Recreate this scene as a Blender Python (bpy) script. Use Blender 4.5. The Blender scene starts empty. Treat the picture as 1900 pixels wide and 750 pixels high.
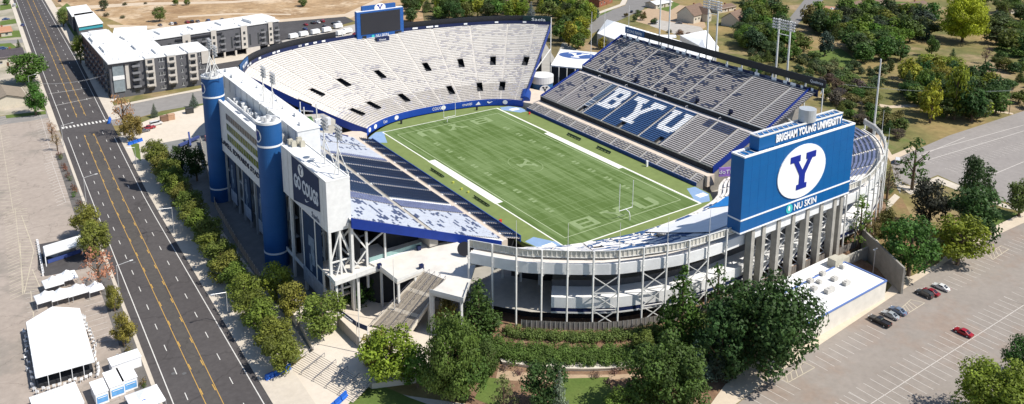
import bpy, math, random
from mathutils import Vector, Matrix
random.seed(7)
C = bpy.context.scene.collection
R = math.radians
G = -4.0
# ---------------------------------------------------------------- camera
CAM = (-173.15, -241.395, 119.161); YAW = 0.6051215; PIT = 0.2256192; ROLL = 0.0026550; FOC = 1586.823; CY = 55.366
_c, _s = math.cos(YAW), math.sin(YAW)
FW = Vector((_s*math.cos(PIT), _c*math.cos(PIT), -math.sin(PIT)))
_r = Vector((_c, -_s, 0)); _u = _r.cross(FW)
RT = _r*math.cos(ROLL) + _u*math.sin(ROLL); UP = -_r*math.sin(ROLL) + _u*math.cos(ROLL)
CV = Vector(CAM)
def at(px, py, z=G):
    d = FW + RT*((px-950)/FOC) + UP*((CY-py)/FOC)
    t = (z-CV.z)/d.z
    return CV + d*t
def at2(px, py, z=G):
    a = at(px, py, z); return (a.x, a.y)
# ---------------------------------------------------------------- materials
MATS = {}
def M(name, col=None, rough=.8, metal=0., var=.12, scale=1., bump=0., kind=None, spec=.3):
    if name in MATS: return MATS[name]
    m = bpy.data.materials.new(name); m.use_nodes = True; MATS[name] = m
    nt = m.node_tree; N = nt.nodes; L = nt.links
    b = N['Principled BSDF']; b.inputs['Roughness'].default_value = rough; b.inputs['Metallic'].default_value = metal
    b.inputs['Specular IOR Level'].default_value = spec
    c = (*col, 1) if col else (.5, .5, .5, 1)
    if kind == 'paint':
        oi = N.new('ShaderNodeObjectInfo'); L.new(oi.outputs['Color'], b.inputs['Base Color'])
        b.inputs['Coat Weight'].default_value = .5; b.inputs['Coat Roughness'].default_value = .08
        return m
    if var <= 0:
        b.inputs['Base Color'].default_value = c; return m
    tc = N.new('ShaderNodeNewGeometry')
    n1 = N.new('ShaderNodeTexNoise'); n1.inputs['Scale'].default_value = scale; n1.inputs['Detail'].default_value = 9
    n1.inputs['Roughness'].default_value = .65
    L.new(tc.outputs['Position'], n1.inputs['Vector'])
    mr = N.new('ShaderNodeMapRange'); mr.inputs['From Min'].default_value = .3; mr.inputs['From Max'].default_value = .7
    mr.inputs['To Min'].default_value = 1-var; mr.inputs['To Max'].default_value = 1+var
    L.new(n1.outputs['Fac'], mr.inputs['Value'])
    mx = N.new('ShaderNodeVectorMath'); mx.operation = 'SCALE'; mx.inputs[0].default_value = c[:3]
    L.new(mr.outputs['Result'], mx.inputs['Scale']); L.new(mx.outputs['Vector'], b.inputs['Base Color'])
    if bump:
        bp = N.new('ShaderNodeBump'); bp.inputs['Strength'].default_value = bump; bp.inputs['Distance'].default_value = .1
        n2 = N.new('ShaderNodeTexNoise'); n2.inputs['Scale'].default_value = scale*6; n2.inputs['Detail'].default_value = 4
        L.new(tc.outputs['Position'], n2.inputs['Vector']); L.new(n2.outputs['Fac'], bp.inputs['Height'])
        L.new(bp.outputs['Normal'], b.inputs['Normal'])
    return m
def M2(name, c1, c2, s1=.02, s2=.4, thr=.5, wid=.15, rough=.9, var=.15, c3=None, s3=.01, crack=0.):
    """ground-like: two colours mixed by large patches, with fine variation; optional third colour and cracks"""
    if name in MATS: return MATS[name]
    m = bpy.data.materials.new(name); m.use_nodes = True; MATS[name] = m
    nt = m.node_tree; N = nt.nodes; L = nt.links
    b = N['Principled BSDF']; b.inputs['Roughness'].default_value = rough; b.inputs['Specular IOR Level'].default_value = .2
    tc = N.new('ShaderNodeNewGeometry')
    def noise(s, d=6, r=.6):
        n = N.new('ShaderNodeTexNoise'); n.inputs['Scale'].default_value = s; n.inputs['Detail'].default_value = d
        n.inputs['Roughness'].default_value = r; L.new(tc.outputs['Position'], n.inputs['Vector']); return n
    def ramp(n, lo, hi, a=0, z=1):
        q = N.new('ShaderNodeMapRange'); q.inputs['From Min'].default_value = lo; q.inputs['From Max'].default_value = hi
        q.inputs['To Min'].default_value = a; q.inputs['To Max'].default_value = z; L.new(n, q.inputs['Value']); return q.outputs['Result']
    def mix(f, a, bb):
        q = N.new('ShaderNodeMix'); q.data_type = 'RGBA'; L.new(f, q.inputs[0])
        for i, v in ((6, a), (7, bb)):
            if isinstance(v, tuple): q.inputs[i].default_value = (*v, 1)
            else: L.new(v, q.inputs[i])
        return q.outputs[2]
    col = mix(ramp(noise(s1).outputs['Fac'], thr-wid, thr+wid), c1, c2)
    if c3: col = mix(ramp(noise(s3, 5, .7).outputs['Fac'], .52, .62), col, c3)
    if crack:
        vo = N.new('ShaderNodeTexVoronoi'); vo.feature = 'DISTANCE_TO_EDGE'; vo.inputs['Scale'].default_value = crack
        nz = noise(crack*3)
        av = N.new('ShaderNodeVectorMath'); av.operation = 'MULTIPLY_ADD'
        L.new(nz.outputs['Color'], av.inputs[0]); av.inputs[1].default_value = (6, 6, 6); L.new(tc.outputs['Position'], av.inputs[2])
        L.new(av.outputs['Vector'], vo.inputs['Vector'])
        ck = ramp(vo.outputs['Distance'], 0, .012, .72, 1)
    sc = N.new('ShaderNodeVectorMath'); sc.operation = 'SCALE'; L.new(col, sc.inputs[0])
    f = ramp(noise(s2, 8, .7).outputs['Fac'], .3, .7, 1-var, 1+var)
    if crack:
        mm = N.new('ShaderNodeMath'); mm.operation = 'MULTIPLY'; L.new(f, mm.inputs[0]); L.new(ck, mm.inputs[1]); f = mm.outputs[0]
    L.new(f, sc.inputs['Scale']); L.new(sc.outputs['Vector'], b.inputs['Base Color'])
    return m
white = M('white_membrane', (.74, .735, .72), .6, var=.10, scale=.35)
wsteel = M('white_steel', (.66, .65, .62), .5, var=.1, scale=.8)
gsteel = M('grey_steel', (.42, .42, .41), .5, var=.12, scale=.6)
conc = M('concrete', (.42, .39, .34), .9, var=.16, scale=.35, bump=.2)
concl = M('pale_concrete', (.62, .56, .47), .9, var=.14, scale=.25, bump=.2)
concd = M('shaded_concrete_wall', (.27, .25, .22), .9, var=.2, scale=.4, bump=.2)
panel = M('white_panel', (.70, .70, .69), .6, var=.09, scale=.6)
blue = M('cylinder_blue_paint', (.014, .085, .25), .55, var=.08, scale=.3)
bblue = M('billboard_blue', (.0, .095, .29), .45, var=.05, scale=.3)
dblue = M('royal_blue_fascia', (.008, .03, .20), .5, var=.1, scale=.5)
navy = M('navy_paint', (.010, .018, .07), .5, var=.1, scale=.5)
dark = M('dark_interior', (.028, .03, .035), .8, var=.3, scale=.4)  # near-black; shade of openings and undersides put into the colour, also plain dark walls
black = M('black_screen', (.022, .022, .026), .5, var=.1, scale=.5)
wht = M('white_lettering', (.80, .80, .80), .6, var=0)
glass = M('window_glass', (.03, .04, .05), .12, var=0, spec=.8)
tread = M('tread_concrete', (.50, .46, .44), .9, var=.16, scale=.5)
treade = M('shade_dark_tread', (.19, .175, .17), .9, var=.16, scale=.5)  # east treads and risers darkened; riser shade put into the colour as row lines
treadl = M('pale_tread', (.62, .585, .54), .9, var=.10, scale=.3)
alum = M('shade_grey_bench', (.46, .435, .43), .5, var=.14, scale=.6)  # same bench metal greyed; the sun's grazing angle on the east stand is coloured in
aluml = M('pale_bench', (.74, .71, .67), .5, var=.07, scale=.5)
alumw = M('light_grey_seat', (.47, .50, .56), .5, var=.08, scale=.5)
navseat = M('navy_seat', (.045, .095, .21), .45, var=.25, scale=2.)
bluseat = M('slate_blue_seat', (.065, .085, .16), .5, var=.3, scale=1.)
mauseat = M('dull_blue_seat', (.13, .15, .25), .5, var=.25, scale=.6)
lblseat = M('steel_blue_seat', (.13, .19, .29), .4, var=.2, scale=.6)
steel = M('galvanised_steel', (.5, .5, .5), .4, metal=.3, var=.1, scale=1)
cyan = M('teal_logo', (.05, .45, .45), .5, var=0)
# ---------------------------------------------------------------- mesh builder
class MB:
    def __init__(s): s.v = []; s.f = []; s.m = []; s.mi = 0
    def face(s, pts, mi=None):
        n = len(s.v); s.v += [tuple(p) for p in pts]; s.f.append(tuple(range(n, n+len(pts)))); s.m.append(s.mi if mi is None else mi); return s
    def box(s, c, d, rz=0., mi=None):
        cx, cy, cz = c; hx, hy, hz = d[0]/2, d[1]/2, d[2]/2; co, si = math.cos(rz), math.sin(rz)
        P = []
        for dz in (-hz, hz):
            for dx, dy in ((-hx, -hy), (hx, -hy), (hx, hy), (-hx, hy)):
                P.append((cx+dx*co-dy*si, cy+dx*si+dy*co, cz+dz))
        n = len(s.v); s.v += P
        for f in ((0,3,2,1),(4,5,6,7),(0,1,5,4),(1,2,6,5),(2,3,7,6),(3,0,4,7)):
            s.f.append(tuple(n+i for i in f)); s.m.append(s.mi if mi is None else mi)
        return s
    def bx(s, x0, x1, y0, y1, z0, z1, mi=None): return s.box(((x0+x1)/2,(y0+y1)/2,(z0+z1)/2), (abs(x1-x0),abs(y1-y0),abs(z1-z0)), 0, mi)
    def prism(s, pts, z0, z1, mi=None, mt=None):
        """polygon pts (x,y) extruded; ensure CCW"""
        A = sum(pts[i][0]*pts[(i+1) % len(pts)][1]-pts[(i+1) % len(pts)][0]*pts[i][1] for i in range(len(pts)))
        if A < 0: pts = pts[::-1]
        zz0 = z0 if hasattr(z0, '__len__') else [z0]*len(pts); zz1 = z1 if hasattr(z1, '__len__') else [z1]*len(pts)
        if A < 0: zz0 = zz0[::-1]; zz1 = zz1[::-1]
        n = len(s.v); k = len(pts)
        s.v += [(p[0], p[1], z) for p, z in zip(pts, zz0)] + [(p[0], p[1], z) for p, z in zip(pts, zz1)]
        m = s.mi if mi is None else mi
        s.f.append(tuple(range(n, n+k))[::-1]); s.m.append(m)
        s.f.append(tuple(range(n+k, n+2*k))); s.m.append(m if mt is None else mt)
        for i in range(k):
            j = (i+1) % k; s.f.append((n+i, n+j, n+k+j, n+k+i)); s.m.append(m)
        return s
    def beam(s, a, b, w, h=None, mi=None):
        a = Vector(a); b = Vector(b); h = h or w; d = (b-a)
        if d.length < 1e-6: return s
        d.normalize(); r = d.cross(Vector((0,0,1)))
        if r.length < .02: r = Vector((1,0,0))
        r.normalize(); u = r.cross(d)
        n = len(s.v)
        for e in (a, b):
            for p, q in ((-1,-1),(1,-1),(1,1),(-1,1)): s.v.append(tuple(e + r*(p*w/2) + u*(q*h/2)))
        for f in ((0,3,2,1),(4,5,6,7),(0,1,5,4),(1,2,6,5),(2,3,7,6),(3,0,4,7)):
            s.f.append(tuple(n+i for i in f)); s.m.append(s.mi if mi is None else mi)
        return s
    def cyl(s, c, r0, r1, z0, z1, seg=16, mi=None, cap=True):
        n = len(s.v)
        for z, r in ((z0, r0), (z1, r1)):
            for i in range(seg): a = 2*math.pi*i/seg; s.v.append((c[0]+r*math.cos(a), c[1]+r*math.sin(a), z))
        m = s.mi if mi is None else mi
        for i in range(seg): j = (i+1) % seg; s.f.append((n+i, n+j, n+seg+j, n+seg+i)); s.m.append(m)
        if cap:
            s.f.append(tuple(range(n, n+seg))[::-1]); s.m.append(m); s.f.append(tuple(range(n+seg, n+2*seg))); s.m.append(m)
        return s
    def tube(s, a, b, r, seg=8, r2=None, mi=None):
        a = Vector(a); b = Vector(b); d = (b-a).normalized(); x = d.orthogonal().normalized(); y = d.cross(x); n = len(s.v)
        for e, q in ((a, r), (b, r if r2 is None else r2)):
            for i in range(seg): t = 2*math.pi*i/seg; s.v.append(tuple(e + x*(q*math.cos(t)) + y*(q*math.sin(t))))
        m = s.mi if mi is None else mi
        for i in range(seg): j = (i+1) % seg; s.f.append((n+i, n+j, n+seg+j, n+seg+i)); s.m.append(m)
        s.f.append(tuple(range(n, n+seg))[::-1]); s.m.append(m); s.f.append(tuple(range(n+seg, n+2*seg))); s.m.append(m)
        return s
    def ribbon(s, A, B, mi=None):
        """quads between two polylines of 3D points"""
        for i in range(len(A)-1): s.face((A[i], A[i+1], B[i+1], B[i]), mi)
        return s
    def build(s, name, mats, parent=None, smooth=False, loc=None):
        me = bpy.data.meshes.new(name)
        off = Vector(loc) if loc is not None else (parent.location.copy() if parent is not None and parent.get('_root') else Vector((0,0,0)))
        if parent is not None and not parent.get('_root'): off = Vector(parent.get('_off', (0,0,0)))
        me.from_pydata([tuple(Vector(p)-off) for p in s.v], [], s.f)
        if not isinstance(mats, (list, tuple)): mats = [mats]
        for m in mats: me.materials.append(m)
        if len(mats) > 1:
            for p, i in zip(me.polygons, s.m): p.material_index = i
        if smooth:
            for p in me.polygons: p.use_smooth = True
        me.update()
        o = bpy.data.objects.new(name, me); C.objects.link(o); o['_off'] = tuple(off)
        if parent is not None: o.parent = parent
        else:
            o.location = off; o['_root'] = 1
        return o
def tag(o, label, cat, group=None, kind=None):
    o['label'] = label; o['category'] = cat
    if group: o['group'] = group
    if kind: o['kind'] = kind
    return o
def thing(name, label, cat, loc=(0,0,0), group=None):
    o = bpy.data.objects.new(name, None); C.objects.link(o); o.location = loc; o['_root'] = 1; o.empty_display_size = .5
    return tag(o, label, cat, group)
def struct(name, mb, m, label=None):
    o = mb.build(name, m); o['kind'] = 'structure'
    if label: o['label'] = label
    return o
def dup(o, loc=None, rz=None, label=None, scale=None, color=None, group=None, parent=None):
    c = o.copy(); C.objects.link(c)
    if parent is not None: c.parent = parent
    if loc is not None: c.location = loc
    if rz is not None: c.rotation_euler = (0, 0, rz)
    if scale is not None: c.scale = scale if hasattr(scale, '__len__') else (scale,)*3
    if label: c['label'] = label
    if group: c['group'] = group
    if color: c.color = color
    for ch in o.children: dup(ch, parent=c, color=color)
    return c
def text(name, s, parent, org, xd, yd, w, h, m, depth=.06, bold=.0, gap=1.):
    """string s as solid lettering; org = lower left corner, xd / yd unit vectors, fitted to w x h"""
    cu = bpy.data.curves.new(name, 'FONT'); cu.body = s; cu.extrude = .05; cu.offset = bold; cu.space_character = gap
    cu.resolution_u = 2
    t = bpy.data.objects.new(name, cu); C.objects.link(t); dg = bpy.context.evaluated_depsgraph_get()
    me = bpy.data.meshes.new_from_object(t.evaluated_get(dg)); bpy.data.objects.remove(t)
    xs = [v.co.x for v in me.vertices]; ys = [v.co.y for v in me.vertices]
    x0, x1, y0, y1 = min(xs), max(xs), min(ys), max(ys); xd = Vector(xd); yd = Vector(yd); n = xd.cross(yd)
    off = parent.location if parent.get('_root') else Vector(parent.get('_off', (0,0,0)))
    for v in me.vertices:
        c = v.co.copy(); v.co = Vector(org)-off + xd*((c.x-x0)/(x1-x0)*w) + yd*((c.y-y0)/(y1-y0)*h) + n*(c.z/.05*depth/2+depth/2)
    me.materials.clear(); me.materials.append(m)
    o = bpy.data.objects.new(name, me); C.objects.link(o); o.parent = parent; o['_off'] = tuple(off)
    return o
def flat(mb, org, xd, yd, pts, depth, mi=None):
    """polygon pts in the plane (xd,yd) at org pushed out by depth"""
    xd = Vector(xd); yd = Vector(yd); n = xd.cross(yd); org = Vector(org)
    A = [org + xd*p[0] + yd*p[1] for p in pts]; B = [a + n*depth for a in A]
    mb.face(B, mi)
    for i in range(len(A)): j = (i+1) % len(A); mb.face((A[i], A[j], B[j], B[i]), mi)
YP = [(.30,0),(.70,0),(.70,.14),(.61,.14),(.61,.40),(.86,.80),(1,.80),(1,.97),(.62,.97),(.62,.80),(.69,.80),(.5,.52),(.31,.80),(.38,.80),(.38,.97),(0,.97),(0,.80),(.14,.80),(.39,.40),(.39,.14),(.30,.14)]
YP = [(x, y/.97) for x, y in YP]
def oval(n, a, b, cx=0, cy=0): return [(cx+a*math.cos(2*math.pi*i/n), cy+b*math.sin(2*math.pi*i/n)) for i in range(n)]
def yoval(parent, org, xd, yd, a, b, mo=None, my=None, depth=.08):
    """white oval with block letter; org centre"""
    e = MB(); flat(e, org, xd, yd, oval(36, a, b), depth); o1 = e.build('oval_emblem', mo or wht, parent)
    n = Vector(xd).cross(Vector(yd)); w, h = a*1.05, b*1.32
    e = MB(); flat(e, Vector(org)+n*depth, xd, yd, [((x-.5)*w, (y-.5)*h) for x, y in YP], depth*.6); e.build('block_letter', my or M('deep_blue_letter', (.004,.02,.25), .5, var=0), o1)
    return o1
def lerp(a, b, t): return a+(b-a)*t
def catmull(P, n):
    """resample a 2-D polyline smoothly to n+1 points evenly by arc length"""
    Q = []; P = [Vector(p) for p in P]; E = [P[0]*2-P[1]] + P + [P[-1]*2-P[-2]]
    for i in range(1, len(E)-2):
        for k in range(12):
            t = k/12; a, b, c, d = E[i-1:i+3]
            Q.append(.5*((2*b)+(c-a)*t+(2*a-5*b+4*c-d)*t*t+(3*b-a-3*c+d)*t**3))
    Q.append(P[-1]); S = [0]
    for a, b in zip(Q[:-1], Q[1:]): S.append(S[-1]+(b-a).length)
    out = []; j = 0
    for k in range(n+1):
        s = S[-1]*k/n
        while j < len(S)-2 and S[j+1] < s: j += 1
        t = (s-S[j])/max(1e-9, S[j+1]-S[j]); out.append(Q[j].lerp(Q[j+1], min(1, t)))
    return out
def smear(parent_pts, off):
    """offset of an open 2-D polyline to its left by off"""
    out = []
    for i, p in enumerate(parent_pts):
        a = parent_pts[max(0, i-1)]; b = parent_pts[min(len(parent_pts)-1, i+1)]
        d = (Vector(b)-Vector(a)).normalized(); out.append((p[0]-d.y*off, p[1]+d.x*off))
    return out
# ---------------------------------------------------------------- seating generator
def patches(rows, cols, n, seed, region=None, maxl=7, burst=4):
    """clumps of odd-coloured seats: set of (row, col)"""
    rnd = random.Random(seed); S = set()
    for _ in range(n):
        r = rnd.randrange(rows); c = rnd.randrange(cols)
        if region and not region(r, c): continue
        for _ in range(rnd.randint(1, burst)):
            l = rnd.randint(2, maxl)
            for k in range(l): S.add((r, c+k))
            r += rnd.choice((-1, 0, 1, 1)); c += rnd.randint(-5, 5)
    return S
def tier(parent, name, rp, zs, col, mats, hole=None, tmat=0, chair=False, aisle=None, seat_h=.42, fr=(.3, .72), smat=None):
    """rp: list of row polylines (list of Vector 2-D), zs row heights; col(i,j)-> material index of the bench or None"""
    nr = len(rp)-1; mb = MB(); hole = hole or (lambda i, j: False); nc = len(rp[0])-1
    for i in range(nr):
        A, B = rp[i], rp[i+1]; z = zs[i]; z2 = zs[i+1]
        # merged treads / risers
        j = 0
        while j < nc:
            if hole(i, j): j += 1; continue
            ai = bool(aisle and aisle(j)); k = j+1
            while k < nc and k-j < 6 and not hole(i, k) and bool(aisle and aisle(k)) == ai: k += 1
            t = (smat if smat is not None else tmat) if ai else tmat
            mb.face(((A[j].x, A[j].y, z), (A[k].x, A[k].y, z), (B[k].x, B[k].y, z), (B[j].x, B[j].y, z)), t)
            mb.face(((B[j].x, B[j].y, z), (B[k].x, B[k].y, z), (B[k].x, B[k].y, z2), (B[j].x, B[j].y, z2)), t)
            if ai:
                P = A[j].lerp(B[j], .5); Q = A[k].lerp(B[k], .5); zz = (z+z2)/2
                mb.face(((P.x, P.y, zz), (Q.x, Q.y, zz), (B[k].x, B[k].y, zz), (B[j].x, B[j].y, zz)), t)
                mb.face(((P.x, P.y, z), (Q.x, Q.y, z), (Q.x, Q.y, zz), (P.x, P.y, zz)), t)
            j = k
    ob = mb.build(name, mats, parent)
    sb = MB()
    for i in range(nr):
        A, B = rp[i], rp[i+1]; z = zs[i]; j = 0
        while j < nc:
            c = None if (hole(i, j) or (aisle and aisle(j))) else col(i, j)
            if c is None: j += 1; continue
            k = j+1
            while k < nc and k-j < 6 and not hole(i, k) and not (aisle and aisle(k)) and col(i, k) == c: k += 1
            e0 = 0.06/max(.01, (A[k]-A[j]).length)
            a0 = A[j].lerp(A[k], e0); a1 = A[k].lerp(A[j], e0); b0 = B[j].lerp(B[k], e0); b1 = B[k].lerp(B[j], e0)
            f0, f1 = fr[c] if isinstance(fr, dict) and c in fr else (fr[None] if isinstance(fr, dict) else fr); h = z+seat_h
            p0 = a0.lerp(b0, f0); p1 = a1.lerp(b1, f0); q0 = a0.lerp(b0, f1); q1 = a1.lerp(b1, f1)
            sb.face(((p0.x,p0.y,h),(p1.x,p1.y,h),(q1.x,q1.y,h),(q0.x,q0.y,h)), c)
            dp = .4 if f1-f0 > .85 else .12
            sb.face(((p0.x,p0.y,h-dp),(p1.x,p1.y,h-dp),(p1.x,p1.y,h),(p0.x,p0.y,h)), c)
            sb.face(((q0.x,q0.y,h-.12),(q1.x,q1.y,h-.12),(q1.x,q1.y,h),(q0.x,q0.y,h)), c)
            if chair is True or (chair and c in chair):
                r0 = a0.lerp(b0, f1+.1); r1 = a1.lerp(b1, f1+.1); hh = h+.42
                sb.face(((q0.x,q0.y,h),(q1.x,q1.y,h),(r1.x,r1.y,hh),(r0.x,r0.y,hh)), c)
            j = k
    so = sb.build(name.replace('tier', 'seats') if 'tier' in name else name+'_seats', mats, ob)
    so['kind'] = 'stuff'
    return ob
# ================================================================ STADIUM
V2 = lambda x, y: Vector((x, y))
# ---- field
turf = M('turf', (.17, .25, .075), .9, var=.1, scale=.15)
def turf_mat():
    m = bpy.data.materials.new('striped_turf'); m.use_nodes = True; nt = m.node_tree; N = nt.nodes; L = nt.links
    b = N['Principled BSDF']; b.inputs['Roughness'].default_value = .95; b.inputs['Specular IOR Level'].default_value = .1
    g = N.new('ShaderNodeNewGeometry')
    mp = N.new('ShaderNodeMapping'); mp.inputs['Scale'].default_value = (.55, .035, 1); L.new(g.outputs['Position'], mp.inputs['Vector'])
    n = N.new('ShaderNodeTexNoise'); n.inputs['Scale'].default_value = 1; n.inputs['Detail'].default_value = 5; n.inputs['Roughness'].default_value = .6
    L.new(mp.outputs['Vector'], n.inputs['Vector'])
    n2 = N.new('ShaderNodeTexNoise'); n2.inputs['Scale'].default_value = .06; n2.inputs['Detail'].default_value = 6; L.new(g.outputs['Position'], n2.inputs['Vector'])
    mp2 = N.new('ShaderNodeMapping'); mp2.inputs['Scale'].default_value = (.05, .5, 1); L.new(g.outputs['Position'], mp2.inputs['Vector'])
    n3 = N.new('ShaderNodeTexNoise'); n3.inputs['Scale'].default_value = 1; n3.inputs['Detail'].default_value = 5; L.new(mp2.outputs['Vector'], n3.inputs['Vector'])
    r = N.new('ShaderNodeValToRGB'); e = r.color_ramp.elements
    e[0].position = .3; e[0].color = (.085, .135, .036, 1); e[1].position = .7; e[1].color = (.145, .205, .078, 1)
    ad = N.new('ShaderNodeMath'); ad.operation = 'ADD'; L.new(n.outputs['Fac'], ad.inputs[0]); L.new(n2.outputs['Fac'], ad.inputs[1])
    a2 = N.new('ShaderNodeMath'); a2.operation = 'ADD'; L.new(ad.outputs[0], a2.inputs[0]); L.new(n.outputs['Fac'], a2.inputs[1])
    dv = N.new('ShaderNodeMath'); dv.operation = 'DIVIDE'; dv.inputs[1].default_value = 3; L.new(a2.outputs[0], dv.inputs[0])
    mr = N.new('ShaderNodeMapRange'); mr.inputs['From Min'].default_value = .34; mr.inputs['From Max'].default_value = .66; L.new(dv.outputs[0], mr.inputs['Value'])
    L.new(mr.outputs['Result'], r.inputs['Fac']); L.new(r.outputs['Color'], b.inputs['Base Color'])
    return m
apron = M('olive_turf', (.165, .21, .068), .95, var=.12, scale=.3)
faint = M('faint_field_paint', (.215, .28, .13), .95, var=.15, scale=.6)
fline = M('field_line_paint', (.40, .46, .28), .95, var=.12, scale=.5)
chalk = M('sideline_paint', (.72, .72, .64), .9, var=.08, scale=.6)
sbl = M('steel_blue_apron', (.22, .33, .50), .8, var=.08, scale=.4)
IN_N = catmull([(-35,58),(-33,61),(-22,68),(-10,70.5),(7,70),(24,66.5),(34,60.5),(37.5,55.5)], 40)
IN_S = catmull([(-34.5,-57.5),(-31,-60),(-22,-63.5),(-8,-66.5),(8,-67),(22,-65.5),(32,-62),(36.5,-57)], 40)
mb = MB(); ring = [tuple(p) for p in IN_S] + [(37,-50),(37,50)] + [tuple(p) for p in IN_N[::-1]] + [(-36.5,52),(-36.5,-50)]
mb.prism(ring, -1.5, 0); struct('field_apron', mb, apron)
mb = MB()
for pts in ([(-36.4,52),(-36,58),(-30.5,62.6),(-26.5,61.5),(-29,57.5),(-32,49)], [(36.9,50),(37.2,55.4),(34,60.2),(29.5,61),(28.5,57.5),(33,50)],
            [(-35.8,-50),(-34.5,-57.2),(-27.5,-61.2),(-27,-57.5),(-32,-49)], [(36.5,-50),(36,-56.8),(31.8,-61.2),(28.5,-60.5),(28.2,-57.6),(33,-49.5)]):
    mb.prism(pts, .001, .012)
struct('painted_corner_apron', mb, sbl)
mb = MB()
mb.box((33.5,55.4,.02),(4.2,2.8,.02)); mb.box((33.2,-56.2,.02),(4,2.4,.02)); mb.box((-31.5,-56.2,.02),(4,2.4,.02))
struct('corner_floor_emblem', mb, wht)
mb = MB(); mb.prism([(-28.3,-60.4),(28.3,-60.4),(28.3,60.8),(-28.3,60.8)], .004, .016); struct('playing_turf', mb, turf_mat())
mb = MB(); z0, z1 = .018, .022
def fl(x0, x1, y0, y1, m): mb.bx(x0, x1, y0, y1, z0, z1, m)
for s in (-1, 1):
    mb.bx(s*24.3, s*24.55, -55, 55, z0, z1+.004, 1); mb.bx(-24.5, 24.5, s*54.8, s*55.0, z0, z1+.006, 1)
    mb.bx(-24.4, 24.4, s*45.66, s*45.78, z0, z1, 0)
for k in range(-9, 10): mb.bx(-24.3, 24.3, k*4.572-.07, k*4.572+.07, z0, z1, 0)
for k in range(-50, 51):
    for x in (-6.1, 6.1, -23.9, 23.9):
        if k % 5: mb.bx(x-.3, x+.3, k*.9144-.06, k*.9144+.06, z0, z1, 0)
struct('field_markings', mb, [M('very_faint_paint', (.19, .26, .11), .95, var=.2, scale=.4), fline])
mb = MB()
mb.bx(-28.3,-27.8,-60.4,-22.8,.018,.03); mb.bx(-28.3,-27.8,22.8,60.8,.018,.03); mb.bx(-28.5,-25.4,-22.8,22.8,.018,.03)
mb.bx(27.5,28.4,-60.4,60.8,.018,.03); mb.bx(25.6,28.4,-22.8,22.8,.018,.032); mb.bx(-28.3,28.3,60.8,61.2,.018,.03); mb.bx(-28.3,28.3,-60.9,-60.4,.018,.03)
struct('sideline_band', mb, chalk)
mk = MB()
def glyph(parts, cx, cy, w, h, flip):
    for x0, x1, y0, y1 in parts:
        s = -1 if flip else 1; mk.bx(cx+s*(x0-.5)*w, cx+s*(x1-.5)*w, cy+s*(y0-.5)*h, cy+s*(y1-.5)*h, .024, .034)
GB = [(0,.25,0,1),(.25,1,.84,1),(.25,1,.42,.58),(.25,1,0,.16),(.78,1,.16,.42),(.78,1,.58,.84)]
GU = [(0,.28,.16,1),(.72,1,.16,1),(.1,.9,0,.16)]
for fy, fl_ in ((50.3, True), (-50.3, False)):
    sg = 1 if fl_ else -1
    glyph(GB, sg*13 if fl_ else -13, fy, 8.5, 6.2, fl_); glyph(GU, -13 if fl_ else 13, fy, 8.5, 6.2, fl_)
    s = -1 if fl_ else 1; e = [((x-.5)*9*s, (y-.5)*6.4*s) for x, y in YP]
    flat(mk, (0, fy, .024), (1,0,0), (0,1,0), e, .012)
for yy, ss in ((-36.6,'1'),(-27.4,'2'),(-18.3,'3'),(-9.1,'4'),(0,'5'),(9.1,'4'),(18.3,'3'),(27.4,'2'),(36.6,'1')):
    for x in (-16.5, 16.5): mk.bx(x-.9, x+.9, yy-1.6, yy-.5, .024, .03); mk.bx(x-.9, x+.9, yy+.5, yy+1.6, .024, .03)
E_ = oval(40, 5.6, 8.2)
for i in range(40):
    a, b = Vector(E_[i]), Vector(E_[(i+1) % 40]); mk.face([(a.x,a.y,.03),(b.x,b.y,.03),(b.x*.965,b.y*.965,.03),(a.x*.965,a.y*.965,.03)])
flat(mk, (0,0,.024), (0,-1,0), (1,0,0), [((x-.5)*8.5,(y-.5)*6.2) for x, y in YP], .012)
struct('faint_field_lettering', mk, faint)
# goal posts
def goal(y, s, label):
    t = thing('goal_post', label, 'goal post', (0, y+s*2.0, 0), 'goal posts at the ends of the field')
    b = MB(); b.tube((0,y+s*2,0),(0,y+s*2,1.6),.13); b.tube((0,y+s*2,1.6),(0,y+s*1.6,2.6),.13); b.tube((0,y+s*1.6,2.6),(0,y,3.0),.13); b.build('curved_stem', wht, t)
    b = MB(); b.beam((-2.82,y,3.05),(2.82,y,3.05),.16); b.build('crossbar', wht, t)
    for x in (-2.82, 2.82): b = MB(); b.tube((x,y,3.05),(x,y,12.2),.09); b.build('upright', wht, t)
goal(-54.86, -1, 'white goal post at the near end of the field before the curved stand')
goal(54.86, 1, 'white goal post at the far end of the field, near the big pale seating bowl')
# ---------------------------------------------------------------- EAST STAND (three tiers)
YS, YN = -50.0, 51.0; NC = 202
cy = [lerp(YN, YS, j/NC) for j in range(NC+1)]          # j grows towards the south
def rows_e(x0, x1, z0, z1, n, s=1, ya=None, yb=None):
    ya = ya if ya is not None else (lambda i: YN); yb = yb if yb is not None else (lambda i: YS)
    rp = []; zs = []
    for i in range(n+1):
        x = lerp(x0, x1, i/n); rp.append([V2(s*x, lerp(ya(i), yb(i), j/NC)) for j in range(NC+1)]); zs.append(lerp(z0, z1, i/n))
    return rp, zs
ES = thing('east_stand', 'straight three-tier grandstand of grey benches with a navy block carrying white letters', 'grandstand', (40, 0, 0))
def body(mb, prof, y0, y1, s=1):
    """solid under a stand: prof = [(x,z)] top line, closed down to G"""
    P = prof + [(prof[-1][0], G), (prof[0][0], G)]
    A = [(s*x, y0, z) for x, z in P]; B = [(s*x, y1, z) for x, z in P]
    mb.face(A); mb.face(B[::-1])
    for i in range(len(P)): j = (i+1) % len(P); mb.face((A[j], A[i], B[i], B[j]))
ai_low = lambda j: (j % 17) in (8,)
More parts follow.
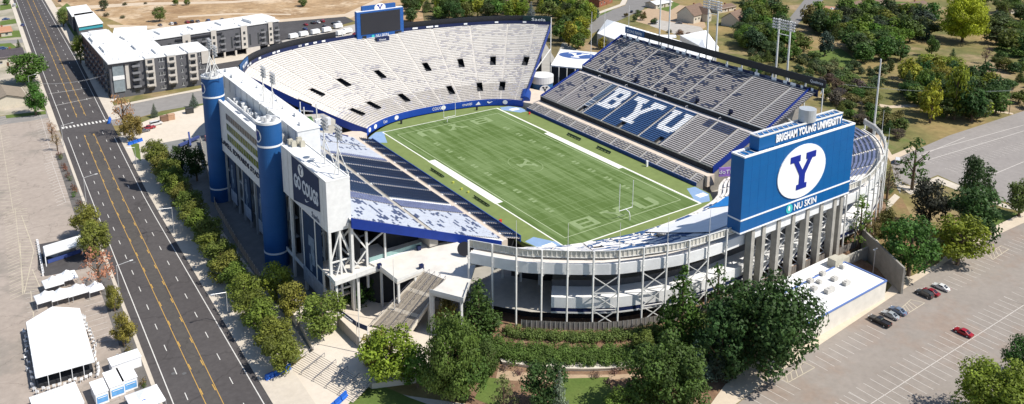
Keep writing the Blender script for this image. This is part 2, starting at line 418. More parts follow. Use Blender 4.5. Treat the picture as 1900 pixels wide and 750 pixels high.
rp, zs = rows_e(37.2, 41.4, 1.0, 3.0, 5)
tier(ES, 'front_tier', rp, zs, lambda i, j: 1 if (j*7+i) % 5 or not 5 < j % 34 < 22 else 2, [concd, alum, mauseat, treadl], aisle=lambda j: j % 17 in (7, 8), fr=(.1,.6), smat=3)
b = MB(); b.bx(37.0,37.2,YS,YN,0,1.3); b.build('field_wall', M('field_wall_blue', (.02,.06,.22), .6, var=.2, scale=1), ES)
b = MB(); b.bx(41.4,45.0,YS-1,YN,-1,3.0); b.build('walkway', M('walkway_tan', (.60,.51,.42), .9, var=.1, scale=.3), ES)
NM, NU = 23, 25
pm = patches(NM, NC, 110, 3, lambda r, c: c < 44 and r > 4, 5, 4)
# block lettering, in (y, row) space; seats are .5 m
def inpoly(x, y, P):
    r = False; j = len(P)-1
    for i in range(len(P)):
        if (P[i][1] > y) != (P[j][1] > y) and x < (P[j][0]-P[i][0])*(y-P[i][1])/(P[j][1]-P[i][1])+P[i][0]: r = not r
        j = i
    return r
LB = [[(0,0),(.78,0),(1,.14),(1,.40),(.88,.5),(.96,.6),(.96,.86),(.78,1),(0,1),(0,.84),(.12,.84),(.12,.16),(0,.16)]]
LBh = [[(.40,.18),(.70,.18),(.70,.42),(.40,.42)], [(.40,.6),(.68,.6),(.68,.82),(.40,.82)]]
LY = [(.28,0),(.72,0),(.72,.12),(.61,.12),(.61,.42),(.83,.80),(1,.80),(1,1),(.60,1),(.60,.80),(.66,.80),(.5,.56),(.34,.80),(.40,.80),(.40,1),(0,1),(0,.80),(.17,.80),(.39,.42),(.39,.12),(.28,.12)]
LU = [(0,1),(0,.84),(.08,.84),(.08,.2),(.24,0),(.76,0),(.92,.2),(.92,.84),(1,.84),(1,1),(.60,1),(.60,.84),(.66,.84),(.66,.24),(.34,.24),(.34,.84),(.40,.84),(.40,1)]
def letter(y, r):
    v = (r+.5)/NM
    if 12 <= y <= 22.2 and .36 <= v <= .94:
        u = (22.2-y)/10.2; q = (v-.36)/.58; return any(inpoly(u, q, P) for P in LB) and not any(inpoly(u, q, P) for P in LBh)
    if -8 <= y <= 9 and .22 <= v <= .92: return inpoly((9-y)/17, (v-.22)/.70, LY)
    if -23.2 <= y <= -12 and .33 <= v <= .93: return inpoly((-12-y)/11.2, (v-.33)/.60, LU)
    return False
EA_M = [35, 54+1, 77, 126, 147, 169]    # aisle columns of the middle tier
ais_m = lambda j: any(abs(j-a) < 1 or j == a+1 for a in (20, 46, 55, 79, 123, 147, 167, 187))
vom = [(49, 54), (98, 103), (141, 146)]
hole_m = lambda i, j: i < 5 and any(a <= j < b for a, b in vom)
def col_m(i, j):
    y = lerp(YN, YS, (j+.5)/NC)
    if y < -23.4: return 5 if (i >= 18 and -43 < y < -29) else 1
    if y > 27.5: return 6 if (i, j) in pm else 1
    if y > 23.4: return 3 if i < 10 and i % 2 else 7
    return 4 if letter(y, i) else 2
rp, zs = rows_e(45.0, 66, 4.6, 13.3, NM)
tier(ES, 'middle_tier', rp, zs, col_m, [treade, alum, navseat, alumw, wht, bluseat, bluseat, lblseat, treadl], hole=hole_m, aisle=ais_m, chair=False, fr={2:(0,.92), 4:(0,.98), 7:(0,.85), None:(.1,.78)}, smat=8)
for a, c in vom:
    ya, yb = lerp(YN, YS, a/NC), lerp(YN, YS, c/NC); b = MB()
    b.bx(45.0,49.6,yb,ya,2.9,3.05,2); b.bx(49.5,49.7,yb,ya,3.05,6.4,1)
    for y in (ya, yb): b.face([(45,y,3),(49.6,y,3),(49.6,y,6.6),(45,y,4.8)],1)
    b.bx(46.2,49.2,yb+.1,yb+.3,3.05,5.2,2); b.build('entry_ramp', [conc, dark, M('bright_blue_tarp', (.02,.16,.52), .6, var=.1)], ES)
b = MB(); b.bx(44.9,45.0,YS,YN,2.9,5.0); b.build('tier_front_wall', dark, ES)
b = MB(); b.bx(44.82,44.9,YS,YN,5.0,5.5,0); b.build('front_rail', steel, ES)
b = MB(); b.bx(66,68.6,YS-3,YN,10,13.3); b.build('cross_aisle', tread, ES)
b = MB(); b.bx(68.5,68.6,YS-4,YN,13.3,15.3); b.build('upper_tier_front_wall', dark, ES)
b = MB(); b.bx(68.3,68.5,YS-4,YN,15.3,15.7); b.build('upper_tier_rail', wsteel, ES)
pu = patches(NU, NC, 190, 5, lambda r, c: c < 150 and r < 23, 4, 5)
rp, zs = rows_e(68.6, 91.5, 15.0, 26.2, NU, yb=lambda i: YS-4-i*.09)
voh = [(28,31),(62,65),(96,99),(130,133),(163,166)]
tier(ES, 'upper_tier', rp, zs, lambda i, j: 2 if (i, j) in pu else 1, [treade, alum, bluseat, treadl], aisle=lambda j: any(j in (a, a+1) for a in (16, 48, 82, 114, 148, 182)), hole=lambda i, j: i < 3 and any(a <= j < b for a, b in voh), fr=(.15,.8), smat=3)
for a, c in voh:
    ya, yb = lerp(YN, YS-4, a/NC), lerp(YN, YS-4, c/NC); b = MB()
    b.bx(68.6,71,yb,ya,13.2,13.35,0); b.bx(70.9,71.05,yb,ya,13.4,16.2,1); b.bx(70.9,71.1,yb-.2,ya+.2,16.2,17.2,2)
    b.box((69.4, yb+.6, 14.6), (1.2, .25, 2.2), 0, 2); b.build('stair_opening', [conc, dark, navy], ES)
    b = MB(); b.tube((66.6,ya+1.2,13.3),(66.6,ya+1.2,14.4),.06); b.tube((67.8,ya+1.2,13.3),(67.8,ya+1.2,14.4),.06); b.tube((66.6,ya+1.2,14.4),(67.8,ya+1.2,14.4),.06); b.build('hoop_rail', wht, ES)
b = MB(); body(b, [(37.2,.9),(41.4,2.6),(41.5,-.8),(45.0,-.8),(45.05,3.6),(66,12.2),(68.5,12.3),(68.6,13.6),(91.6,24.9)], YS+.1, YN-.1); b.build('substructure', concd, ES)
for (x0,z0),(x1,z1) in (((44.8,4.6),(66.2,13.4)),((68.4,15.0),(91.8,26.3))):
    for y, yy in ((YN, YN+.35), (YS-.35-(3 if x0 > 60 else 0), YS-(3 if x0 > 60 else 0))):
        b = MB(); b.face([(x0,yy,z0-1.6),(x1,yy,z1-1.6),(x1,yy,z1+1.0),(x0,yy,z0+1.0)]); b.face([(x0,y,z0-1.6),(x1,y,z1-1.6),(x1,y,z1+1.0),(x0,y,z0+1.0)]); b.face([(x0,y,z0+1),(x1,y,z1+1),(x1,yy,z1+1),(x0,yy,z0+1)]); b.build('end_fascia', dblue, ES)
b = MB(); b.bx(91.6,91.8,YS-7,YN,24.5,27.2); b.build('rear_parapet', navy, ES)
b = MB(); b.bx(93.0,93.3,YS-9,YN-1,28.2,31.0); b.build('wind_screen', black, ES)
b = MB(); b.bx(92.9,93.34,YN-14,YN-1,28.1,31.1); pz = b.build('sign_panel', M('sign_blue', (.015,.08,.22), .5, var=0), ES)
text('sign_lettering','ZIONS BANK',pz,(92.88,YN-2.2,28.9),(0,-1,0),(0,0,1),10.5,1.3,wht)
b = MB(); b.bx(92.9,93.34,YS-8.9,YS-1,28.1,31.1); pz = b.build('sign_panel', black, ES)
text('sign_lettering','Qualtrics',pz,(92.88,YS-2.5,28.9),(0,-1,0),(0,0,1),5.5,1.3,wht)
b = MB()
for k in range(15): y = lerp(YN-2, YS-8, k/14); b.beam((93.2,y,G),(93.2,y,28.4),.35); b.beam((91.8,y,26),(93.2,y,28.2),.2); b.beam((93.2,y,10),(80,y,18.5),.3)
b.build('support_column', wsteel, ES)
rnd = random.Random(4)
for k in range(26): y = lerp(YS-4, YN-3, k/25)+rnd.uniform(-1,1); w = rnd.uniform(.8, 2.6); b = MB(); b.bx(91.5,91.62,y-w/2,y+w/2,26.3,27.4); b.build('banner', rnd.choice((wht,wht,bluseat)), ES)
# ---------------------------------------------------------------- WEST STAND
WS = thing('west_stand', 'sunlit grandstand with navy chairs mid-way and patchy light grey benches at both ends', 'grandstand', (-40, 0, 0))
rp, zs = rows_e(37.2, 42.8, 1.3, 3.2, 7, -1, ya=lambda i: 52, yb=lambda i: -49.5)
tier(WS, 'front_tier', rp, zs, lambda i, j: 1, [tread, navseat, wht], aisle=lambda j: j % 17 in (8, 9), chair=True, fr=(.1,.6), smat=2)
b = MB(); b.bx(-37.2,-36.9,-49.5,52,0,2.1); b.build('field_wall', MATS['field_wall_blue'], WS)
b = MB(); b.bx(-45.6,-42.8,-51,54,-1,3.2); b.build('walkway', MATS['walkway_tan'], WS)
NW1 = 27; WY0, WY1 = 52.5, -53.0
rp, zs = rows_e(45.6, 67.0, 4.2, 12.0, NW1, -1, ya=lambda i: WY0, yb=lambda i: WY1)
pw = patches(NW1, NC, 230, 11, lambda r, c: c > 160 or c < 40, 5, 2)
def wy(j): return lerp(WY0, WY1, (j+.5)/NC)
def col_w1(i, j):
    y = wy(j)
    if -24.5 < y < 20: return 1
    if 20 <= y < 24 or -31 < y <= -24.5: return 4
    return 2 if (i, j) in pw else 3
tier(WS, 'middle_tier', rp, zs, col_w1, [treadl, navseat, bluseat, alumw, mauseat, wht], aisle=lambda j: j in (0,1,2,27,28,60,61,62,80,81,100,101,119,120,144,145,146,147,160,161,199,200,201), chair={1}, fr={1:(.1,.6), None:(.0,.8)}, smat=5)
b = MB(); b.bx(-69.6,-67,WY1+.5,WY0-4,9,12.0,0); b.bx(-69.6,-69.5,WY1+.5,WY0-4,12,13.4,0)
for k in range(40): y = lerp(WY1+3, WY0-8, k/39); b.bx(-69.4,-69.3,y-.5,y+.5,12.0,13.0,1)
b.build('cross_aisle', [conc, dark], WS)
NW2 = 27
rp, zs = rows_e(69.6, 92.4, 13.4, 23.4, NW2, -1, ya=lambda i: WY0-3, yb=lambda i: WY1)
pw2 = patches(NW2, NC, 140, 12, lambda r, c: c > 160 or c < 40, 5, 2)
tier(WS, 'upper_tier', rp, zs, lambda i, j: col_w1(i, j) if (i, j) not in pw2 or -25 < wy(j) < 20 else 2, [treadl, navseat, bluseat, alumw, mauseat, wht], aisle=lambda j: j in (0,1,2,40,41,62,63,82,83,102,103,122,123,146,147,160,161,199,200,201), chair={1}, fr={1:(.1,.6), None:(.0,.8)}, smat=5)
b = MB()
x0,z0,x1,z1 = -46.5,4.0,-92.5,23.4; y = WY1-.05
for yy in (y-.35, y): b.face([(x0,yy,z0-1.8),(x1,yy,z1-2.2),(x1,yy,z1+.6),(x0,yy,z0+.6)])
b.face([(x0,y-.35,z0+.6),(x1,y-.35,z1+.6),(x1,y,z1+.6),(x0,y,z0+.6)]); b.build('end_fascia', dblue, WS); b = MB()
for yy in (53.3, 53): b.face([(x0,yy,z0-1.8),(-90,yy,z1-3),(-90,yy,z1-.6),(x0,yy,z0+.7)])
b.build('end_fascia', dblue, WS)
b = MB(); body(b, [(37.2,.8),(42.8,2.7),(42.9,-.8),(45.5,-.8),(45.6,3.2),(67,11),(69.5,11.2),(69.6,12.2),(80,16.8)], WY1+7, WY0-.2, -1); b.build('substructure', dark, WS)
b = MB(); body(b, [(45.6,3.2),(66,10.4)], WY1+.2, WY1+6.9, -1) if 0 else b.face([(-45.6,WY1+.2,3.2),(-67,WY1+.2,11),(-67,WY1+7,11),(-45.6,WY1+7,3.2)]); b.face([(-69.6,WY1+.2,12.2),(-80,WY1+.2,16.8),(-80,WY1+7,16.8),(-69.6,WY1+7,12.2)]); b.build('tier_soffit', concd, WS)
b = MB(); b.face([(-80,WY1+.2,16.6),(-92.5,WY1+.2,22),(-92.5,WY0-4,22),(-80,WY0-4,16.6)])
for k in range(12):
    y = lerp(WY1+1, WY0-5, k/11); b.beam((-92,y,G),(-92,y,21.5),.7); b.beam((-80,y,16.5),(-93,y,21.9),.5,.9); b.beam((-92,y,8),(-80,y,8),.4)
b.build('raker_frame', wsteel, WS)
# ---------------------------------------------------------------- NORTH STAND (curved bowl)
OUT_N = catmull([(-75,89.5),(-66,104),(-53,114),(-35,120.5),(-10,123.5),(15,122.5),(44,117),(67,108),(83,94.5)], 200)
INN = catmull([(-35.5,60),(-32,63.5),(-22,69),(-10,71.5),(7,71),(24,67.5),(33,62.5),(38.5,56)], 200)
NN = 46; NS = thing('north_stand', 'huge curved single-tier bowl of pale sunlit benches behind the far end zone', 'grandstand', (0, 95, 0))
def surf(A, B, n, za, zb, power=1.12):
    rp = []; zs = []
    for i in range(n+1):
        t = i/n; rp.append([a.lerp(b, t) for a, b in zip(A, B)]); zs.append(lerp(za, zb, t**power))
    return rp, zs
rp, zs = surf(INN, OUT_N, NN, 2.4, 25.0)
pn = patches(NN, 200, 330, 21, lambda r, c: (r < 12 or (r < 30 and c > 40) or c > 130), 3, 4)
rn_ = random.Random(3)
vn_up = [(25,31,4,0)]
def jfor(i, px):
    best = None
    for j in range(201):
        d = Vector((rp[i][j].x, rp[i][j].y, zs[i]))-CV; x = 950+FOC*d.dot(RT)/d.dot(FW)
        if best is None or abs(x-px) < best[0]: best = (abs(x-px), j)
    return best[1]
VU = [(max(1, jfor(23, x)-2), min(199, max(1, jfor(23, x)-2)+4)) for x in (557, 591, 640, 707, 792, 855, 915, 975)]
VL = [(max(1, jfor(8, x)-2), min(199, max(1, jfor(8, x)-2)+5)) for x in (665, 695, 750, 837, 890, 932)]
def hole_n(i, j):
    return (21 <= i < 26 and any(a <= j < b for a, b in VU)) or (6 <= i < 11 and any(a <= j < b for a, b in VL))
AIS = [j for c in (14, 31, 49, 70, 91, 110, 131, 153, 175, 191) for j in (c,)]
def col_n(i, j):
    if i == 0: return None
    if (i, j) in pn: return 2
    return 3 if i < 10 else 1
ob = tier(NS, 'seating_tier', rp, zs, col_n, [treadl, aluml, M('faded_grey_seat', (.40,.39,.44), .6, var=.2, scale=.6), M('dull_bench', (.42,.39,.36), .6, var=.12, scale=.4), treadl], hole=hole_n, aisle=lambda j: j in AIS, fr=(.25,.8))
for vs, i0, i1 in ((VU, 21, 26), (VL, 6, 11)):
    for a, c in vs:
        b = MB(); z = zs[i0]; P = [rp[i0][a], rp[i0][c], rp[i1+2][c], rp[i1+2][a]]; Q = [rp[i1][a], rp[i1][c]]
        b.face([(p.x,p.y,z-.05) for p in P], 0)
        for A_, B_ in ((P[0], P[3]), (P[1], P[2])): b.face([(A_.x,A_.y,z-.05),(B_.x,B_.y,z-.05),(B_.x,B_.y,zs[i1+2]-.2),(A_.x,A_.y,zs[i0]+.6)], 0)
        b.face([(P[3].x,P[3].y,z),(P[2].x,P[2].y,z),(P[2].x,P[2].y,zs[i1+2]-.1),(P[3].x,P[3].y,zs[i1+2]-.1)], 0)
        b.beam((Q[0].x,Q[0].y,zs[i1]+.4),(Q[1].x,Q[1].y,zs[i1]+.4),.15,.6,1)
        b.build('portal', [dark, tread], NS)
b = MB()
Ln = [(p.x, p.y) for p in OUT_N]; O1 = smear(Ln, 1.0); O2 = smear(Ln, 1.3)
b.ribbon([(x,y,24.2) for x,y in Ln],[(x,y,26.6) for x,y in Ln]); b.build('rim_wall', navy, NS)
for S0, S1 in ((0, 76), (94, 200)):
    b = MB(); b.ribbon([(x,y,26.0) for x,y in O1[S0:S1+1]],[(x,y,29.0) for x,y in O1[S0:S1+1]]); b.ribbon([(x,y,26.0) for x,y in O2[S0:S1+1]],[(x,y,29.0) for x,y in O2[S0:S1+1]]); b.ribbon([(x,y,29.0) for x,y in O1[S0:S1+1]],[(x,y,29.0) for x,y in O2[S0:S1+1]]); b.build('wind_screen', black, NS)
b = MB()
for k in range(0, 201, 8): x, y = O2[k]; b.beam((x,y,G),(x,y,28.5),.4); xi, yi = rp[20][k]; b.beam((x,y,12),(xi,yi,zs[20]-1),.4)
b.build('support_column', wsteel, NS)
b = MB(); b.ribbon([(p.x,p.y,zs[30]-2.2) for p in rp[30]], [(p.x,p.y,23.6) for p in rp[NN]]); b.ribbon([(p.x,p.y,zs[30]-2.2) for p in rp[30]], [(p.x,p.y,G) for p in rp[30]])
b.build('substructure', dark, NS)
for k, (j0, j1, s, h) in enumerate(((0, 16, 'NU SKIN', 3.4), (184, 200, 'Saela', 3.4))):
    b = MB(); S_ = smear(Ln, .6)[j0:j1+1]; b.ribbon([(x,y,25.6) for x,y in S_],[(x,y,25.6+h) for x,y in S_]); S2 = smear(Ln, .9)[j0:j1+1]
    b.ribbon([(x,y,25.6) for x,y in S2],[(x,y,25.6+h) for x,y in S2]); b.ribbon([(x,y,25.6+h) for x,y in S_],[(x,y,25.6+h) for x,y in S2])
    pz = b.build('sign_panel', M('sign_blue') if k == 0 else M('sign_dark_green', (.008,.03,.03), .5, var=0), NS)
    A_ = Vector((*S_[3 if k == 0 else 5], 0)); B_ = Vector((*S_[12 if k == 0 else 13], 0)); d = (B_-A_).normalized(); n_ = d.cross(Vector((0,0,1)))
    text('sign_lettering', s, pz, A_+n_*.5+Vector((0,0,26.7)), d, (0,0,1), (B_-A_).length, 1.5, wht)
b = MB(); rr = random.Random(8)
for k in range(22):
    j = rr.randint(4, 196); 
    if 74 < j < 96: continue
    a_, c_ = OUT_N[j], OUT_N[j+2]; a_ = a_*.998; c_ = c_*.998; b.face([(a_.x,a_.y,25.6),(c_.x,c_.y,25.6),(c_.x,c_.y,26.4),(a_.x,a_.y,26.4)])
b.build('rim_lettering_strip', wht, NS)
# end fascias
for j in (0, 200):
    b = MB()
    for i in range(NN):
        p, q = rp[i][j], rp[i+1][j]; k = 1 if j == 0 else -1
        b.face([(p.x,p.y,zs[i]-2.2),(q.x,q.y,zs[i+1]-2.2),(q.x,q.y,zs[i+1]+1.1),(p.x,p.y,zs[i]+1.1)])
    b.build('end_fascia', dblue, NS)
# field wall of the bowl with its white marks
b = MB(); W0 = [(p.x, p.y) for p in INN]; b.ribbon([(x,y,0) for x,y in W0],[(x,y,2.9) for x,y in W0]); W1 = smear(W0, .3); b.ribbon([(x,y,2.9) for x,y in W0],[(x,y,2.9) for x,y in W1]); b.ribbon([(x,y,2.3) for x,y in W1],[(x,y,2.9) for x,y in W1])
fw = b.build('field_wall', M('vivid_blue_banner', (.01,.055,.33), .5, var=.08, scale=1), NS)
def onwall(t): 
    k = t*200; j = int(k); a_ = INN[j]; c_ = INN[min(200, j+1)]; d = Vector((c_.x-a_.x, c_.y-a_.y, 0)).normalized(); n_ = d.cross(Vector((0,0,1)))
    return Vector((a_.x, a_.y, 0))+n_*.06, d
for t, s, w in ((.17,'Coca-Cola',5.2),(.485,'COUGARS',7.),(.66,'crumbl',4.5)):
    o_, d = onwall(t); text('banner_lettering', s, fw, o_+Vector((0,0,.9)), d, (0,0,1), w, 1.3, wht)
for t in (.045, .1, .265, .9, .55):
    o_, d = onwall(t); b = MB(); flat(b, o_+Vector((0,0,1.5)), d, (0,0,1), oval(20, 1.1, .95), .05); b.build('banner_emblem', wht, fw)
o_, d = onwall(.80); b = MB(); flat(b, o_+Vector((0,0,.8)), d, (0,0,1), [(0,.9),(.5,.3),(1.2,.25),(3.4,1.4),(1.3,.75),(.8,.8),(.5,1.3)], .05); b.build('swoosh_mark', wht, fw)
o_, d = onwall(.735); b = MB(); flat(b, o_+Vector((0,0,.7)), d, (0,0,1), [(0,0),(2.4,0),(1.5,1.5)], .05); b.build('triangle_mark', wht, fw)
# far scoreboard
SB = thing('video_scoreboard', 'dark video scoreboard in a blue frame rising over the rim of the far bowl', 'scoreboard', (2, 123, 20))
b = MB(); b.bx(-10.2,14.3,122.2,124.4,23.5,37.2); fr_ = b.build('frame', M('scoreboard_blue', (.02,.09,.30), .5, var=.06, scale=.4), SB)
b = MB(); b.bx(-8.2,12.4,122.0,122.19,26.2,36.4); b.build('screen', M('screen_face', (.03,.03,.036), .35, var=.1, scale=3), fr_)
b = MB(); b.bx(-10.0,14.1,122.4,124.2,37.2,37.5); b.build('frame_cap', wht, SB)
b = MB(); b.bx(-7,10.5,122.8,124.2,37.5,39.6); hd = b.build('header_box', M('scoreboard_blue'), SB)
yoval(SB, (2.2,122.7,38.3), (1,0,0), (0,0,1), 2.9, 2.1)
text('sponsor_lettering','NU SKIN',fr_,(-.6,122.18,24.3),(1,0,0),(0,0,1),6.6,1.2,wht)
b = MB(); flat(b,(-2.1,122.18,24.9),(1,0,0),(0,0,1),oval(16,.8,.7),.05); b.build('sponsor_emblem', cyan, fr_)
b = MB(); b.bx(-7.6,-5.6,122.05,122.19,24.2,25.6); b.bx(9.5,13,122.05,122.19,24.2,25.8); b.build('speaker_grille', black, fr_)
b = MB()
for x in (-8, 2, 12): b.beam((x,124.5,G),(x,124.5,24),.8)
b.build('support_leg', wsteel, SB)
b = MB(); b.bx(-1.8,4.6,118.6,120.8,22.6,24.6); pb_ = b.build('press_cabin', navy, SB); text('cabin_lettering','Vivint',pb_,(-.8,118.58,23.1),(1,0,0),(0,0,1),3.6,.9,wht)
# ---------------------------------------------------------------- SOUTH STAND (low bowl)
RIM = [(-68.5,-71.5),(-60.5,-82.5),(-56,-86.5),(-51,-90.5),(-46,-94),(-41,-97),(-33,-100),(-24,-102.7),(-12,-103.9),(0,-103.9),(14,-103.9),(28,-104.0),(41,-104.4),(52,-103.6),(65,-99.3),(77,-94),(87,-87),(94.5,-79.5),(98.5,-72)]
RC = catmull(RIM, 160)
RIN = [p.lerp(Vector((10,-40)), .028) for p in RC]
INS = catmull([(-40,-57),(-33,-61),(-22,-64.5),(-8,-67.5),(8,-68),(22,-66.5),(33,-63),(40,-57.5),(47,-54)], 160)
SS = thing('south_stand', 'low curved stand with patchy white and navy benches inside the ring of white columns', 'grandstand', (10, -85, 0))
NSR = 36; rps, zss = surf(INS, RIN, NSR, 2.2, 16.2, 1.1)
ps = patches(NSR, 160, 400, 31, None, 5, 4)
def col_s(i, j):
    if i == 0: return None
    if j > 118: return 4 if i > 8 else 1
    return 2 if (i, j) in ps else 1
hs = lambda i, j: (10 <= i < 15 and any(a <= j < a+4 for a in (30, 55, 82, 112, 138)))
tier(SS, 'seating_tier', rps, zss, col_s, [treadl, aluml, navseat, conc, mauseat], hole=hs, aisle=lambda j: j in (14,28,42,56,70,84,98,112,126,140,152), fr=(.2,.75))
for a in (30, 55, 82, 112, 138):
    b = MB(); P = [rps[10][a], rps[10][a+4], rps[17][a+4], rps[17][a]]; z = zss[10]
    b.face([(p.x,p.y,z-.05) for p in P], 0); b.face([(P[3].x,P[3].y,z),(P[2].x,P[2].y,z),(P[2].x,P[2].y,zss[17]-.1),(P[3].x,P[3].y,zss[17]-.1)], 0)
    for p, q in ((P[0],P[3]),(P[1],P[2])): b.face([(p.x,p.y,z-.05),(q.x,q.y,z-.05),(q.x,q.y,zss[17]-.2),(p.x,p.y,z+.5)], 1)
    b.build('portal', [dark, conc], SS)
b = MB(); W0 = [(p.x, p.y) for p in INS]; b.ribbon([(x,y,0) for x,y in W0],[(x,y,1.6) for x,y in W0]); b.ribbon([(x,y,1.6) for x,y in W0],[(x,y,1.6) for x,y in smear(W0,-.3)])
b.build('field_wall', M('field_wall_blue'), SS)
def decksheet(name, i0, i1, j0, j1, m, label, cat):
    b = MB(); rr = random.Random(j0)
    for i in range(i0, i1):
        b.ribbon([(p.x,p.y,zss[i]+.62) for p in rps[i][j0:j1+1]],[(p.x,p.y,zss[i+1]+.62) for p in rps[i+1][j0:j1+1]])
    edge = [(rps[i1][j].x, rps[i1][j].y, zss[i1]+.62) for j in range(j0, j1+1)]; b.ribbon(edge, [(x,y,z-.5) for x,y,z in edge])
    edge = [(rps[i0][j].x, rps[i0][j].y, zss[i0]+.62) for j in range(j0, j1+1)]; b.ribbon(edge, [(x,y,z-.5) for x,y,z in edge])
    o = b.build(name, m); tag(o, label, cat); return o
decksheet('seat_tarp', 4, 30, 60, 104, M('white_tarp', (.80,.80,.82), .6, var=.07, scale=.2, bump=.3), 'large white tarp spread over the benches behind the near end zone', 'tarp')
decksheet('seat_tarp', 3, 20, 105, 124, M('blue_tarp', (.02,.20,.55), .5, var=.12, scale=.4, bump=.3), 'bright blue tarp covering benches left of the giant billboard', 'tarp')
b = MB(); rp2 = [(p.x, p.y) for p in RC]
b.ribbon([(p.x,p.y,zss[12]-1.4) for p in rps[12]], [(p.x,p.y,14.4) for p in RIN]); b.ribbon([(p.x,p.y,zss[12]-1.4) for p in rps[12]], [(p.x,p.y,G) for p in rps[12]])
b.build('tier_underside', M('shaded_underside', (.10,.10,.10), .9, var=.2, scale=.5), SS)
b = MB(); Rb = smear(rp2, -.2); Rb2 = smear(rp2, .1)
b.ribbon([(x,y,12.4) for x,y in Rb],[(x,y,15.3) for x,y in Rb]); b.ribbon([(x,y,15.3) for x,y in Rb],[(x,y,15.3) for x,y in Rb2]); b.ribbon([(x,y,12.4) for x,y in Rb],[(x,y,12.4) for x,y in [(p.x,p.y) for p in RIN]])
b.build('white_parapet_band', white, SS)
b = MB(); b.ribbon([(x,y,15.0) for x,y in smear(rp2,.05)],[(x,y,15.0) for x,y in smear(rp2,3.2)])
b.build('rim_walk', MATS['bright_blue_tarp'] if 0 else treadl, SS)
mulp = M('rail_panel', (.64,.60,.52), .8, var=.1, scale=.8)
b = MB()
Ro = smear(rp2, -.25); Ri = smear(rp2, -.05)
b.ribbon([(x,y,17.2) for x,y in Ro],[(x,y,18.9) for x,y in Ro]); b.ribbon([(x,y,17.2) for x,y in Ri],[(x,y,18.9) for x,y in Ri]); b.ribbon([(x,y,18.9) for x,y in Ro],[(x,y,18.9) for x,y in Ri])
rl = b.build('rim_rail', mulp, SS)
b = MB(); Rq = smear(rp2, -.4)
for z in (17.1, 18.95):
    for i in range(160): b.beam((*Rq[i], z), (*Rq[i+1], z), .18)
for i in range(0, 160): b.beam((*Rq[i], 17.1), (*Rq[i], 18.95), .12)
b.build('rail_frame', wsteel, rl)
SP = catmull([tuple(p) for p in smear(rp2, -.8)], 30)
for k, p in enumerate(SP):
    if -9.5 < p.x < 39: continue
    b = MB(); b.beam((p.x,p.y,G),(p.x,p.y,19.1),.36,.36); b.beam((p.x,p.y,14),(RIN[0].x,0,0) if 0 else (p.x,p.y,14.3),.5)
    q = p.lerp(Vector((10,-40)), .18); b.beam((p.x,p.y,12.2),(q.x,q.y,8.5),.4,.6); b.beam((q.x,q.y,G),(q.x,q.y,8.6),.4)
    b.build('column', wsteel, SS)
for k in (5, 7, 9, 25):
    p, q = SP[k], SP[k+1]; b = MB()
    for z0_, z1_ in ((7.6,12.2),(3.0,7.6),(-1.5,3.0)): 
        b.beam((p.x,p.y,z0_),(q.x,q.y,z1_),.18); b.beam((p.x,p.y,z1_),(q.x,q.y,z0_),.18); b.beam((p.x,p.y,z0_),(q.x,q.y,z0_),.22)
    b.build('cross_brace', wsteel, SS)
# flagpoles on the rim
for k in (2, 4, 6, 8, 10, 22, 25, 28):
    p = SP[k]
    if -9.5 < p.x < 39: continue
    b = MB(); b.tube((p.x,p.y,19),(p.x,p.y,26.5),.09,6,.05); b.build('thin_mast', wsteel, SS)
# concourse ring under the tier
CN = thing('south_concourse', 'white walled concession ring with a navy base stripe under the curved stand', 'building', (10, -92, -2))
a_, z_ = 18, 150
L0 = smear(rp2, -.1)[a_:z_]; L1 = smear(rp2, 5.5)[a_:z_]; L2 = smear(rp2, 16)[a_:z_]
b = MB(); b.ribbon([(x,y,5.8) for x,y in smear(rp2,.3)[a_:z_]],[(x,y,6.0) for x,y in L1]); b.build('sunlit_roof', white, CN)
b = MB(); b.ribbon([(x,y,2.9) for x,y in smear(rp2,.3)[a_:z_]],[(x,y,5.8) for x,y in smear(rp2,.3)[a_:z_]]); b.build('outer_wall', white, CN)
b = MB(); X0 = smear(rp2,.2)[a_:z_]; b.ribbon([(x,y,1.9) for x,y in X0],[(x,y,2.9) for x,y in X0]); b.build('base_stripe', navy, CN)
b = MB(); b.ribbon([(x,y,1.5) for x,y in smear(rp2,.1)[a_:z_]],[(x,y,1.9) for x,y in smear(rp2,.1)[a_:z_]]); b.ribbon([(x,y,1.9) for x,y in smear(rp2,.1)[a_:z_]],[(x,y,1.9) for x,y in X0]); b.build('slab_edge', wsteel, CN)
b = MB(); b.ribbon([(x,y,6.0) for x,y in L1],[(x,y,7.8) for x,y in L1]); b.build('low_wall', M('shade_dark_wall', (.09,.09,.095), .8, var=.1), CN)  # low wall colour darkened to carry the shade under the tier
b = MB(); b.ribbon([(x,y,1.5) for x,y in smear(rp2,.2)[0:156]],[(x,y,1.5) for x,y in smear(rp2,16)[0:156]]); b.ribbon([(x,y,6.0) for x,y in L1],[(x,y,6.0) for x,y in L2]); b.build('concourse_floor', conc, CN)
b = MB(); X1 = smear(rp2, 4)[4:156]; b.ribbon([(x,y,-3.9) for x,y in X1],[(x,y,1.4) for x,y in X1]); b.build('lower_back_wall', dark, CN)
rr = random.Random(77); b = MB()
for k in range(26, 150, 9):
    x, y = smear(rp2, 9+rr.uniform(0,3))[k]; b.box((x,y,7.0),(rr.uniform(1,3),rr.uniform(1,2),rr.uniform(1.2,2.6)), rr.uniform(0,3), rr.randint(0,2))
b.build('concession_counter', [panel, navy, gsteel], CN)
FENCE = MB(); FENCE.ribbon([(x,y,-2.2) for x,y in smear(rp2,-1.4)[12:110]],[(x,y,.1) for x,y in smear(rp2,-1.4)[12:110]])
o = FENCE.build('perimeter_fence', M('grey_mesh_fence', (.21,.19,.17), .7, var=.15, scale=2)); tag(o, 'grey-brown ring fence at the foot of the white columns above the hedges', 'fence')
b = MB(); F_ = smear(rp2, -1.5)[12:110]
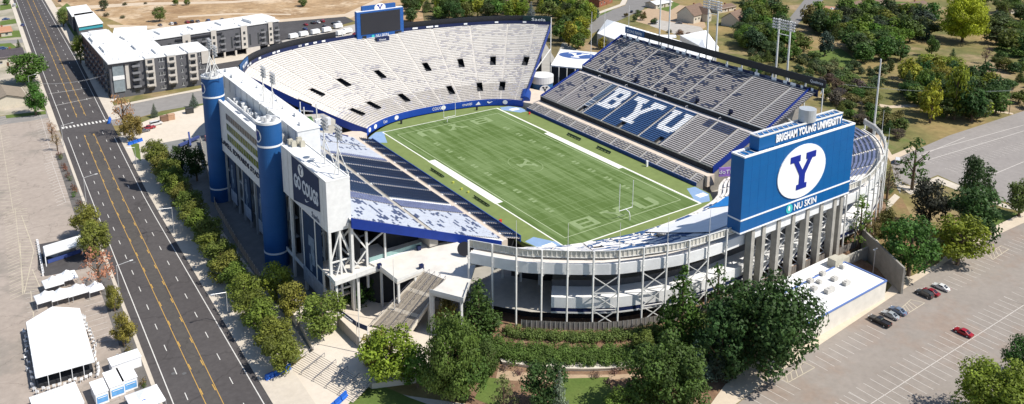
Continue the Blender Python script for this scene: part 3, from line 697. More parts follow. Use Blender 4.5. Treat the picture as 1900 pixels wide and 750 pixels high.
for x, y in F_[::1]: b.beam((x,y,-2.25),(x,y,.15),.06)
b.build('fence_post', gsteel, o)
# ---------------------------------------------------------------- BILLBOARD
BX0, BX1, BY0, BY1, BZ0, BZ1 = -8.5, 38.2, -107.2, -102.9, 18.2, 39.4
BB = thing('giant_billboard', 'giant blue billboard with a white oval letter emblem on tall concrete posts', 'billboard', (15, -105, G))
b = MB(); b.bx(BX0,BX1,BY0,BY1,BZ0,BZ1-.4); bd = b.build('board_box', bblue, BB)
b = MB(); t_ = .5
b.bx(BX0-.05,BX1+.05,BY0-.05,BY0+t_,BZ1-.4,BZ1,0); b.bx(BX0-.05,BX1+.05,BY1-t_,BY1+.05,BZ1-.4,BZ1,0); b.bx(BX0-.05,BX0+t_,BY0+t_,BY1-t_,BZ1-.4,BZ1,0); b.bx(BX1-t_,BX1+.05,BY0+t_,BY1-t_,BZ1-.4,BZ1,0)
b.build('top_rim', wht, BB)
b = MB()
for z in (BZ0, BZ0+3.6): b.bx(BX0-.08,BX1+.08,BY0-.12,BY0-.002,z-.15,z+.25); b.bx(BX0-.12,BX0-.002,BY0-.12,BY1,z-.15,z+.25)
b.build('white_band', wht, BB)
b = MB()
for k in range(1, 5): z = BZ0+4.2+k*3.2; b.bx(BX0,BX1,BY0-.012,BY0-.002,z,z+.05)
for k in range(1, 15): x = lerp(BX0, BX1, k/15); b.bx(x,x+.05,BY0-.014,BY0-.004,BZ0+.4,BZ1-.4)
b.build('panel_seam', M('seam_blue', (.003,.06,.24), .5, var=0), BB)
yoval(BB, (15.2, BY0-.02, 30.2), (1,0,0), (0,0,1), 10.2, 7.6, depth=.25)
text('sponsor_lettering','NU SKIN',BB,(13.2,BY0-.02,BZ0+.95),(1,0,0),(0,0,1),9.6,1.9,wht,.15,bold=.01)
b = MB(); flat(b,(11.2,BY0-.02,BZ0+1.95),(1,0,0),(0,0,1),oval(24,1.35,1.3),.1,0); ce = b.build('sponsor_emblem', cyan, BB)
b = MB(); flat(b,(11.0,BY0-.13,BZ0+2.1),(1,0,0),(0,0,1),oval(12,.4,.7),.06); b.build('face_mark', wht, ce)
b = MB()
for k in range(24):
    x = lerp(BX0+1, BX1-1, k/23); b.beam((x,BY0+.5,BZ1-.2),(x+.9,BY1-.5,BZ1-.2),.12); b.beam((x+.9,BY0+.5,BZ1-.25),(x,BY1-.5,BZ1-.25),.1)
b.build('top_lattice', wsteel, BB)
b = MB(); b.bx(-2.0,33.2,-106.2,-103.1,BZ1-.2,42.9,0); bh = b.build('header_box', bblue, BB)
b = MB(); b.bx(-2.1,33.3,-106.3,-105.8,42.9,43.2); b.bx(-2.1,33.3,-103.5,-103.0,42.9,43.2); b.bx(-2.1,-1.7,-105.8,-103.5,42.9,43.2); b.bx(32.9,33.3,-105.8,-103.5,42.9,43.2)
for k in range(18): x = -1.5+k*2; b.beam((x,-105.9,43),(x+1.6,-103.4,43),.14); b.beam((x+1.6,-105.9,42.95),(x,-103.4,42.95),.1)
b.build('header_lattice', wsteel, BB)
text('university_lettering','BRIGHAM YOUNG UNIVERSITY',bh,(4.6,-106.23,40.2),(1,0,0),(0,0,1),28.2,2.2,wht,.2,bold=.03)
PZ = [-2.2,2.2,8.4,14.6,20.8,27.0,33.2,36.4]
for x in PZ:
    b = MB(); b.beam((x,BY0+1.6,G),(x,BY0+1.6,BZ0-.15),1.3,2.0); b.build('post', M('post_concrete', (.36,.34,.30), .85, var=.2, scale=.5, bump=.2), BB)
b = MB()
for a, c in zip(PZ[:-1], PZ[1:]):
    b.bx(a+.7,c-.7,BY0+1.0,BY0+1.4,BZ0-3.6,BZ0-.2)
b.build('hanging_white_panel', panel, BB)
b = MB()
for a, c in zip(PZ[:-1], PZ[1:]):
    for z0_, z1_ in ((0,5),(5,10),(10,14.5)):
        b.beam((a,BY0+2.6,z0_),(c,BY0+2.6,z1_),.24); b.beam((a,BY0+2.6,z1_),(c,BY0+2.6,z0_),.24); b.beam((a,BY0+2.6,z0_),(c,BY0+2.6,z0_),.28); b.beam((a,BY0+2.6,z1_),((a+c)/2,BY0+4.6,z0_),.2); b.beam((c,BY0+2.6,z1_),((a+c)/2,BY0+4.6,z0_),.2)
b.build('post_bracing', wsteel, BB)
dr = MB(); dr.tube((19,-104.9,43.2),(19,-104.9,46.6),2.3,24); o = dr.build('round_drum', M('galvanised_drum', (.45,.47,.49), .4, metal=.2, var=.08)); tag(o, 'round grey drum standing on top of the giant billboard', 'drum')
# ================================================================ PRESS BOX SIDE
PB = thing('press_box', 'long white press box building with stadium name letters between two blue cylinders', 'press box', (-97, 12, G))
b = MB()
b.bx(-98.6,-91.5,-11,40,14.8,31.4,0); b.build('front_block', panel, PB)
b = MB(); b.bx(-98.75,-98.0,-12.5,39.5,31.4,32.6); b.bx(-95.4,-95.0,-12.5,39.5,31.4,32.4); b.build('front_parapet', panel, PB)
b = MB(); b.bx(-95.0,-92.0,-12,39.5,31.45,31.6); b.build('recessed_roof', M('grey_roof', (.30,.30,.30), .9, var=.2, scale=.5), PB)
b = MB(); b.bx(-91.9,-85.2,-16.5,62,22,36.0); b.build('rear_block', panel, PB)
b = MB(); b.bx(-92.1,-85.0,-16.7,62.2,36.0,36.25); b.build('rear_roof', white, PB)
b = MB(); 
for k in range(13): y = lerp(-15, 60, k/12); b.bx(-92.02,-91.9,y-.08,y+.08,31.5,36)
b.build('panel_joint', gsteel, PB)
b = MB(); b.bx(-85.2,-85.1,-15,60,24.5,27.5); b.bx(-85.2,-85.1,-15,60,29,33.5); b.build('glazed_front', glass, PB)
# ribbon windows on the west facade
grn = M('tinted_reflection_glass', (.17,.20,.05), .15, var=.6, scale=.5, spec=.8); bro = M('bronze_glass', (.16,.14,.12), .2, var=.2, scale=.5, spec=.6)
for z0_, z1_, m in ((28.0,29.9,bro),(24.4,26.5,grn),(20.8,22.9,grn)):
    b = MB(); b.bx(-98.66,-98.55,-3,30.5,z0_,z1_); w = b.build('ribbon_window', m, PB)
    b = MB()
    for k in range(15): y = lerp(-3, 30.5, k/14); b.bx(-98.72,-98.6,y-.08,y+.08,z0_,z1_)
    b.bx(-98.74,-98.6,-3,30.5,z0_-.15,z0_); b.build('mullion', gsteel, w)
text('stadium_name_lettering','LAVELL EDWARDS STADIUM',PB,(-98.62,37.5,17.6),(0,-1,0),(0,0,1),44,1.7,M('dark_letter', (.02,.025,.05), .5, var=0),.15,bold=.02)
b = MB(); b.bx(-98.5,-92,-11,40,14.6,14.78); b.build('soffit', gsteel, PB)
ghost = M('faded_banner_print', (.16,.21,.28), .7, var=.35, scale=.5); bann = M('banner_navy', (.012,.035,.085), .7, var=.15, scale=.5)
for k, y in enumerate((29, 14.5, 1)):
    b = MB(); b.bx(-98.3,-98.0,y-3.2,y+3.2,-1,14.5)
    pl = b.build('banner', bann, PB)
    b = MB(); b.box((-98.36,y,8.5),(.06,1.4,5)); b.box((-98.36,y,11.8),(.06,1.0,1.1)); b.box((-98.36,y-.9,6.2),(.06,.6,3)); b.box((-98.36,y+.6,4.6),(.06,.7,3.4)); b.box((-98.36,y+1.2,9),(.06,.5,2.4)); b.build('printed_figure', ghost, pl)
    b = MB(); b.bx(-98.4,-98.31,y-3.2,y+3.2,-1,3.0); b.build('pale_lower_print', M('pale_banner_print', (.34,.37,.42), .7, var=.3, scale=.8), pl)
for k in range(9):
    y = lerp(-10, 38, k/8); b = MB(); b.bx(-97.9,-97.2,y-.35,y+.35,G,14.6); b.bx(-92.6,-91.9,y-.35,y+.35,G,22); b.build('column', gsteel, PB)
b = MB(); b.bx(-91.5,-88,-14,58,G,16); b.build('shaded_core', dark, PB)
b = MB()
for z in (1.5, 7.5): b.bx(-97.3,-91.5,-12,40,z,z+.35)
b.build('floor_slab', gsteel, PB)
rr = random.Random(5)
def unit(x, y, z, d, m, par): b = MB(); b.box((x,y,z+d[2]/2),d); b.box((x,y,z+d[2]+.06),(d[0]*.6,d[1]*.6,.12)); b.build('rooftop_unit', m, par)
for k in range(16): unit(rr.uniform(-94.3,-92.8), lerp(-9, 36, k/15), 31.6, (rr.uniform(1,1.8),rr.uniform(1,2),rr.uniform(.8,1.8)), rr.choice((panel,panel,gsteel)), PB)
for k in range(9): unit(rr.uniform(-90.5,-86.5), lerp(-12, 58, k/8), 36.25, (rr.uniform(.6,2),rr.uniform(.6,2),.9), panel, PB)
def cylinder(y, label):
    t = thing('stair_cylinder', label, 'tower', (-99.3, y, G), 'blue stair cylinders of the press box')
    b = MB(); b.cyl((-99.3,y),3.5,3.5,G,40.2,40); b.build('shaft', blue, t, smooth=False)
    b = MB(); b.cyl((-99.3,y),3.56,3.56,39.9,40.6,40,cap=False); b.cyl((-99.3,y),3.2,3.2,39.9,40.6,40,cap=False)
    n = 40
    for i in range(n):
        a0, a1 = 2*math.pi*i/n, 2*math.pi*(i+1)/n
        b.face([(-99.3+r_*math.cos(a), y+r_*math.sin(a), 40.6) for r_, a in ((3.2,a0),(3.56,a0),(3.56,a1),(3.2,a1))])
    b.cyl((-99.3,y),3.15,3.15,40.0,40.25,32); b.build('top_ring', panel, t)
    for z in (33.2, .6): b = MB(); b.cyl((-99.3,y),3.57,3.57,z,z+.55,40); b.build('white_ring', wht, t)
    rr = random.Random(int(y))
    for k in range(5): a = k*1.3; b = MB(); b.cyl((-99.3+1.7*math.cos(a), y+1.7*math.sin(a)), .55,.5,40.25,41.0+rr.random()*.6,10); b.build('roof_vent', steel, t)
    b = MB()
    for z in range(0, 40, 3): b.cyl((-99.3,y),3.512,3.512,z+.4,z+.46,40,cap=False)
    b.build('panel_seam', M('cylinder_seam', (.006,.07,.24), .6, var=0), t)
    e = MB(); n = 20; w_, h_ = 1.7, 2.0; base = math.pi+.12
    P = [( -99.3+3.6*math.cos(base+u/3.6), y+3.6*math.sin(base+u/3.6), 36.6+v) for u, v in oval(24, w_, h_)]
    e.face(P); o = e.build('oval_emblem', wht, t)
    e = MB(); P = [( -99.3+3.66*math.cos(base+(x-.5)*2.0/3.6), y+3.66*math.sin(base+(x-.5)*2.0/3.6), 36.6+(z-.5)*2.6) for x, z in YP]; e.face(P); e.build('block_letter', M('deep_blue_letter'), o)
    for u0, s_ in ((.15,1),):
        pass
    return t
cylinder(-14.2, 'nearer of the two blue stair cylinders, beside the big slogan sign')
cylinder(41.2, 'farther of the two blue stair cylinders, at the far end of the press box')
# slogan block
GB_ = thing('slogan_block', 'white box hanging over the near end of the press side with a navy slogan banner', 'stadium block', (-95, -36, 20))
b = MB(); b.bx(-98.0,-91.6,-51.4,-19.5,20.5,34.2); b.build('block_body', panel, GB_)
b = MB()
b.bx(-98.05,-97.75,-51.45,-19.45,34.2,34.5); b.bx(-91.9,-91.55,-51.45,-19.45,34.2,34.5); b.bx(-97.75,-91.9,-51.45,-51.15,34.2,34.5); b.build('roof_kerb', white, GB_)
b = MB(); b.bx(-97.7,-92,-51,-19.6,34.205,34.26); b.build('roof_membrane', white, GB_)
b = MB(); P = [(-27.6,20.9),(-27.6,33.9),(-46.9,33.9),(-46.9,24.6)]
b.face([(-98.06,y,z) for y, z in P]); bn = b.build('slogan_banner', M('slogan_navy', (.010,.028,.085), .6, var=.06), GB_)
b = MB(); P = [(-27.7,20.7),(-46.9,24.4),(-46.9,20.7)]
b.face([(-98.05,y,z) for y, z in P]); b.build('pale_corner', M('pale_corner', (.62,.63,.66), .6, var=0), bn)
yoval(bn, (-98.08,-34.4,31.7), (0,-1,0), (0,0,1), 1.9, 1.7, mo=wht, my=M('slogan_navy'))
text('slogan_lettering','GO COUGS',bn,(-98.08,-28.9,25.6),(0,-1,0),(0,0,1),17,4.0,M('pale_letter', (.60,.64,.70), .6, var=0),.05,bold=.04)
b = MB(); flat(b,(-98.08,-36.5,23.6),(0,-1,0),(0,0,1),[(0,.7),(.4,.2),(1,.2),(2.9,1.2),(1.1,.6),(.6,.65),(.4,1)],.05); b.build('swoosh_mark', M('pale_letter'), bn)
text('sponsor_lettering','Saela',bn,(-98.08,-40.8,21.2),(0,-1,0),(0,0,1),5.2,1.5,M('slogan_navy'),.05)
b = MB(); b.bx(-98.02,-97.99,-24.5,-24.3,20.5,34.2); b.bx(-98.02,-97.99,-49,-48.9,20.5,34.2); b.build('panel_joint', gsteel, GB_)
for y, z in ((-33,35),(-36,35.2)): 
    b = MB(); b.tube((-95,y,34.2),(-95,y,34.9),.15,6); b.cyl((-95,y),.3,1.1,34.9,35.3,14); b.build('roof_dish', white, GB_)
for k, (x, y) in enumerate(((-93,-20.5),(-93.8,-22.3),(-95.6,-20.6),(-95.4,-22.6),(-93.4,-24))): unit(x, y, 34.3, (1.3,1.2,1.5), M('beige_unit', (.45,.42,.34), .6, var=.1), GB_)
# steel tower below the block
b = MB()
X = (-97.6,-94.8,-91.9); Y_ = (-51,-42,-33,-24)
for x in (-97.6,-91.9):
    for y in Y_: b.beam((x,y,G),(x,y,20.5),.7)
b.beam((-94.8,-51,2),(-94.8,-51,20.5),.5)
for z0_, z1_ in ((4,12),(12,20)):
    b.beam((-97.6,-51,z0_),(-94.8,-51,z1_),.35); b.beam((-91.9,-51,z0_),(-94.8,-51,z1_),.35); b.beam((-97.6,-51,z0_),(-91.9,-51,z0_),.35)
    for a, c in ((-51,-42),(-33,-24)): b.beam((-91.9,a,z0_),(-91.9,c,z1_),.35); b.beam((-91.9,a,z1_),(-91.9,c,z0_),.35); b.beam((-91.9,a,z0_),(-91.9,c,z0_),.35)
b.build('support_frame', wsteel, GB_)
b = MB()
for y in (-51,): 
    b.beam((-91.9,-51,20),(-87.5,-51,13),.4); b.beam((-87.5,-51,2),(-87.5,-51,18),.55); b.beam((-91.9,-51,8),(-87.5,-51,8),.4); b.beam((-91.9,-51,8),(-87.5,-51,13),.3); b.beam((-91.9,-51,12),(-87.5,-51,5),.3)
    b.beam((-87.5,-51,14),(-82,-50.5,16.5),.35); b.beam((-82,-50.5,3),(-82,-50.5,17),.45)
b.build('outrigger', wsteel, GB_)
b = MB(); b.bx(-97.9,-97.7,-46,-32,2,20.2); lb = b.build('tall_banner', bann, GB_)
b = MB(); b.box((-97.96,-39,13),(.06,4,3)); b.box((-97.96,-39.6,9),(.06,2.4,5)); b.box((-97.96,-38,6.6),(.06,1.6,5)); b.build('printed_figure', ghost, lb)
b = MB(); b.bx(-98,-97.9,-46,-32,-1,3.5); b.build('pale_lower_print', MATS['pale_banner_print'], lb)
b = MB(); b.bx(-97.4,-92.2,-50,-22,1.2,1.6); b.build('landing_slab', conc, GB_)
b = MB(); b.bx(-97.7,-97.5,-50,-18,1.6,2.7); b.build('landing_rail', wsteel, GB_)
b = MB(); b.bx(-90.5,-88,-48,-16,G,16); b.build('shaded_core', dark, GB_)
# flood lights on the press side
def bank(mb, c, xd, cols, rows, s=1.0, mi=0):
    c = Vector(c); xd = Vector(xd).normalized(); n = xd.cross(Vector((0,0,1)))
    for i in range(cols):
        for j in range(rows):
            p = c + xd*((i-(cols-1)/2)*s*1.05) + Vector((0,0,(j-(rows-1)/2)*s*.95))
            mb.tube(p, p+n*.45, s*.28, 8, s*.48, mi)
def flood(x, y, z0, z1, label, group):
    t = thing('floodlight_mast', label, 'floodlight', (x, y, z0), group)
    b = MB(); b.tube((x,y,z0),(x,y,z1-1),.22,8,.16); b.build('mast', wsteel, t)
    b = MB(); b.beam((x,y,z1-5),(x-2.2,y-1.8,z0+.1),.18); b.beam((x,y,z1-5),(x+1.8,y-2,z0+.1),.18); b.beam((x,y,(z0+z1)/2-2),(x-2.2,y-1.8,z0+.1),.14); b.beam((x-2.2,y-1.8,z0+.3),(x+1.8,y-2,z0+.3),.2); b.build('brace_leg', wsteel, t)
    b = MB()
    for j in range(4): b.beam((x,y-2,z1-2.6+j*1.0),(x,y+2,z1-2.6+j*1.0),.12)
    bank(b, (x+.1,y,z1-1.0), (0,1,0), 4, 4, .95); b.build('lamp_bank', steel, t)
flood(-93.2,-39.5,34.3,46.6,'left floodlight mast on the slogan block roof','floodlights on the press side roofs')
flood(-93.2,-48.5,34.3,46.6,'right floodlight mast nearest the corner of the slogan block roof','floodlights on the press side roofs')
flood(-90.5,16,36.2,47.0,'left floodlight mast of the pair mid-way along the press box roof','floodlights on the press side roofs')
flood(-90.5,7.5,36.2,47.0,'right floodlight mast of the pair mid-way along the press box roof','floodlights on the press side roofs')
flood(-98.8,44.3,40.4,51.4,'floodlight mast on the far cylinder, standing on its left','floodlights on the press side roofs')
flood(-98.8,38.6,40.4,50.2,'floodlight mast on the far cylinder, standing on its right','floodlights on the press side roofs')
# tall masts behind the east stand
def mastpair(px, ys, z1, label):
    t = thing('light_mast_pair', label, 'floodlight', (px, sum(ys)/2, G), 'tall floodlight masts behind the east stand')
    for y in ys: b = MB(); b.tube((px,y,G),(px,y,z1),.5,10,.32); b.build('mast', wsteel, t)
    b = MB(); b.beam((px,ys[0],z1-6),(px,ys[1],z1-6),.25); b.build('cross_tie', wsteel, t)
    b = MB()
    for y in ys:
        for j in range(4): b.beam((px-.3,y-2.6,z1-.3-j*1.1),(px-.3,y+2.6,z1-.3-j*1.1),.14)
        for i in range(5):
            for j in range(4): p = Vector((px-.4,y-2.2+i*1.1,z1-.2-j*1.1)); b.tube(p, p+Vector((-.5,0,-.15)), .3, 8, .46)
    b.build('lamp_bank', steel, t)
mastpair(100, (34.5, 28.5), 52, 'farthest pair of tall white floodlight masts rising behind the grey east stand')
mastpair(100, (5.6, 0.4), 50.5, 'middle pair of tall white floodlight masts rising behind the grey east stand')
mastpair(100, (-31.2, -36.6), 48.6, 'nearest pair of tall white floodlight masts behind the grey east stand')
t = thing('light_mast', 'single tall white pole standing behind the curved stand right of the billboard', 'mast', (104, -73, G)); b = MB(); b.tube((104,-73,G),(104,-73,40.8),.45,10,.25); b.build('pole', wsteel, t)
b = MB(); b.cyl((104,-73),.7,.6,G,G+.8,10); b.build('footing', conc, t)
for k, (x, y, z) in enumerate(((96,78,33),(108,82,32),(119,76,34),(68,86,20),(64,82,21))):
    t = thing('thin_mast', ('slim flagpole left of the white roofed corner building','slim flagpole right behind the white roofed corner building','slim flagpole at the left edge of the east stand top','slim pole left of the white drum in the far corner','slim pole right of the white drum in the far corner')[k], 'flagpole', (x, y, G)); b = MB(); b.tube((x,y,G),(x,y,z),.2,8,.1); b.build('pole', wsteel, t)
    b = MB(); b.cyl((x,y),.45,.4,G,G+.5,8); b.build('footing', conc, t)
# ---------------------------------------------------------------- SW decks, ramp and stairs
DK = thing('corner_deck', 'broad white elevated entrance deck at the near left corner of the stadium', 'deck', (-75, -52, -2))
deck = M('deck_white', (.62,.585,.53), .8, var=.12, scale=.25)
DZ = 8.6
D1 = [at2(*q_,DZ) for q_ in ((688,489),(705,499),(737,524),(785,504),(827,519),(797,543),(860,559),(872,525),(888,472),(843,446),(807,452))]
b = MB(); b.prism(D1, DZ-.6, DZ); b.build('deck_slab', deck, DK)
for a, c in ((D1[1],D1[2]),(D1[2],D1[3]),(D1[5],D1[6]),(D1[6],D1[7])):
    b = MB(); b.beam((*a,DZ+.5),(*c,DZ+.5),.12,.9); b.build('edge_parapet', wsteel, DK)
for px, py in ((739,521),(707,496),(770,508),(799,540),(803,541),(856,555),(820,535)): x, y = at2(px, py, DZ); b = MB(); b.beam((x,y,G),(x,y,DZ-.6),.55); b.build('deck_column', wsteel, DK)
b = MB(); b.prism([at2(*q_,DZ-.4) for q_ in ((588,489),(640,470),(688,487),(705,499),(622,527),(610,512))], DZ-1.0, DZ-.45); b.build('side_landing', deck, DK)
b = MB(); b.prism([at2(*q_,DZ+.02) for q_ in ((640,470),(752,436),(806,444),(806,452),(688,489))], DZ-.6, DZ+.02); b.build('rear_deck', white, DK)
g0_, g1_ = at(681,488,DZ), at(782,457,DZ); b = MB(); b.beam((g0_.x,g0_.y,DZ+.65),(g1_.x,g1_.y,DZ+.65),.1,1.2); b.build('glass_rail', M('green_glass', (.25,.38,.36), .2, var=.1, scale=1), DK)
l0, l1, l2 = at(612,515,DZ), at(622,527,DZ), at(703,497,DZ)
for a, c in ((l0,l1),(l1,l2)): b = MB(); b.beam((a.x,a.y,DZ+.1),(c.x,c.y,DZ+.1),.15,1.3); b.build('landing_parapet', wsteel, DK)
for px, py in ((624,525),(600,500),(664,508),(640,490)): x, y = at2(px, py, DZ-.5); b = MB(); b.beam((x,y,G),(x,y,DZ-1),.5); b.build('landing_column', wsteel, DK)
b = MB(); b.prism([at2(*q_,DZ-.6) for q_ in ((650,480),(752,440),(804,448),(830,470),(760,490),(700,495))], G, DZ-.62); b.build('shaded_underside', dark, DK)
for k, (px, py) in enumerate(((681,488),(704,498),(777,464),(782,499))):
    a = at(px, py, DZ); b = MB(); b.box((a.x,a.y,DZ+.6),(1.0,.9,1.1)); b.box((a.x,a.y,DZ+1.2),(1.1,1.0,.12)); b.cyl((a.x,a.y),.2,.2,DZ+1.25,DZ+1.4,8); o = b.build('waste_bin', [navy], None); tag(o, ('dark bin at the left corner of the white deck by the side landing','dark bin on the front left edge of the white deck','dark bin near the middle of the glass rail on the white deck','blue box at the top left corner of the big outdoor stairs')[k], 'bin', 'bins on the white deck')
a = at(862, 474, DZ); b = MB(); b.tube((a.x,a.y,DZ),(a.x,a.y,DZ+1.2),.12,6); p0 = Vector((a.x,a.y,DZ+1.9)); n_ = Vector((-.5,-.6,.4)).normalized(); b.tube(p0, p0+n_*.5, .5, 20, 1.9); b.tube(p0+n_*.5, p0+n_*.55, 1.9, 20); o = b.build('satellite_dish', black); tag(o, 'black round satellite dish standing at the back of the white deck', 'dish')
# big stairs
ST = thing('entrance_stairs', 'wide beige outdoor staircase climbing from the plaza to the white deck', 'stairs', (-88, -66, -2))
TL_, TR_, BL_, BR_ = at(787,503,DZ), at(827,519,DZ), at(690,604,-2.2), at(757,621,-2.2)
b = MB(); n = 54; rl_ = MB()
zz = []; 
for i in range(n+1): zz.append(i)
land = (13, 29)
for i in range(n):
    t0, t1 = i/n, (i+1)/n; A0, A1 = BL_.lerp(TL_, t0), BL_.lerp(TL_, t1); B0, B1 = BR_.lerp(TR_, t0), BR_.lerp(TR_, t1)
    mi = 1 if (16 <= i < 19 or 35 <= i < 38) else 0
    if mi: z_ = A1.z
    b.face([(A0.x,A0.y,A1.z),(B0.x,B0.y,A1.z),(B1.x,B1.y,A1.z),(A1.x,A1.y,A1.z)], mi)
    b.face([(A0.x,A0.y,A0.z),(B0.x,B0.y,A0.z),(B0.x,B0.y,A1.z),(A0.x,A0.y,A1.z)], 2 if not mi else 1)
b.build('flight', [M('stair_tread', (.50,.44,.36), .9, var=.1), concl, M('stair_riser', (.20,.17,.14), .9, var=.1)], ST)
b = MB()
for s0, s1 in ((BL_, TL_), (BR_, TR_)):
    b.face([(s0.x,s0.y,s0.z-1),(s1.x,s1.y,s1.z-.8),(s1.x,s1.y,s1.z+.25),(s0.x,s0.y,s0.z+.25)]); b.beam(s0+Vector((0,0,.1)), s1+Vector((0,0,.1)), .35, .5)
b.build('stringer', concl, ST)
for s0, s1 in ((BL_, TL_), (BR_, TR_), ((BL_+BR_)/2, (TL_+TR_)/2), (BL_.lerp(BR_,.25), TL_.lerp(TR_,.25)), (BL_.lerp(BR_,.75), TL_.lerp(TR_,.75))):
    b = MB(); b.beam(s0+Vector((0,0,1.1)), s1+Vector((0,0,1.1)), .08)
    for k in range(12): p = s0.lerp(s1, k/11); b.beam(p+Vector((0,0,.1)), p+Vector((0,0,1.1)), .06)
    b.build('handrail', M('dark_rail', (.12,.12,.15), .5, var=0), ST)
b = MB(); b.face([tuple(BL_.lerp(TL_,.25)+Vector((0,0,-.6))), tuple(TL_+Vector((0,0,-.6))), tuple(TR_+Vector((0,0,-.6))), tuple(BR_.lerp(TR_,.25)+Vector((0,0,-.6)))]); b.build('soffit', conc, ST)
b = MB()
for px, py in ((690,470),):
    pass
for t in (.55, .9): 
    p = BR_.lerp(TR_, t); b.beam((p.x,p.y,G),(p.x,p.y,p.z-.5),.5); p = BL_.lerp(TL_, t); b.beam((p.x,p.y,G),(p.x,p.y,p.z-.5),.5)
b.build('stair_column', wsteel, ST)
# white drum and corner buildings in the gaps
DR = thing('corner_drum_building', 'round white and blue drum with a letter emblem in the far right corner', 'kiosk', (61, 72, G))
b = MB(); b.cyl((61,72),5.2,5.2,G,4.2,28); b.build('drum_wall', M('drum_blue', (.03,.12,.28), .6, var=.1), DR)
b = MB(); b.cyl((61,72),5.5,5.5,4.2,7.6,28); b.build('drum_top', panel, DR)
dd = Vector((-.35,-.94,0)).normalized(); xd = Vector((.94,-.35,0)).normalized()
yoval(DR, (61+dd.x*5.15,72+dd.y*5.15,1.8), tuple(xd), (0,0,1), 2.6, 2.1, mo=wht, my=black, depth=.2)
KB = thing('corner_roof_building', 'dark corner building under a broad white roof bearing a blue emblem', 'building', (90, 86, G))
kp = [at2(1022,122,9), at2(1040,92,9), at2(1108,98,9), at2(1082,128,9)]
b = MB(); b.prism([tuple(Vector(p)*.985+Vector((90,87))*.015) for p in kp], G, 8.6); b.build('dark_walls', dark, KB)
b = MB(); b.prism(kp, 8.6, 9.2); rf = b.build('white_roof', white, KB)
b = MB(); c0 = at(1071,103,9.22); xd = (Vector((*kp[2],0))-Vector((*kp[1],0))).normalized(); yd = Vector((-xd.y, xd.x, 0))
E_ = oval(30, 9.5, 6.5)
b.face([tuple(c0+xd*x+yd*y) for x, y in E_]); el = b.build('roof_emblem_disc', M('roof_emblem_blue', (.05,.10,.28), .6, var=0), rf)
b = MB(); b.face([tuple(c0+Vector((0,0,.02))+xd*((x-.5)*11)+yd*((y-.5)*9)) for x, y in YP]); b.build('roof_emblem_letter', wht, el)
b = MB()
for k in range(5): p = Vector((*kp[0],0)).lerp(Vector((*kp[3],0)), k/4); b.beam((p.x,p.y-.1,G),(p.x,p.y-.1,8.6),.4)
b.build('facade_post', wsteel, KB)
# north-west corner
CB = thing('corner_terrace', 'blue edged corner terrace with a small green practice floor behind the press side stand', 'terrace', (-72, 66, G))
b = MB(); b.prism([at2(560,213,12),at2(600,211,12),at2(622,222,12),at2(590,236,12),at2(562,230,12)], G, 12); b.build('terrace_block', conc, CB)
b = MB(); b.prism([at2(563,217,12),at2(578,216,12),at2(584,230,12),at2(566,230,12)], 12.004, 12.03); b.build('green_floor', M('green_floor', (.06,.16,.04), .9, var=.1), CB)
p0, p1 = at(556,214,12), at(562,236,12); b = MB(); b.beam((p0.x,p0.y,13),(p1.x,p1.y,13),.3,3.4); p2 = at(600,240,12); b.beam((p1.x,p1.y,12.6),(p2.x,p2.y,12.4),.3,2); b.build('blue_screen_wall', M('vivid_blue', (.02,.13,.42), .5, var=.1), CB)
p0, p1 = at(585,232,12), at(613,228,12); b = MB(); b.beam((p0.x,p0.y,12.8),(p1.x,p1.y,12.8),2.2,2.6); b.build('white_pod', panel, CB)
for px, py in ((558,205),(588,208),(565,215)):
    p = at(px,py+12,12); b = MB(); b.tube((p.x,p.y,12),(p.x,p.y,18),.25,8); b.build('white_post', wsteel, CB)
b = MB(); b.prism([(-46,53.5),(-40,54),(-36.5,58),(-38,63.5),(-48,64),(-62,70),(-62,56)], G, 2.2); o = b.build('corner_tunnel_deck', MATS['walkway_tan']); tag(o, 'tan paved corner platform between the press side stand and the far bowl', 'platform')
b = MB(); b.prism([(41,52.5),(46,52.5),(58,60),(54,72),(44,66),(39,57)], G, 2.0); o = b.build('corner_platform', MATS['walkway_tan']); tag(o, 'tan paved corner platform between the far bowl and the grey east stand', 'platform')
ax = Vector((40.6, 57.4, 0)); b = MB()
P_ = []
for i in range(9): a_ = math.pi*i/8; P_.append((math.cos(a_)*2.4, 2.0+math.sin(a_)*2.2))
d0 = Vector((.64,.77,0)); r0 = Vector((.77,-.64,0)); f_ = [ax+r0*x+Vector((0,0,z)) for x, z in P_]; k_ = [p+d0*7+Vector((0,0,1.6)) for p in f_]
for i in range(8): b.face([f_[i], f_[i+1], k_[i+1], k_[i]])
b.face([p+Vector((0,0,0)) for p in f_]+[ax+r0*-2.4, ax+r0*2.4]); o = b.build('inflatable_tunnel', M('blue_inflatable', (.015,.05,.22), .45, var=.1)); tag(o, 'blue rounded team tunnel in the far right corner of the field', 'tunnel')
b = MB(); p0 = Vector((44.5,-53.4,3.0)); p1 = Vector((56.5,-61,3.6)); b.face([p0,p1,p1+Vector((0,0,3.6)),p0+Vector((0,0,3.2))]); d = (p1-p0).normalized(); n_ = d.cross(Vector((0,0,1)))*.4
b.face([p0-n_,p1-n_,p1-n_+Vector((0,0,3.6)),p0-n_+Vector((0,0,3.2))]); b.face([p0+Vector((0,0,3.2)),p1+Vector((0,0,3.6)),p1-n_+Vector((0,0,3.6)),p0-n_+Vector((0,0,3.2))])
o = b.build('corner_banner', M('purple_banner', (.30,.16,.52), .6, var=.1, scale=.5)); tag(o, 'purple banner screen behind the near right corner of the field', 'banner'); text('banner_lettering','doTERRA',o,p0+n_*.1+Vector((0,0,1.0)),tuple(d),(0,0,1),9,1.4,wht)
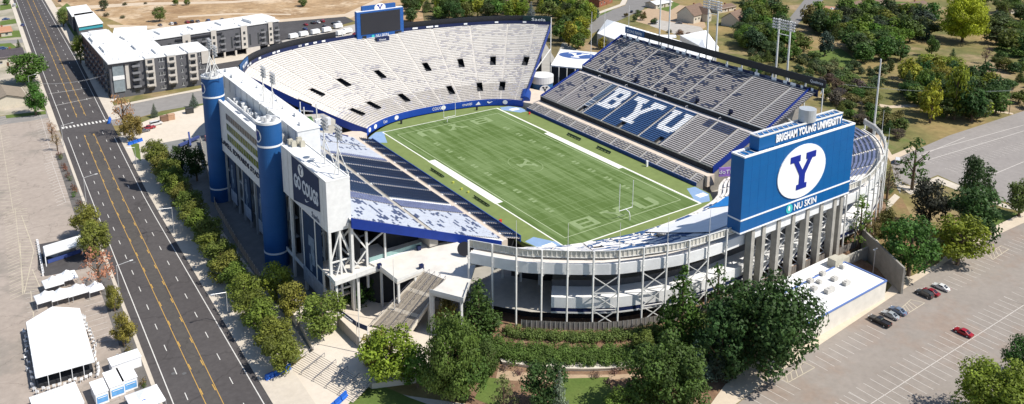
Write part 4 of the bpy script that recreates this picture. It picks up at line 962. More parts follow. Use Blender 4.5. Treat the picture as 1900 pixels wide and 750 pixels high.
# team benches and sideline things
def bench(x, y, L, label):
    b = MB(); b.bx(x-.25,x+.25,y-L/2,y+L/2,.4,.5); b.bx(x+(.3 if x>0 else -.38),x+(.38 if x>0 else -.3),y-L/2,y+L/2,.5,1.0)
    for k in range(5): yy = lerp(y-L/2+.3,y+L/2-.3,k/4); b.bx(x-.2,x+.2,yy-.05,yy+.05,0.002,.4)
    o = b.build('team_bench', M('bench_dark_green', (.02,.045,.035), .5, var=.1), None, loc=(x,y,0)); tag(o, label, 'bench', 'benches along the touchlines')
bench(-31.2,10.5,9,'dark team bench on the near-side touchline towards the far end'); bench(-31.2,-19,9,'dark team bench on the near-side touchline towards the near end')
bench(32.4,12,8.5,'dark team bench by the front row of the grey east stand, far half'); bench(32.6,-6,8,'dark team bench by the front row of the grey east stand, middle')
rr = random.Random(2)
cs = M('small_thing_white', (.75,.75,.75), .6, var=0); yl = M('safety_yellow', (.45,.47,.08), .6, var=0); rd = M('small_thing_red', (.6,.04,.03), .6, var=0)
def prop(x, y, m, label, cat, h=1.0, name='equipment_case'):
    b = MB(); b.box((x,y,h*.4),(.7,.5,h*.78)); b.box((x,y,h*.86),(.8,.6,h*.12)); b.cyl((x-.3,y-.2),.14,.14,0.003,.1,8); b.cyl((x+.3,y+.2),.14,.14,0.003,.1,8); o = b.build(name, m, None, loc=(x,y,0)); tag(o, label, cat)
prop(-31,0,yl,'yellow pylon pad on the near touchline, farthest of three','pad',.6); prop(-31.5,-6.5,yl,'yellow pylon pad on the near touchline, middle of three','pad',.6); prop(-31,-10,yl,'yellow pylon pad on the near touchline, nearest of three','pad',.6)
prop(-34.6,-35,rd,'red equipment case beside the front seats near the near left corner','equipment case'); prop(35.6,-27,cs,'white upright cabinet against the front rows of the east stand','cabinet',2.4,'cabinet')
prop(35,46,rd,'red case at the far right corner of the field','equipment case'); prop(-17,66,black,'dark equipment cart by the far blue wall, left','cart',1.8,'equipment_cart'); prop(19,63.5,black,'dark equipment cart by the far blue wall, right','cart',1.6,'equipment_cart')
# ================================================================ GROUND
def poly(name, px, z, m, kind='structure', world=False):
    P = px if world else [at2(x, y, G) for x, y in px]
    b = MB(); A = sum(P[i][0]*P[(i+1) % len(P)][1]-P[(i+1) % len(P)][0]*P[i][1] for i in range(len(P)))
    if A < 0: P = P[::-1]
    b.face([(x, y, G+z) for x, y in P]); o = b.build(name, m); o['kind'] = kind; return o
dry = M2('dry_grass_ground', (.29,.205,.09), (.13,.13,.045), .018, .25, .47, .12, .95, .25, c3=(.30,.22,.13), s3=.012)
b = MB(); b.face([(-1500,-900,G),(2500,-900,G),(2500,3500,G),(-1500,3500,G)]); struct('ground', b, dry)
asph = M2('road_asphalt', (.070,.063,.062), (.09,.082,.08), .05, .8, .5, .2, .9, .14, crack=.05)
asphn = M2('parking_asphalt_grey', (.32,.268,.225), (.365,.31,.265), .03, .5, .5, .2, .9, .13, c3=(.27,.235,.20), s3=.05, crack=.07)
asphs = M2('parking_asphalt_mid', (.25,.218,.188), (.29,.255,.222), .05, .6, .5, .2, .9, .10, c3=(.27,.215,.175), s3=.03)
asphe = M2('parking_asphalt_cool', (.245,.222,.205), (.285,.26,.24), .05, .6, .5, .2, .9, .10)
asphd = M2('dark_parking_asphalt', (.06,.055,.055), (.085,.08,.08), .1, .8, .5, .2, .9, .12)
walk = M2('sidewalk_concrete', (.50,.44,.36), (.56,.50,.42), .08, .8, .5, .2, .9, .08)
plazam = M2('plaza_concrete', (.56,.49,.40), (.62,.55,.46), .05, .5, .5, .2, .9, .07)
lawn = M2('green_lawn', (.085,.13,.028), (.12,.16,.04), .2, 1.5, .5, .2, .95, .2)
mulch = M2('mulch_bed', (.16,.09,.055), (.24,.16,.10), .25, 1.2, .5, .2, .95, .3)
tan = M2('tan_dry_hill', (.42,.29,.165), (.27,.17,.09), .035, .25, .5, .12, .95, .28, c3=(.52,.40,.27), s3=.03)
ypaint = M('yellow_road_paint', (.50,.30,.07), .8, var=.15, scale=.8); wpaint = M('white_road_paint', (.62,.60,.56), .8, var=.12, scale=.8); fpaint = M('worn_lot_paint', (.50,.44,.33), .9, var=.15, scale=.5); wlot = M('pale_lot_paint', (.55,.51,.46), .9, var=.12, scale=.7)
def line(pxs):
    P = sorted([at2(x, y) for x, y in pxs], key=lambda p: p[1])
    def f(y):
        for a, c in zip(P[:-1], P[1:]):
            if y <= c[1] or c is P[-1]: return a[0]+(c[0]-a[0])*(y-a[1])/(c[1]-a[1])
    return f
LE = line([(30,0),(69,105.6),(172,375),(322,750)]); RE = line([(77.7,0),(139,108),(272,375),(490,750)])
LY = line([(50,0),(95.3,102.6),(207,375),(382,750)]); RY = line([(61,0),(110.7,108.5),(232,375),(415,750)])
ys = [-260+i*20 for i in range(66)]
def strip(name, fa, fb, z, m, y0=-260, y1=1040, dz=None):
    b = MB(); yy = [y for y in ys if y0 <= y <= y1]; yy = sorted(set([y0]+yy+[y1]))
    b.ribbon([(fa(y),y,G+z) for y in yy],[(fb(y),y,G+z) for y in yy])
    if dz:
        b.ribbon([(fa(y),y,G) for y in yy],[(fa(y),y,G+z) for y in yy]); b.ribbon([(fb(y),y,G) for y in yy],[(fb(y),y,G+z) for y in yy])
    return struct(name, b, m)
# big paved areas first
poly('west_parking_lot', [(-60,222),(0,222),(86,208),(96,213),(212,470),(262,600),(330,750),(420,980),(-700,980),(-700,260)], .008, asphn)
poly('entry_drive', [(-80,232),(-80,218),(0,216),(84,206),(105,216),(60,224),(0,232)], .012, M('grey_drive', (.24,.225,.21), .9, var=.1, scale=.3))
strip('road', lambda y: LE(y)-2.0, lambda y: RE(y)+1.6, .03, asph)
strip('sidewalk', lambda y: RE(y)+1.62, lambda y: RE(y)+9.5, .14, walk, -84, 128, 1)
strip('sidewalk', lambda y: RE(y)+1.62, lambda y: RE(y)+6.0, .14, walk, 152, 600, 1)
strip('sidewalk', lambda y: RE(y)+1.62, lambda y: RE(y)+9.0, .135, walk, -260, -84, 1)
strip('sidewalk', lambda y: LE(y)-4.4, lambda y: LE(y)-2.02, .14, walk, 150, 700, 1)
strip('kerb', lambda y: LE(y)-2.9, lambda y: LE(y)-2.02, .13, walk, -260, 138, 1)
strip('shoulder', lambda y: LE(y)-6.4, lambda y: LE(y)-2.92, .05, M('dark_grey_verge', (.13,.12,.11), .9, var=.2, scale=.5), -260, 120, 1)
b = MB()
def edge(f, w, mi, y0, y1, z=G+.038):
    yy = sorted(set([y0]+[y for y in ys if y0 < y < y1]+[y1])); b.ribbon([(f(y)-w/2,y,z) for y in yy],[(f(y)+w/2,y,z) for y in yy],mi)
edge(LE,.22,0,-260,139); edge(LE,.22,0,152,1000); edge(RE,.22,0,-260,128); edge(RE,.22,0,152,1000)
edge(LY,.16,1,-260,138); edge(RY,.16,1,-260,138); edge(LY,.16,1,165,1000); edge(RY,.16,1,165,1000)
y = -250
while y < 900:
    if not 136 < y < 158:
        for fa, fb in ((LE, LY), (RY, RE)):
            f = lambda q: (fa(q)+fb(q))/2
            b.face([(f(y)-.09,y,G+.037),(f(y)+.09,y,G+.037),(f(y+3)+.09,y+3,G+.037),(f(y+3)-.09,y+3,G+.037)],0)
        for fx, s in ((LY, 1), (RY, -1)):
            x0 = fx(y); b.face([(x0+s*.28-.11,y,G+.04),(x0+s*.28+.11,y,G+.04),(x0+s*.28+.11,y+2.6,G+.04),(x0+s*.28-.11,y+2.6,G+.04)],1)
    y += 11
yc = at2(156,231)[1]
for k in range(13):
    x = lerp(LE(yc)-.6, RE(yc)+.6, k/12); b.face([(x-.35,yc-1.5,G+.041),(x+.35,yc-1.5,G+.041),(x+.35,yc+1.5,G+.041),(x-.35,yc+1.5,G+.041)],0)
for a, c in (((103,196),(170,182)),((92,174),(160,164))):
    p, q = at(*a, G+.041), at(*c, G+.041); n_ = (q-p).normalized().cross(Vector((0,0,1)))*.16; b.face([p-n_,q-n_,q+n_,p+n_],0)
for px, py in ((249,112*0+487),(342,693),(322,693)):
    p = at(px,py,G+.042); b.face([(p.x+x,p.y+y_,p.z) for x, y_ in oval(12,.5,.5)],2)
struct('road_markings', b, [wpaint, ypaint, M('manhole_grey', (.12,.12,.12), .8, var=.1)])
# verge planting strips, cross street, etc.
strip('centre_turn_lane', lambda y: LY(y)+.5, lambda y: RY(y)-.5, .034, M2('turn_lane_asphalt', (.075,.068,.062), (.095,.086,.078), .05, .8, .5, .2, .9, .14, crack=.08), -260, 136)
poly('cross_street', [(182,233),(212,196),(395,162),(395,190),(300,206),(245,222),(222,233)], .016, M('grey_drive'))
poly('sidewalk', [(212,196),(395,160),(395,165),(330,176),(214,200)], .12, walk)
poly('sidewalk', [(205,192),(206,176),(240,168)], .1, walk)
poly('event_plaza', [(222,246),(262,228),(300,213),(395,186),(430,300),(400,330),(300,345),(272,330),(240,265)], .02, plazam)
poly('verge_lawn', [(250,222),(300,208),(385,190),(385,193),(300,214),(255,230)], .06, M2('dry_green_lawn', (.10,.14,.035), (.19,.16,.07), .2, 1.5, .5, .2, .95, .2))
poly('verge_lawn', [(240,262),(258,268),(262,300),(250,290)], .16, lawn)
poly('rear_parking', [(252,66),(330,54),(520,41),(640,31),(657,40),(600,56),(540,72),(520,84),(340,92)], .012, asphd)
poly('south_wing_parking', [(384,118),(520,94),(556,104),(455,150),(400,172),(385,160)], .014, asphd)
poly('courtyard_walk', [(384,108),(520,84),(548,96),(520,99),(384,122)], .02, walk)
poly('service_lot', [(522,76),(600,58),(664,44),(700,70),(680,95),(548,106)], .018, M('pale_service_lot', (.40,.37,.33), .9, var=.12, scale=.3))
poly('tan_hillside', [(97,-2),(300,-8),(520,-12),(775,-35),(790,62),(672,76),(660,40),(640,30),(520,40),(250,55),(200,34),(118,13)], .006, tan)
poly('dirt_track', [(198,46),(330,49),(520,36),(640,26),(700,-2),(712,0),(650,34),(640,31),(520,41),(330,54),(205,52)], .010, M('pale_dirt_track', (.52,.42,.31), .95, var=.1, scale=.2))
poly('dirt_track', [(100,14),(260,5),(430,2),(560,-8),(560,-5),(430,6),(262,10),(112,20)], .010, MATS['pale_dirt_track'])
poly('dirt_track', [(330,30),(440,24),(540,26),(540,28),(440,27),(330,33)], .010, MATS['pale_dirt_track'])
poly('gravel_yard', [(660,60),(740,10),(1000,-10),(1060,40),(1030,110),(1000,60),(760,60)], .004, M2('shaded_wood_floor', (.10,.085,.04), (.20,.16,.08), .05, .6, .5, .2, .95, .2))
# stadium surrounds
strip('service_yard', lambda y: -107.8, lambda y: -86, .022, M('yard_paving', (.20,.20,.19), .9, var=.15, scale=.3), -60, 110)
strip('inner_path', lambda y: lerp(-110.6,-108,(y+60)/150), lambda y: lerp(-107.6,-105.2,(y+60)/150), .05, walk, -62, 66)
strip('verge_lawn', lambda y: RE(y)+9.5, lambda y: lerp(-110.7,-108.1,(y+60)/150), .04, lawn, -62, 60)
poly('stadium_surround', [(395,160),(455,130),(560,70),(760,52),(1050,80),(1120,120),(1560,240),(1680,300),(1660,420),(1500,600),(1250,640),(900,640),(560,600),(470,500),(395,330)], .003, M('surround_paving', (.34,.32,.28), .9, var=.15, scale=.2))
b = MB()
O = lambda d, a=0, z=160: smear(rp2, d)[a:z]
b.ribbon([(x,y,-2.2) for x,y in O(8)],[(x,y,-2.2) for x,y in O(-2.2)]); b.ribbon([(x,y,-2.2) for x,y in O(-2.2,0,104)],[(x,y,G+.02) for x,y in O(-17,0,104)])
struct('planted_slope', b, mulch)
# south beds, path, lawns
poly('mulch_ground', [(740,620),(860,640),(1210,650),(1340,600),(1500,560),(1480,650),(1340,740),(1300,800),(900,800),(860,745),(760,690)], .012, mulch)
poly('dry_bed', [(925,680),(1060,692),(1190,680),(1190,700),(1060,712),(920,705)], .03, M('tan_bed', (.40,.29,.19), .95, var=.15, scale=.6))
b = MB(); P = [at2(x, y, -3.2) for x, y in ((925,664),(985,669),(1050,672),(1120,672),(1195,665))]; Q = [at2(x, y, -3.2) for x, y in ((932,672),(985,679),(1050,684),(1120,684),(1195,678))]
P = catmull(P, 16); Q = catmull(Q, 16); b.ribbon([(*p,-3.2) for p in P],[(*q,-3.2) for q in Q]); b.ribbon([(*q,-3.2) for q in Q],[(*q,G) for q in Q]); struct('curved_path', b, concl)
b = MB()
for i in range(16): b.beam((*Q[i],-3.1),(*Q[i+1],-3.1),.3,.25)
struct('path_kerb', b, concl)
for k in ([(1040,703),(1130,700),(1140,780),(1030,780)],[(900,700),(945,705),(930,760),(880,740)],[(700,712),(760,738),(820,760),(640,800),(640,757),(668,725)],[(1500,440),(1560,430),(1540,470)],[(1560,455),(1640,400),(1665,420),(1600,470)]): poly('lawn', k, .035, lawn)
poly('lower_plaza', [(432,620),(480,680),(535,690),(560,665),(690,720),(760,735),(880,752),(1000,775),(1000,960),(560,960),(470,780),(408,600)], .016, plazam)
poly('lawn', [(452,500),(500,560),(574,654),(517,690),(488,692),(430,590)], .03, lawn)
poly('lawn', [(700,716),(760,738),(830,765),(700,830),(652,752)], .032, lawn)
# plaza steps (two flights) and upper plaza
b = MB(); zt = -2.6
F0 = [at(537,684,G), at(655,748,G)]; F1 = [at(582,650,zt), at(690,712,zt)]
n = 13
for i in range(n):
    t0, t1 = i/n, (i+1)/n; z = lerp(G, zt, (i+1)/n); pz = lerp(G, zt, i/n)
    a0, c0 = F0[0].lerp(F1[0], t0), F0[1].lerp(F1[1], t0); a1, c1 = F0[0].lerp(F1[0], t1), F0[1].lerp(F1[1], t1)
    mi = 1 if i in (5, 6) else 0
    b.face([(a0.x,a0.y,z),(c0.x,c0.y,z),(c1.x,c1.y,z),(a1.x,a1.y,z)], 1); b.face([(a0.x,a0.y,pz),(c0.x,c0.y,pz),(c0.x,c0.y,z),(a0.x,a0.y,z)], 2 if mi == 0 else 1)
struct('plaza_steps', b, [MATS['stair_tread'], plazam, MATS['stair_riser']])
b = MB()
for s in (0, .2, .4, .6, .8, 1): 
    p, q = F0[0].lerp(F0[1], s), F1[0].lerp(F1[1], s); b.beam(p+Vector((0,0,1)), q+Vector((0,0,1)), .09)
    for t in (0,.33,.66,1): r_ = p.lerp(q, t); b.beam(r_, r_+Vector((0,0,1)), .07)
o = b.build('plaza_handrail', MATS['dark_rail']); tag(o, 'row of thin dark handrails running up the broad low plaza steps', 'handrail')
b = MB(); b.prism([at2(582,650,zt),at2(690,712,zt),at2(780,700,zt),at2(840,640,zt),at2(830,560,zt),at2(670,545,zt),at2(575,560,zt),at2(556,600,zt)], G, zt); struct('upper_plaza', b, plazam)
# SE and E lots
poly('lot_sidewalk', [(1290,790),(1345,715),(1478,612),(1640,548),(1655,530),(1740,490),(1768,462),(1830,428),(1900,394),(2100,310),(2100,330),(1900,414),(1795,462),(1660,548),(1480,668),(1345,765),(1330,800)], .12, M2('sidewalk_tan', (.50,.42,.32), (.58,.49,.38), .08, .8, .5, .2, .9, .08))
poly('south_parking_lot', [(1335,775),(1480,664),(1660,546),(1795,460),(1900,412),(2300,260),(3600,700),(2300,1700),(1300,1100)], .018, asphs)
poly('east_parking_lot', [(1652,300),(1700,278),(1760,252),(1900,206),(2300,90),(2500,260),(1990,372),(1900,385),(1862,374),(1800,352),(1740,325),(1690,345),(1660,330)], .02, asphe)
poly('lot_sidewalk', [(1655,338),(1690,347),(1740,328),(1862,378),(1900,388),(1900,394),(1860,385),(1740,340),(1690,362)], .1, walk)
poly('lot_sidewalk', [(1620,250),(1652,300),(1700,278),(1694,272),(1655,288),(1630,245)], .1, M('pale_dirt_track'))
poly('lawn', [(1820,380),(1900,400),(1900,392),(1860,425),(1830,428),(1800,450),(1790,420)], .08, lawn)
poly('lawn', [(1575,235),(1640,225),(1690,262),(1650,285)], .05, M('dry_green_lawn'))
b = MB(); zl = G+.026
def stall(a, c, n, half, mid=True, mi=0, w=.12, both=True):
    p, q = at(*a, zl), at(*c, zl); d = (q-p).normalized(); s = d.cross(Vector((0,0,1)))
    if mid: b.face([p-s*.08,q-s*.08,q+s*.08,p+s*.08], mi)
    for k in range(n+1):
        r_ = p.lerp(q, k/n); lo = r_-s*half if both else r_; hi = r_+s*half; b.face([lo-d*w/2,lo+d*w/2,hi+d*w/2,hi-d*w/2], mi)
p, q = at(1615,750,zl), at(1900,566,zl); L_ = (q-p).length; n = int(L_/2.72)
stall((1615,750), (1900,566), n, 5.3); 
stall((1493,846), (1615,750), 14, 5.3); stall((1900,566),(2080,460),14,5.3)
def srow(a, c, mi=0):
    p, q = at(*a, zl), at(*c, zl); n = max(1, round((q-p).length/2.72)); d = (q-p).normalized(); s = d.cross(Vector((0,0,1)))
    for k in range(n+1): r_ = p.lerp(q, k/n); b.face([r_-d*.06,r_+d*.06,r_+s*5.2+d*.06,r_+s*5.2-d*.06], mi)
srow((1372,762),(1448,704)); srow((1500,668),(1608,604)); srow((1742,524),(1828,472)); srow((1840,466),(1900,432))
def hatch(P, n=5):
    W = [at(x, y, zl) for x, y in P]
    for i in range(4): p, q = W[i], W[(i+1) % 4]; s = (q-p).normalized().cross(Vector((0,0,1)))*.09; b.face([p-s,q-s,q+s,p+s], 1)
    for k in range(1, n): p = W[0].lerp(W[1], k/n); q = W[3].lerp(W[2], max(0,(k-1.2)/n)); s = (q-p).normalized().cross(Vector((0,0,1)))*.09; b.face([p-s,q-s,q+s,p+s], 1)
hatch([(1450,703),(1492,672),(1512,682),(1462,710)]); hatch([(1672,572),(1690,556),(1716,562),(1684,582)]); hatch([(1830,472),(1858,456),(1872,462),(1842,482)])
# east lot markings
for (a, c) in (((1722,300),(1860,258)),((1765,316),(1900,268))): 
    p, q = at(*a, zl), at(*c, zl); n = round((q-p).length/2.72); d = (q-p).normalized(); s = d.cross(Vector((0,0,1)))
    for k in range(n+1): r_ = p.lerp(q, k/n); b.face([r_-d*.05-s*2.5,r_+d*.05-s*2.5,r_+s*2.5+d*.05,r_+s*2.5-d*.05], 0)
for a, c in (((1705,290),(1790,255)),((1715,283),(1900,232)),((1840,325),(1900,300)),((1712,300),(1900,243))):
    p, q = at(*a, zl), at(*c, zl); s = (q-p).normalized().cross(Vector((0,0,1)))*.12; b.face([p-s,q-s,q+s,p+s], 0)
# west lot fishbone and rows
zl = G+.02
def fish(a, c, half, n, mi=1):
    p, q = at(*a, zl), at(*c, zl); d = (q-p).normalized(); s = d.cross(Vector((0,0,1)))
    b.face([p-s*.06,q-s*.06,q+s*.06,p+s*.06], mi)
    for k in range(n+1):
        r_ = p.lerp(q, k/n)
        for g in (-1, 1): e = r_+s*g*half+d*1.6; b.face([r_-d*.1,r_+d*.1,e+d*.1,e-d*.1], mi)
fish((25,395),(-4,215),3.2,34); fish((28,388),(45,545),3.4,30); fish((96,300),(122,375),2.8,16,0); fish((75,215),(100,300),2.6,18,0)
for a, c in (((45,545),(63,465)),((63,465),(40,400)),((42,545),(37,450)),((60,500),(75,535)),((57,540),(64,600))):
    p, q = at(*a, zl), at(*c, zl); s = (q-p).normalized().cross(Vector((0,0,1)))*.1; b.face([p-s,q-s,q+s,p+s], 1)
def trow(a, c, n, vec):
    p, q = at(*a, zl), at(*c, zl)
    for k in range(n+1):
        r_ = p.lerp(q, k/n); e = r_+Vector(vec); s = (e-r_).normalized().cross(Vector((0,0,1)))*.06; b.face([r_-s,e-s,e+s,r_+s], 0)
trow((192,540),(205,640),10,(-5,-.1,0)); trow((72,700),(78,760),3,(5,-.1,0)); trow((100,690),(108,745),3,(5,-.1,0)); trow((46,545),(52,590),5,(4.5,0,0))
struct('lot_markings', b, [wlot, fpaint])
# NE streets, drives
poly('side_street', [(1072,60),(1098,32),(1160,10),(1175,-20),(1226,-20),(1193,18),(1140,42),(1092,66),(1078,84)], .02, M('street_grey', (.20,.19,.18), .9, var=.1, scale=.3))
poly('side_street', [(1448,50),(1468,30),(1500,-10),(1540,-10),(1500,24),(1470,56)], .02, MATS['street_grey'])
poly('side_sidewalk', [(1062,52),(1095,28),(1150,8),(1166,-20),(1174,-20),(1160,9),(1098,31),(1070,58)], .1, walk)
poly('gravel_yard', [(1190,20),(1230,5),(1300,15),(1310,50),(1290,62),(1236,55),(1180,40)], .015, M('tan_bed'))
poly('gravel_yard', [(1215,36),(1300,50),(1310,62),(1260,66),(1206,48)], .02, M('pale_service_lot'))
poly('gravel_yard', [(1525,10),(1600,18),(1590,55),(1520,50)], .02, M('terracotta_yard', (.36,.20,.12), .9, var=.15, scale=.3))
poly('driveway', [(1525,32),(1575,36),(1565,62),(1530,58)], .03, M('street_grey'))
for k in ([(1205,12),(1240,0),(1262,8),(1240,22)],[(1108,32),(1130,14),(1160,6),(1130,22)],[(1840,92),(1862,84),(1905,98),(1900,108),(1860,106)],[(1640,2),(1700,5),(1690,14),(1640,10)],[(1500,95),(1560,90),(1600,120),(1540,128)]): poly('lawn', k, .03, lawn)
poly('foot_path', [(1515,180),(1570,182),(1650,196),(1770,190),(1880,210),(1880,213),(1770,195),(1650,201),(1560,188)], .03, M('pale_dirt_track'))
poly('foot_path', [(1605,415),(1660,360),(1670,366),(1615,425),(1650,480),(1700,520),(1690,524),(1640,486)], .05, walk)
poly('mulch_ground', [(1600,250),(1650,290),(1665,350),(1690,400),(1720,470),(1640,520),(1580,460),(1620,380)], .028, M2('rusty_bank', (.24,.15,.08), (.15,.15,.05), .1, .8, .5, .15, .95, .25))
# top-left residential
for k in ([(-40,92),(-40,84),(20,80),(32,88),(30,96)],[(-10,60),(40,56),(46,68),(0,72)],[(0,40),(36,34),(40,42),(0,48)],[(0,10),(30,6),(34,14),(0,20)],[(116,48),(132,44),(150,72),(130,76)],[(106,20),(124,6),(134,14),(122,22)],[(82,165),(92,200),(86,206),(76,204)],[(10,214),(84,206),(86,212),(12,220)]): poly('lawn', k, .05, lawn)
poly('residential_paving', [(-200,205),(-200,-10),(28,-10),(34,14),(72,120),(86,155),(84,206),(0,215)], .004, M2('residential_yards', (.42,.37,.30), (.27,.25,.18), .08, .4, .5, .1, .95, .12))
for k in ([(-60,82),(0,76),(46,72),(52,78),(0,84),(-60,90)],[(-60,100),(40,92),(56,98),(20,104),(-60,112)]): poly('driveway', k, .045, M('grey_drive'))
# ================================================================ WHITE BUILDING, WALLS
WB = thing('white_roof_building', 'low white building with blue roof edge beside the parking lot', 'building', (14, -122, G))
x0,x1,y0,y1 = -12,30,-126.3,-115.0
def q(a): return at(*a, 1.7)
A_ = [at(1645,522,1.4), at(1567,487,1.4), at(1425,560,1.4), at(1490,607,1.4)]
A2 = [at(1567,487,1.4), at(1548,470,1.4), at(1400,540,1.4), at(1425,560,1.4)]
b = MB(); b.prism([(p.x,p.y) for p in A_], G, 1.4); b.build('main_walls', concl if 0 else M('cream_wall', (.64,.60,.53), .8, var=.08, scale=.4), WB)
b = MB(); b.prism([(p.x,p.y) for p in A_], 1.402, 1.45); b.build('roof', white, WB)
b = MB(); b.prism([(p.x,p.y) for p in A2], G, 1.0); b.build('rear_wing', white, WB)
b = MB()
for i in range(4): p, r_ = A_[i], A_[(i+1) % 4]; b.beam((p.x,p.y,1.55),(r_.x,r_.y,1.55),.35,.35)
b.build('roof_edge', M('roof_edge_blue', (.12,.19,.42), .6, var=.05), WB)
rr = random.Random(9)
for k, (px, py, w, h) in enumerate(((1539,542,3.2,1.1),(1570,528,2.2,.9),(1510,538,1.6,.9),(1548,520,1.8,.9),(1520,525,1.3,.7),(1503,523,1.6,.8),(1526,510,1.6,.8),(1562,498,.8,.8))):
    p = at(px, py, 1.5); b = MB(); b.box((p.x,p.y,1.45+h/2+.15),(w,1.3,h)); b.box((p.x,p.y,1.45+h+.2),(w*.4,.8,.2)); b.box((p.x-w*.3,p.y,1.55),(.2,1.2,.3)); b.box((p.x+w*.3,p.y,1.55),(.2,1.2,.3)); b.build('rooftop_unit', M('unit_grey', (.50,.48,.44), .6, var=.1), WB)
p = at(1549,492,1.2); b = MB(); b.box((p.x,p.y,2.2),(3.4,2.6,2.6)); b.box((p.x+4,p.y+.3,1.7),(3,2.2,1.6)); b.build('large_chiller', M('beige_unit'), WB)
p = at(1638,530,-3); b = MB(); b.box((p.x-.2,p.y-.12,-2.6),(1,.1,1.3)); b.build('wall_box', steel, WB)
W_ = [at(1573,458,-1.0), at(1673,543,G)]
a = at(1560,462,G); wa = Vector((48.0,-106.5,0)); wb = at(1671,546,G)
b = MB(); d = (Vector((wb.x,wb.y,0))-wa).normalized(); n_ = Vector((-d.y,d.x,0))*.3
b.prism([(wa.x,wa.y),(wb.x,wb.y),(wb.x+n_.x*2,wb.y+n_.y*2),(wa.x+n_.x*2,wa.y+n_.y*2)], G, 3.9); o = b.build('concrete_wall', concd); tag(o, 'tall grey concrete wall running out beside the white roofed building', 'wall')
b = MB(); b.prism([(-8,-110.2),(48.0,-110.6),(48.0,-110.1),(-8,-109.7)], G, .3); o = b.build('retaining_wall', M('post_concrete')); tag(o, 'long low concrete retaining wall at the foot of the billboard posts', 'wall')
p = at(1544+6, 538, 1.4); p = at(1643,522,G); t = thing('wall_lamp', 'small twin lamp on a post behind the corner of the white roofed building', 'lamp', (p.x,p.y+4,G)); b = MB(); b.tube((p.x,p.y+4,G),(p.x,p.y+4,4.2),.12,6); b.build('pole', steel, t); b = MB(); b.box((p.x-.6,p.y+4,4.2),(.7,.3,.2)); b.box((p.x+.6,p.y+4,4.2),(.7,.3,.2)); b.build('lamp_head', panel, t)
# perimeter fence on the press side, gate, flagpoles
b = MB(); FP = [at(372,265,G), at(400,385,G), at(440,455,G), at(487,528,G), at(498,545,G)]
for p, r_ in zip(FP[:-1], FP[1:]): b.beam(p+Vector((0,0,1.2)), r_+Vector((0,0,1.2)), .12, 2.4)
o = b.build('perimeter_fence', M('tan_fence', (.34,.29,.25), .8, var=.15, scale=2)); tag(o, 'tan panel fence between the tree-lined path and the shaded press side yard', 'fence')
b = MB()
for p, r_ in zip(FP[:-1], FP[1:]):
    n = int((r_-p).length/2.4)
    for k in range(n+1): s = p.lerp(r_, k/n); b.beam(s, s+Vector((0,0,2.6)), .2)
b.build('fence_post', concl, o)
b = MB(); P = [at(505,545,zt), at(545,575,zt), at(560,562,zt), at(590,595,zt), at(570,612,zt)]
b = MB(); b.prism([at2(536,570,-1.5),at2(548,590,-1.5),at2(580,560,-1.5),at2(560,545,-1.5)], G, -1.4); o = b.build('planter_wall', concl); tag(o, 'low concrete planter block under the yellow-green trees by the path', 'planter')
b = MB(); GP = [at(626,605,zt), at(650,630,zt), at(668,648,zt)]
for p, r_ in zip(GP[:-1], GP[1:]):
    b.beam(p+Vector((0,0,1.5)), r_+Vector((0,0,1.5)), .1, 2.9)
o = b.build('gate_fence', M('gate_mesh', (.33,.30,.27), .7, var=.1, scale=2)); tag(o, 'grey slatted gate fence with a navy sign band at the top of the plaza', 'fence')
b = MB()
for k in range(9): s = GP[0].lerp(GP[2], k/8); b.beam(s, s+Vector((0,0,3.1)), .14)
b.build('gate_post', concl, o)
b = MB(); G2 = [at(630,578,zt+3), at(662,602,zt+3), at(682,610,zt+3)]
for p, r_ in zip(G2[:-1], G2[1:]): b.beam(p, r_, .12, 1.3)
o = b.build('gate_sign_band', M('slogan_navy')); tag(o, 'navy sign band with pale writing above the plaza gate', 'sign'); 
dd = (G2[1]-G2[0]).normalized(); text('sign_lettering','COUGARS',o,G2[0]+dd*1.2+Vector((0,-.1,-.3)),tuple(dd),(0,0,1),5,.6,wht,.3)
b = MB()
for p in G2: b.beam((p.x,p.y,zt), (p.x,p.y,p.z+.6), .2)
b.build('sign_post', wsteel, o)
for k, (px, pyb, pyt) in enumerate(((668,655,505),(733,600,498),(628,560,500))):
    p = at(px, pyb, zt); t = thing('flagpole', ('tall thin white pole in front of the gate fence','tall thin white pole at the foot of the big stairs','tall thin white pole left of the columnar trees')[k], 'flagpole', (p.x,p.y,zt)); 
    b = MB(); b.tube(p, p+Vector((0,0,(21,18,16)[k])), .12, 8, .06); b.build('pole', wsteel, t); b = MB(); b.cyl((p.x,p.y),.4,.35,zt,zt+.4,10); b.build('footing', conc, t)
def barrier(px, py, rz, label):
    p = at(px, py, G); b = MB(); co, si = math.cos(rz), math.sin(rz)
    prof = [(-.6,0),(.6,0),(.45,.35),(.25,.5),(.2,1.2),(-.2,1.2),(-.25,.5),(-.45,.35)]
    for u0, u1 in ((-3.2,-1.2),(-1.0,1.0),(1.2,3.2)):
        A = [(p.x+u0*co-v*si, p.y+u0*si+v*co, G+.15+z) for v, z in prof]; B = [(p.x+u1*co-v*si, p.y+u1*si+v*co, G+.15+z) for v, z in prof]
        b.face(A); b.face(B[::-1])
        for i in range(8): j = (i+1) % 8; b.face([A[j],A[i],B[i],B[j]])
    o = b.build('plastic_barrier', M('barrier_blue', (.01,.10,.45), .5, var=.05), None, loc=(p.x,p.y,G)); tag(o, label, 'barrier', 'blue barriers')
barrier(516,695,.15,'blue plastic barrier on the corner of the lower plaza by the road'); barrier(251,266,.4,'blue plastic barrier at the kerb below the rusty orange tree'); barrier(626,750,.5,'blue plastic barrier at the bottom edge by the plaza steps'); barrier(203,226,1.3,'blue plastic barrier at the crosswalk beside the rusty orange tree')
